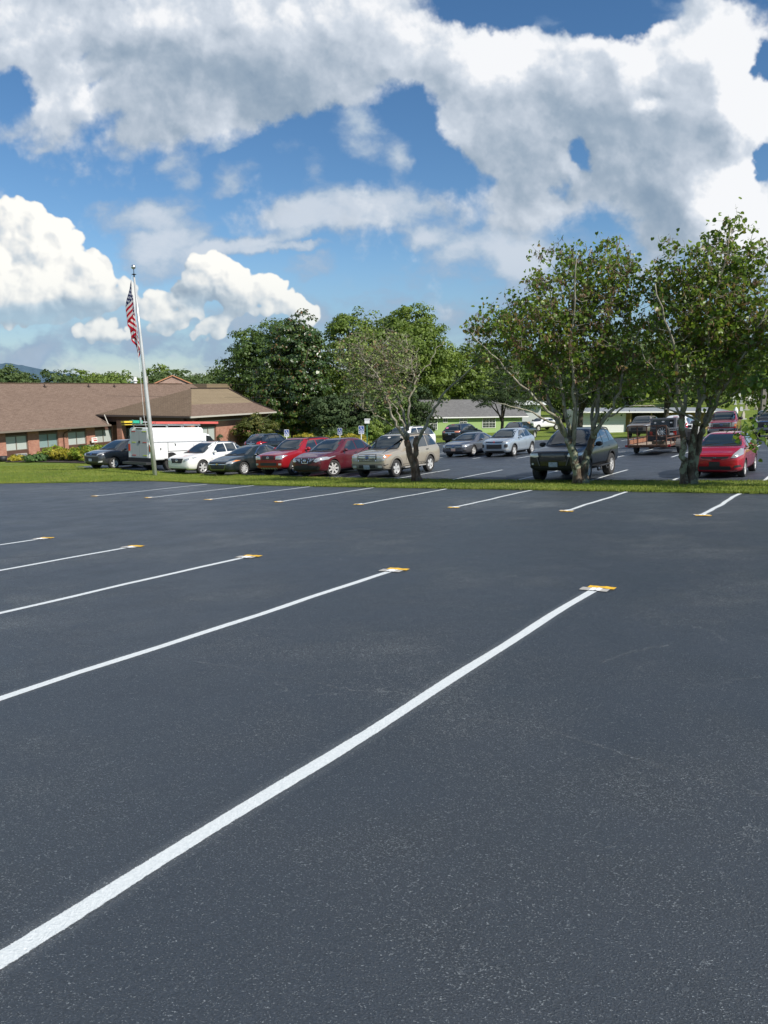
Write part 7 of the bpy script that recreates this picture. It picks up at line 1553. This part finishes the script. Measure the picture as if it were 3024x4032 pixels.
# tree line on the horizon behind the care home
for i in range(21):
    x = -118+i*5.2+rng.uniform(-1.5, 1.5); y = 176+rng.uniform(-10, 14); h = 9.6+rng.uniform(-1.2, 1.2)+(1.6 if i in (8, 9) else 0)+(1.2 if i in (12,) else 0)
    if x > -22: continue
    big_tree('horizon_tree', x, y, [(0, 0, h*.62, h*.42, h*.38, 1.), (h*.2, 0, h*.5, h*.33, h*.3, .5)], 'tree number %d from the left in the distant line above the long roof' % (i+1), L_FAR if i % 3 else L_FARL, 90+i, 95, 34, .62, (.8, 1.5), (.3, 3.), group='distant trees behind the brick building', stems=1, z=-4.9)
for i, (x, y, h, r, m, lb) in enumerate([(-50.5, 140, 9.2, 7.0, L_FARL, 'broad bright green tree left of the white roof vent'), (-38.5, 138, 9.4, 6.0, L_FAR, 'green tree behind the small brick gable'), (-62, 150, 8.6, 3.6, L_FAR, 'slim dark tree left of the broad bright tree'), (-26.5, 130, 7.4, 5.2, L_FARL, 'feathery low tree right of the small brick gable'), (-80, 160, 10.6, 4.4, L_FAR, 'tall dark pine-like tree above the roof'), (-33.5, 146, 8.6, 4.5, L_FAR, 'rounded tree peeking right of the brick gable')]):
    big_tree('background_tree', x, y, [(0, 0, h*.64, r, h*.34, 1.), (r*.45, 0, h*.52, r*.6, h*.28, .5), (-r*.45, 0, h*.52, r*.6, h*.28, .5)], lb, m, 120+i, 190, 36, .50, (.7, 1.3), (.35, 3.), group='distant trees behind the brick building', z=-4.9, elong=3.2 if i == 3 else 1.7, stems=2)
# ragged far wood closing the horizon on the right
rg = np.random.default_rng(77); n = 46; Ps = []
def wood(name, pts, h, lab, mat, seed, ls=1.0):
    rgen = np.random.default_rng(seed); A = []; B = []; C_ = []
    for (x, y) in pts:
        hh = h*rgen.uniform(.8, 1.2); P_, Nn, S = crown([(x, y, hh*.55, hh*.55, hh*.5, 1.)], 34, 26, ls, rgen, (1.2, 2.4)); P_[:, 2] += -5.0; A.append(P_); B.append(Nn); C_.append(S)
    V, F = leaf_cards(np.concatenate(A), np.concatenate(B), np.concatenate(C_), rgen); np_mesh(name, V, F, mat, label=lab, cat='woodland', kind='stuff')
wood('far_wood', [(x, 190+14*math.sin(x*.11)+rg.uniform(-6, 6)) for x in np.arange(-30, 150, 5.0)], 12.5, 'dark far-off wood closing the view behind houses and cemetery', L_FAR, 131)

# ------------------------------------------------------------------ hills
def hill(name, x0, x1, y, prof, label, col):
    n = 120; xs = np.linspace(x0, x1, n); rgen = np.random.default_rng(5); V = []; rows = 10; Y0 = y
    jit = np.cumsum(rgen.normal(0, 1, n)); jit -= np.linspace(jit[0], jit[-1], n)
    H_ = np.interp(xs, *zip(*prof))+jit*6+rgen.normal(0, 3, n)
    for r in range(rows+1):
        t = r/rows; yy = Y0-1900*(1-t); V += [(xs[i]*(yy/Y0), yy, -8+(H_[i]+8)*math.sin(t*math.pi/2)**1.3) for i in range(n)]
    for r in range(1, 4): V += [(xs[i], Y0+r*900, -8+(H_[i]+8)*(1-r/3)) for i in range(n)]
    idx = np.arange((rows+4)*n).reshape(rows+4, n); F = np.stack([idx[:-1, :-1], idx[:-1, 1:], idx[1:, 1:], idx[1:, :-1]], -1).reshape(-1, 4); np_mesh(name, np.array(V), F, col, smooth=True, kind='structure')
mh = NT('wooded_hill'); mh.set(base=mh.ramp(mh.noise(.010, 8, .7), [(.3, (.055, .095, .14)), (.7, (.095, .15, .19))]), rough=1., spec=.0)
hill('hills', -5200, -2250, 7000, [(-5200, 240), (-3950, 200), (-3500, 195), (-3250, 150), (-3000, 110), (-2850, 130), (-2700, 100), (-2500, 55), (-2250, -8)], '', mh.m)
hill('hills', 1500, 5600, 7000, [(1500, -8), (2300, 150), (2900, 330), (3300, 440), (3700, 420), (5600, 520)], '', mh.m)

# ------------------------------------------------------------------ flagpole and flag
def flagpole():
    bx, by = -11.78, 37.87; z0 = zf(bx, by); e = empty('flagpole', (bx, by, z0), label='tall grey metal flagpole leaning slightly left in the grass', cat='flagpole')
    top = Vector((-.60, .20, 9.86)); st = NT('brushed_pole'); st.set(base=st.ramp(st.noise(5, 5, .6, map=(1, 1, .3)), [(.3, (.46, .46, .44)), (.7, (.66, .66, .64))]), metal=.35, rough=.38)
    b = MB(); b.tube([(0, 0, -.2), tuple(top*.35), tuple(top*.7), tuple(top)], [.115, .105, .075, .047], 16); b.build('pole', st.m, e, smooth=True)
    b = MB(); b.tube([tuple(top), tuple(top+Vector((0, 0, .10))), tuple(top+Vector((0, 0, .14)))], [.03, .03, .10], 12); b.tube([tuple(top+Vector((0, 0, .14))), tuple(top+Vector((0, 0, .18)))], [.13, .03], 12); b.tube([tuple(top+Vector((0, 0, .16))), tuple(top+Vector((0, 0, .40)))], .018, 6); b.build('truck', M_PLB, e, smooth=True)
    c = top+Vector((-.01, 0, .50)); b = MB(); b.lathe([(max(.0, .115*math.sin(math.pi*k/12)), -.115*math.cos(math.pi*k/12)) for k in range(13)], n=20, c=c); b.build('finial_ball', flat('silver_ball', (.75, .75, .73), .2, metal=.9), e, smooth=True)
    b = MB(); b.tube([tuple(top+Vector((-.10, -.05, .06))), tuple(top*.62+Vector((-.17, -.08, 0))), tuple(top*.30+Vector((-.22, -.10, 0))), tuple(top*.15+Vector((-.06, -.12, 0)))], .009, 5); b.build('halyard', M_WHT, e)
    # flag hanging limp: 13 stripes and a canton, folded
    t = NT('flag_cloth'); sp = t.n('ShaderNodeSeparateXYZ'); t.L.new(t.tc.outputs['UV'], sp.inputs[0]); u, v = sp.outputs[0], sp.outputs[1]
    stripe = t.mth('LESS_THAN', t.mth('MODULO', t.mth('MULTIPLY', v, 6.5), 1.0), .5)
    c = t.mix(stripe, (.74, .72, .70), (.50, .012, .030))
    can = t.mth('MULTIPLY', t.mth('LESS_THAN', u, .40), t.mth('GREATER_THAN', v, 6/13))
    # 5 rows of 6 and 4 rows of 5 stars
    su = t.mth('MULTIPLY', u, 12/.40); svv = t.mth('MULTIPLY', t.mth('SUBTRACT', v, 6/13), 10/(7/13)); 
    ru, rv = t.mth('ROUND', su), t.mth('ROUND', svv); odd = t.mth('COMPARE', t.mth('MODULO', t.mth('ADD', ru, rv), 2.0), 0., .1)
    inn = t.mth('MULTIPLY', t.mth('MULTIPLY', t.mth('GREATER_THAN', ru, .5), t.mth('LESS_THAN', ru, 11.5)), t.mth('MULTIPLY', t.mth('GREATER_THAN', rv, .5), t.mth('LESS_THAN', rv, 9.5)))
    dx, dy = t.mth('MULTIPLY', t.mth('SUBTRACT', su, ru), 1.15), t.mth('SUBTRACT', svv, rv); rr = t.mth('SQRT', t.mth('ADD', t.mth('MULTIPLY', dx, dx), t.mth('MULTIPLY', dy, dy)))
    an = t.mth('ARCTAN2', dx, dy); star = t.mth('MULTIPLY_ADD', t.mth('COSINE', t.mth('MULTIPLY', an, 5.0)), .17, .44)
    st_ = t.mth('MULTIPLY', t.mth('MULTIPLY', t.mth('LESS_THAN', rr, star), odd), inn)
    c = t.mix(can, c, t.mix(st_, (.018, .026, .10), (.78, .78, .80)))
    tr = t.n('ShaderNodeBsdfTranslucent'); t.L.new(c, tr.inputs[0]); t.set(base=c, rough=.7, spec=.2); mx = t.n('ShaderNodeMixShader'); mx.inputs[0].default_value = .30; t.L.new(t.b.outputs[0], mx.inputs[1]); t.L.new(tr.outputs[0], mx.inputs[2]); t.L.new(mx.outputs[0], t.out.inputs[0])
    nu, nv = 90, 40; HH = 1.72; WW = 3.25; V = []; UV = []; PER = 1.45
    for i in range(nu+1):
        s = i/nu; d = s*WW
        for j in range(nv+1):
            v_ = j/nv; h = HH*(1-v_); q = min(1., (h+.5*d)/1.5); am = .44*(.22+.78*q*q*(3-2*q))*(1-.25*s)
            ph = 2*math.pi*d/PER+.5*v_
            x = -.03-am*(1-math.cos(ph))/2*(1+.10*math.sin(3*h))-.02*s+.16*s*(1-v_)
            y = -.04+.13*d*min(1, d)+.05*math.sin(ph*.5+.4)*min(1, d*2)+.015*math.sin(h*7+s*5)
            z = -h-d*(.60+.05*math.sin(d*2.2))
            V.append((x, y, z)); UV.append((s, v_))
    idx = np.arange((nu+1)*(nv+1)).reshape(nu+1, nv+1); F = np.stack([idx[:-1, :-1], idx[1:, :-1], idx[1:, 1:], idx[:-1, 1:]], -1).reshape(-1, 4)
    fp = Vector((bx, by, z0))+top*.988+Vector((-.08, -.10, 0)); fe_ = np_mesh('flag', np.array(V), F, t.m, smooth=True, label='limp red, white and blue stars-and-stripes flag hanging from the pole', cat='flag'); fe_.location = fp
    me = fe_.data; ul = me.uv_layers.new(name='UVMap'); li = np.empty(len(me.loops), np.int32); me.loops.foreach_get('vertex_index', li); ul.data.foreach_set('uv', np.array(UV, np.float32)[li].ravel())
flagpole()

# ------------------------------------------------------------------ signs
def wheelchair(b, s, x0=0., z0=0., mi=0):
    """accessible-parking symbol, facing -y"""
    Y = -.012
    def seg(a, c, w): b.bar((x0+a[0]*s, Y, z0+a[1]*s), (x0+c[0]*s, Y, z0+c[1]*s), .004, w*s, mi)
    for k in range(12):
        a0, a1 = R(150+20*k), R(170+20*k); seg((-.06+.26*math.cos(a0), -.16+.26*math.sin(a0)), (-.06+.26*math.cos(a1), -.16+.26*math.sin(a1)), .07)
    b.add([(x0+(-.10+.07*math.cos(R(30*k)))*s, Y-.002, z0+(.40+.07*math.sin(R(30*k)))*s) for k in range(12)], [tuple(range(12))], mi)
    seg((-.09, .28), (-.05, -.06), .09); seg((-.08, .14), (.12, .14), .06); seg((-.05, -.04), (.18, -.04), .08); seg((.18, -.04), (.26, -.34), .08); seg((.26, -.34), (.36, -.32), .06)
BLU = flat('sign_blue', (.020, .065, .27), .45); GRN = flat('green_post', (.05, .16, .08), .5)
def sign(x, y, ztop, label, w=.34, h=.52, face=R(8), van=True):
    z0 = zf(x, y); e = empty('accessible_parking_sign', (x, y, z0), face, label=label, cat='sign', group='blue accessible-parking signs at the far row'); H_ = ztop-z0
    MB().box((0, .02, (H_-.1)/2), (.07, .04, H_-.1)).build('post', M_WHT, e)
    b = MB(); b.prism(rrect(-w/2-.025, H_-h-.03, w/2+.025, H_+.02, .05), -.004, .006, 'Y'); b.build('panel', M_WHT, e)
    b = MB(); b.prism(rrect(-w/2, H_-h*.70, w/2, H_-.01, .03), -.010, -.0045, 'Y'); b.prism(rrect(-w/2+.02, H_-h+.02, w/2-.02, H_-h*.76, .03), -.010, -.0045, 'Y'); b.build('blue_field', BLU, e)
    b = MB(); wheelchair(b, .40, 0, H_-h*.36); b.box((0, -.013, H_-h*.88), (w*.55, .004, .045)); b.build('symbol', M_WHT, e)
sign(-7.95, 60.6, zf(-7.95, 60.6)+1.98, 'blue accessible-parking sign right of the black SUV with silver rails', face=R(6))
sign(-3.62, 60.8, zf(-3.62, 60.8)+1.92, 'blue accessible-parking sign above the roofs of the two red SUVs', face=R(-14))
sign(-1.86, 60.9, zf(-1.86, 60.9)+2.02, 'blue accessible-parking sign closest to the long white SUV', w=.40, h=.62, face=R(4))
e = empty('birdhouse_post', (-1.42, 62.5, zf(-1.42, 62.5)), label='green post with a small white box on top beside the rightmost blue sign', cat='post')
MB().box((0, 0, 1.1), (.10, .10, 2.2)).build('post', GRN, e); b = MB(); b.box((0, 0, 2.36), (.42, .3, .30)); b.box((0.02, 0, 2.56), (.5, .38, .06)); b.box((.05, -.155, 2.47), (.36, .01, .03)); b.build('box', M_WHT, e)

# ------------------------------------------------------------------ green house
def green_house():
    # wall line runs from the left corner away to the right
    ax, ay = 4.0, 100.5; dx, dy = math.sin(R(72)), math.cos(R(72)); Lh = 16.4; z0 = -4.72
    e = empty('green_house', (ax, ay, z0), math.atan2(dy, dx), label='low lime green house with grey shingle roof beyond the far lot', cat='house')
    wm = NT('green_siding'); s = wm.n('ShaderNodeSeparateXYZ'); wm.L.new(wm.tc.outputs['Object'], s.inputs[0]); f = wm.mth('FRACT', wm.mth('MULTIPLY', wm.mth('ADD', s.outputs[0], s.outputs[1]), 3.3)); wm.set(base=wm.mix(wm.sst(f, .0, .08), (.16, .235, .085), (.28, .40, .15)), rough=.75)
    WH_ = 2.55; D_ = 8.0; ov = .5
    MB().box((Lh/2, D_/2, WH_/2-.2), (Lh, D_, WH_+.4)).build('wall', wm.m, e)
    b = MB(); rz = WH_+2.15; P_ = [(-.9, -ov, WH_-.12), (Lh+.7, -ov, WH_-.12), (Lh+.7, D_/2, rz), (1.4, D_/2, rz)]; b.add(P_+[(p[0], p[1], p[2]-.14) for p in P_], [(0, 1, 2, 3), (7, 6, 5, 4), (0, 4, 5, 1), (1, 5, 6, 2), (2, 6, 7, 3), (3, 7, 4, 0)])
    o = b.build('roof', M_SHG, e); uvproj(o, (1, 0, 0), (0, .9, .42))
    b = MB(); P_ = [(-.9, D_+ov, WH_-.12), (Lh+.7, D_+ov, WH_-.12), (Lh+.7, D_/2, rz), (1.4, D_/2, rz)]; b.add(P_+[(p[0], p[1], p[2]-.14) for p in P_], [(3, 2, 1, 0), (4, 5, 6, 7), (0, 4, 5, 1), (1, 5, 6, 2), (2, 6, 7, 3), (3, 7, 4, 0)]); o = b.build('roof', M_SHG, e); uvproj(o, (1, 0, 0), (0, .9, .42))
    b = MB(); P_ = [(-.9, -ov, WH_-.12), (-.9, D_+ov, WH_-.12), (1.4, D_/2, rz)]; b.add(P_+[(p[0], p[1], p[2]-.14) for p in P_], [(0, 1, 2), (5, 4, 3), (0, 3, 4, 1), (1, 4, 5, 2), (2, 5, 3, 0)]); o = b.build('roof', M_SHG, e); uvproj(o, (0, 1, 0), (.9, 0, .42))
    b = MB(); b.prism([(0, WH_), (D_, WH_), (D_/2, rz-.25)], Lh-.1, Lh, 'X'); b.build('gable_wall', wm.m, e)
    MB().box((Lh/2, -ov-.03, WH_-.20), (Lh+1.4, .05, .14)).build('fascia', M_WHT, e)
    for (x, w_, zc, h_) in ((.0, .16, 1.27, 2.5),): MB().box((x, -.02, zc), (w_, .06, h_)).build('corner_board', M_WHT, e)
    for (x, w_, zc, h_) in ((2.9, .95, 1.55, 1.6), (4.6, .55, 2.05, .60), (7.3, 1.0, 1.75, .90), (11.2, 1.9, 1.55, 1.30)):
        b = MB(); b.box((x, -.03, zc), (w_+.14, .06, h_+.14)); f = b.build('window', M_WHT, e)
        MB().box((x, -.065, zc), (w_, .02, h_)).build('pane', M_PANED, f)
        b = MB(); b.box((x, -.08, zc), (.04, .015, h_)); b.box((x, -.08, zc), (w_, .015, .04))
        if w_ > .9:
            for q in (-.25, .25): b.box((x+w_*q, -.08, zc), (.02, .015, h_))
            for q in (-.28, .28): b.box((x, -.08, zc+h_*q), (w_, .015, .02))
        b.build('muntins', M_WHT, f)
    b = MB(); b.tube([(3.0, .2, WH_+.55), (3.0, .2, WH_+1.35)], .05, 8); b.build('vent_pipe', M_GUTL, e)
    MB().box((2.15, -.04, 1.75), (.14, .06, .30)).build('meter_box', GRN, e)
green_house()

# ------------------------------------------------------------------ white bungalow with carport
def bungalow():
    ax, ay = 25.6, 96.0; dx, dy = math.sin(R(84)), math.cos(R(84)); z0 = -4.05
    e = empty('bungalow', (ax, ay, z0), math.atan2(dy, dx), label='white sided bungalow with tan carport under a pale metal roof', cat='house')
    wm = NT('white_siding'); s = wm.n('ShaderNodeSeparateXYZ'); wm.L.new(wm.tc.outputs['Object'], s.inputs[0]); f = wm.mth('FRACT', wm.mth('MULTIPLY', s.outputs[2], 4.6)); wm.set(base=wm.mix(wm.sst(f, .0, .12), (.34, .35, .33), (.70, .71, .68)), rough=.7)
    tan = flat('tan_wall', (.30, .21, .09), .8, var=.15); H_ = 2.75
    MB().box((2.9, 3, H_/2-.3), (5.8, 6, H_+.6)).build('wall', wm.m, e)
    MB().box((12.3, 4.6, H_/2-.3), (13.0, 5, H_+.6)).build('carport_wall', tan, e)
    MB().box((9.8, 2.06, 1.15), (4.4, .06, 2.5)).build('carport_shade_panel', M_UND, e)  # near-black panel painted in for the shade deep in the carport
    for x in (6.2, 9.0, 15.3, 18.9): MB().box((x, -.5, H_/2), (.14, .14, H_)).build('post', M_WHT if x > 15 else tan, e)
    b = MB(); b.box((2.1, -.04, 1.75), (.95, .06, 1.15)); w_ = b.build('window', M_WHT, e); MB().box((2.1, -.08, 1.75), (.8, .02, 1.0)).build('pane', M_PANED, w_)
    mt = flat('pale_metal_roof', (.34, .36, .37), .5, metal=.3, var=.1)
    b = MB(); P_ = [(-.6, -1.2, H_-.02), (19.6, -1.2, H_-.02), (19.6, 3.6, H_+.32), (-.6, 3.6, H_+.32)]; b.add(P_+[(p[0], p[1], p[2]-.10) for p in P_], [(0, 1, 2, 3), (7, 6, 5, 4), (0, 4, 5, 1), (1, 5, 6, 2), (2, 6, 7, 3), (3, 7, 4, 0)]); b.build('roof', mt, e)
    MB().box((9.5, -1.25, H_-.10), (20.2, .06, .16)).build('fascia', M_WHT, e)
bungalow()
# pale houses glimpsed beneath the magnolia
e = empty('white_house', (-19.4, 113, -4.9), R(10), label='white house with a porch glimpsed left under the magnolia', cat='house')
MB().box((0, 3, 1.6), (4.6, 5, 3.4)).build('wall', M_WHT, e); b = MB(); b.prism([(-2.8, 3.2), (2.8, 3.2), (0, 5.0)], 0, 6, 'Y'); b.build('roof', M_SHG, e)
for x in (-1.9, -.5, .9, 2.1): MB().box((x, -.6, 1.15), (.14, .14, 2.3)).build('porch_post', M_WHT, e)
MB().box((0, -.3, 2.5), (4.8, 1.4, .3)).build('porch_roof', M_WHT, e); MB().box((-.7, .46, 1.2), (.8, .06, 1.9)).build('door', M_PANED, e); MB().box((1.0, .46, 1.5), (.9, .06, 1.0)).build('window', M_PANED, e)
e = empty('grey_house', (-14.4, 114, -4.9), R(6), label='grey house with one small window in the shade behind the magnolia trunk', cat='house')
MB().box((1, 3, 1.5), (7, 5, 3.4)).build('wall', flat('grey_siding', (.36, .36, .35), .8), e); b = MB(); b.box((-.1, .47, 1.9), (1.3, .06, .9)); w_ = b.build('window', M_WHT, e); MB().box((-.1, .43, 1.9), (1.15, .04, .75)).build('pane', M_PANED, w_)
b = MB(); b.prism([(-3, 3.2), (5, 3.2), (1, 5.0)], 0, 6, 'Y'); b.build('roof', M_SHG, e)
e = empty('garden_shed', (-3.4, 97, -4.8), R(5), label='dark brown shed in the deep shade right of the magnolia', cat='shed')
MB().box((0, 2, 1.4), (6.0, 3.6, 3.2)).build('wall', flat('brown_boards', (.07, .055, .045), .8, var=.2), e); b = MB(); b.prism([(-3.3, 3.0), (3.3, 3.0), (0, 4.4)], 0, 4, 'Y'); b.build('roof', M_SHG, e)
e = empty('pale_building', (20.6, 118, -4.4), R(12), label='pale grey building behind the white pickup beyond the green house', cat='building')
MB().box((0, 3, 1.6), (9, 6, 3.6)).build('wall', flat('pale_wall', (.42, .44, .45), .8), e); b = MB(); b.box((0, 2.6, 3.6), (9.8, 7.4, .5)); b.build('roof', flat('pale_roof', (.72, .74, .75), .6), e)
e = empty('tree_stump', (17.6, 92.5, zf(17.6, 92.5)), label='tan tree stump standing on the grass right of the green house', cat='stump')
b = MB(); b.tube([(0, 0, -.2), (0, 0, .3), (.1, 0, 1.1), (.0, 0, 1.6)], [.75, .55, .5, .55], 12); b.build('wood', flat('stump_wood', (.32, .20, .12), .9, var=.3), e, smooth=True)
e = empty('white_boulder', (15.5, 90, zf(15.5, 90)), label='pale round stone on the grass before the white pickup', cat='stone')
b = MB(); b.lathe([(0, -.1), (.5, -.05), (.62, .25), (.45, .55), (.2, .66), (0, .68)], n=12); b.build('stone', flat('pale_stone', (.58, .62, .58), .8, var=.1), e, smooth=True)

# ------------------------------------------------------------------ cemetery, post, white monument
STN = [flat('headstone_white', (.66, .67, .64), .7, var=.1), flat('headstone_grey', (.42, .43, .43), .6, var=.15), flat('headstone_tan', (.50, .45, .38), .7, var=.15)]
rg = np.random.default_rng(9); k = 0; OR2 = ['front', 'second', 'third', 'fourth', 'back']
for r_, (yy, n) in enumerate([(118, 5), (132, 8), (142, 11), (150, 13), (158, 14)]):
    for i in range(n):
        x = yy*(.468+.075*(i+.5)/n*(1.25))+rg.uniform(-.35, .35); y = yy+rg.uniform(-1.4, 1.4); h = rg.uniform(.7, 1.25); w_ = rg.uniform(.5, .95); z = zf(x, y)
        e = empty('headstone', (x, y, z-.05), R(rg.uniform(-12, 12)), label='headstone %d from the left in the %s row of the cemetery slope' % (i+1, OR2[r_]), cat='headstone', group='headstones on the cemetery slope')
        b = MB()
        if rg.random() < .7: b.prism([(-w_/2, 0), (w_/2, 0), (w_/2, h*.8)]+[(w_/2*math.cos(R(a)), h*.8+h*.2*math.sin(R(a))) for a in (45, 90, 135)]+[(-w_/2, h*.8)], -.09, .09, 'Y')
        else: b.box((0, 0, h*.45), (w_*.5, .3, h*.9)); b.box((0, 0, h), (w_*.3, .2, h*.4))
        b.build('stone', STN[int(rg.integers(3))], e); MB().box((0, 0, .06), (w_*1.2, .34, .16)).build('plinth', STN[1], e); k += 1
e = empty('monument', (33.0, 70, zf(33.0, 70)), label='tall white tapering monument right of the faded maroon pickup', cat='monument')
b = MB(); b.tube([(0, 0, 0), (0, 0, .4), (0, 0, 1.9), (0, 0, 2.2)], [.30, .27, .22, .06], 8); b.build('shaft', M_WHT, e); MB().box((0, 0, .1), (.7, .7, .2)).build('base', M_WHT, e)
e = empty('utility_pole', (40.6, 80, zf(40.6, 80)), label='grey wooden utility pole beside the pale split trunk', cat='utility pole')
MB().box((0, 0, 2.0), (.42, .35, 4.2)).build('pole', flat('grey_wood', (.20, .18, .16), .9, var=.2), e)
# hedge along the top of the cemetery
wood('cemetery_hedge', [(x, 168) for x in np.arange(78, 104, 1.6)], 2.2, 'low yellow-green hedge along the top of the cemetery slope', L_FARL, 133, .4)
bpy.data.objects['cemetery_hedge'].location.z = 5.0+zf(88, 168)

# ------------------------------------------------------------------ overhead wires
b = MB()
for (x0_, z0_, x1_, z1_) in ((-60, 2.6, 60, 2.4), (-60, 1.2, 60, .9), (-20, 4.0, 62, 3.6)):
    pts = [(x0_+(x1_-x0_)*k/12, 84+.05*k, z0_+(z1_-z0_)*k/12-.5*math.sin(math.pi*k/12)) for k in range(13)]; b.tube(pts, .012, 4)
b.build('overhead_wires', M_PLB, label='thin dark overhead wires crossing in front of the far trees', cat='wire')

# ------------------------------------------------------------------ shrubs, mulch and yellow planting
L_YEL = m_leaf('golden_leaf', [(.22, .19, .02), (.34, .30, .03), (.48, .38, .05)], .3, .5, .3, nsc=2.)
L_YG = m_leaf('lime_leaf', [(.11, .17, .02), (.22, .30, .03), (.38, .40, .05)], .35, .5, .3, .06, (.40, .18, .04), nsc=2.)
L_DG = m_leaf('green_shrub_leaf', [(.03, .07, .02), (.06, .12, .03), (.10, .17, .05)], .2, .6, .3, nsc=2.)
MUL = flat('mulch', (.045, .032, .026), .95, var=.4, scale=20)
def ap(px0, y0): return (px0, y0)
bed = MB(); pts = [(-30.6, 59.6), (-27.2, 57.2), (-23.2, 53.6), (-20.3, 50.5), (-19.4, 51.2), (-21.8, 55.0), (-25.6, 60.0), (-30.0, 64.0), (-33.6, 66.0)]
bed.add([(x, y, zf(x, y)+.07) for x, y in pts], [tuple(range(len(pts)))]); bed.build('mulch_bed', MUL, kind='structure')
i = 0
for (x, y, r, h, m, lb) in [(-30.2, 60.8, .65, .35, L_YEL, 'small orange-yellow plant at the far left of the bed'), (-27.3, 57.9, 1.1, .45, L_DG, 'low spreading green juniper at the left front of the mulch bed'),
     (-26.9, 60.2, 1.0, .95, L_YG, 'tall yellow-green shrub below the second window'), (-25.4, 58.2, 1.0, .75, L_YEL, 'golden shrub in the front of the bed, left of its middle'), (-24.6, 60.6, .75, .9, L_DG, 'grey-green round shrub at the back of the bed'), (-23.9, 57.0, .9, .8, L_YEL, 'golden-lime shrub in the middle of the bed'),
     (-23.2, 59.4, .7, 1.0, m_leaf('pale_flower', [(.2, .25, .12), (.45, .48, .38), (.65, .66, .60)], .3), 'pale flowering shrub at the back of the bed'), (-22.5, 55.4, 1.0, .9, L_YG, 'bright lime shrub right of the bed middle'), (-21.4, 56.2, .9, .95, L_YG, 'lime shrub behind its right neighbour near the dark grey car'), (-20.7, 53.3, 1.0, .95, L_YG, 'broad lime shrub next to the dark grey crossover'), (-19.6, 52.4, .7, .8, L_YG, 'rightmost lime shrub touching the dark grey crossover')]:
    i += 1; big_tree('garden_shrub', x, y, [(0, 0, h*.62, r, h*.55, 1.), (r*.4, 0, h*.5, r*.6, h*.4, .4)], lb, m, 200+i, 60, 40, .15, (.18, .34), (.03, .3), cat='shrub', group='shrubs in the mulch bed', stems=2, elong=1.4)
for (x, y, r, h, lb) in [(-8.9, 67.5, .9, .7, 'small yellow shrub right of the black SUV roof'), (-7.3, 68.6, 1.25, 1.15, 'yellow shrub right behind the leftmost blue sign'), (-4.9, 70, 1.1, .8, 'low yellow shrub behind the middle of the red SUV roof'), (-4.2, 66, .9, .6, 'low yellow shrub left of the middle blue sign'), (-3.2, 66.5, 1.1, .95, 'yellow shrub right of the middle blue sign'), (-2.2, 65.5, .9, .85, 'yellow shrub left of the rightmost blue sign')]:
    i += 1; big_tree('yellow_shrub', x, y, [(0, 0, h*.7, r, h*.6, 1.)], lb, L_YEL, 230+i, 60, 34, .16, (.18, .35), (.03, .3), cat='shrub', group='yellow shrubs at the far edge of the lot', stems=2)
wx, wy_, _ = bloc(WING[1]-5.6, WING[2]+.2); big_tree('garden_shrub', wx, wy_, [(0, 0, .8, 1.0, .6, 1.)], 'grey-green shrub under the brick wall behind the black SUV', L_JMP, 260, 60, 36, .16, (.2, .35), (.03, .3), cat='shrub', group='ornamental planting', stems=2)
e = empty('planter', (-31.8, 61.6, zf(-31.8, 61.6)), label='small black pot at the foot of the leftmost brick pier', cat='plant pot'); b = MB(); b.lathe([(0, 0), (.26, 0), (.34, .5), (.30, .5), (0, .45)], n=14); b.build('pot', M_BLK, e, smooth=True)
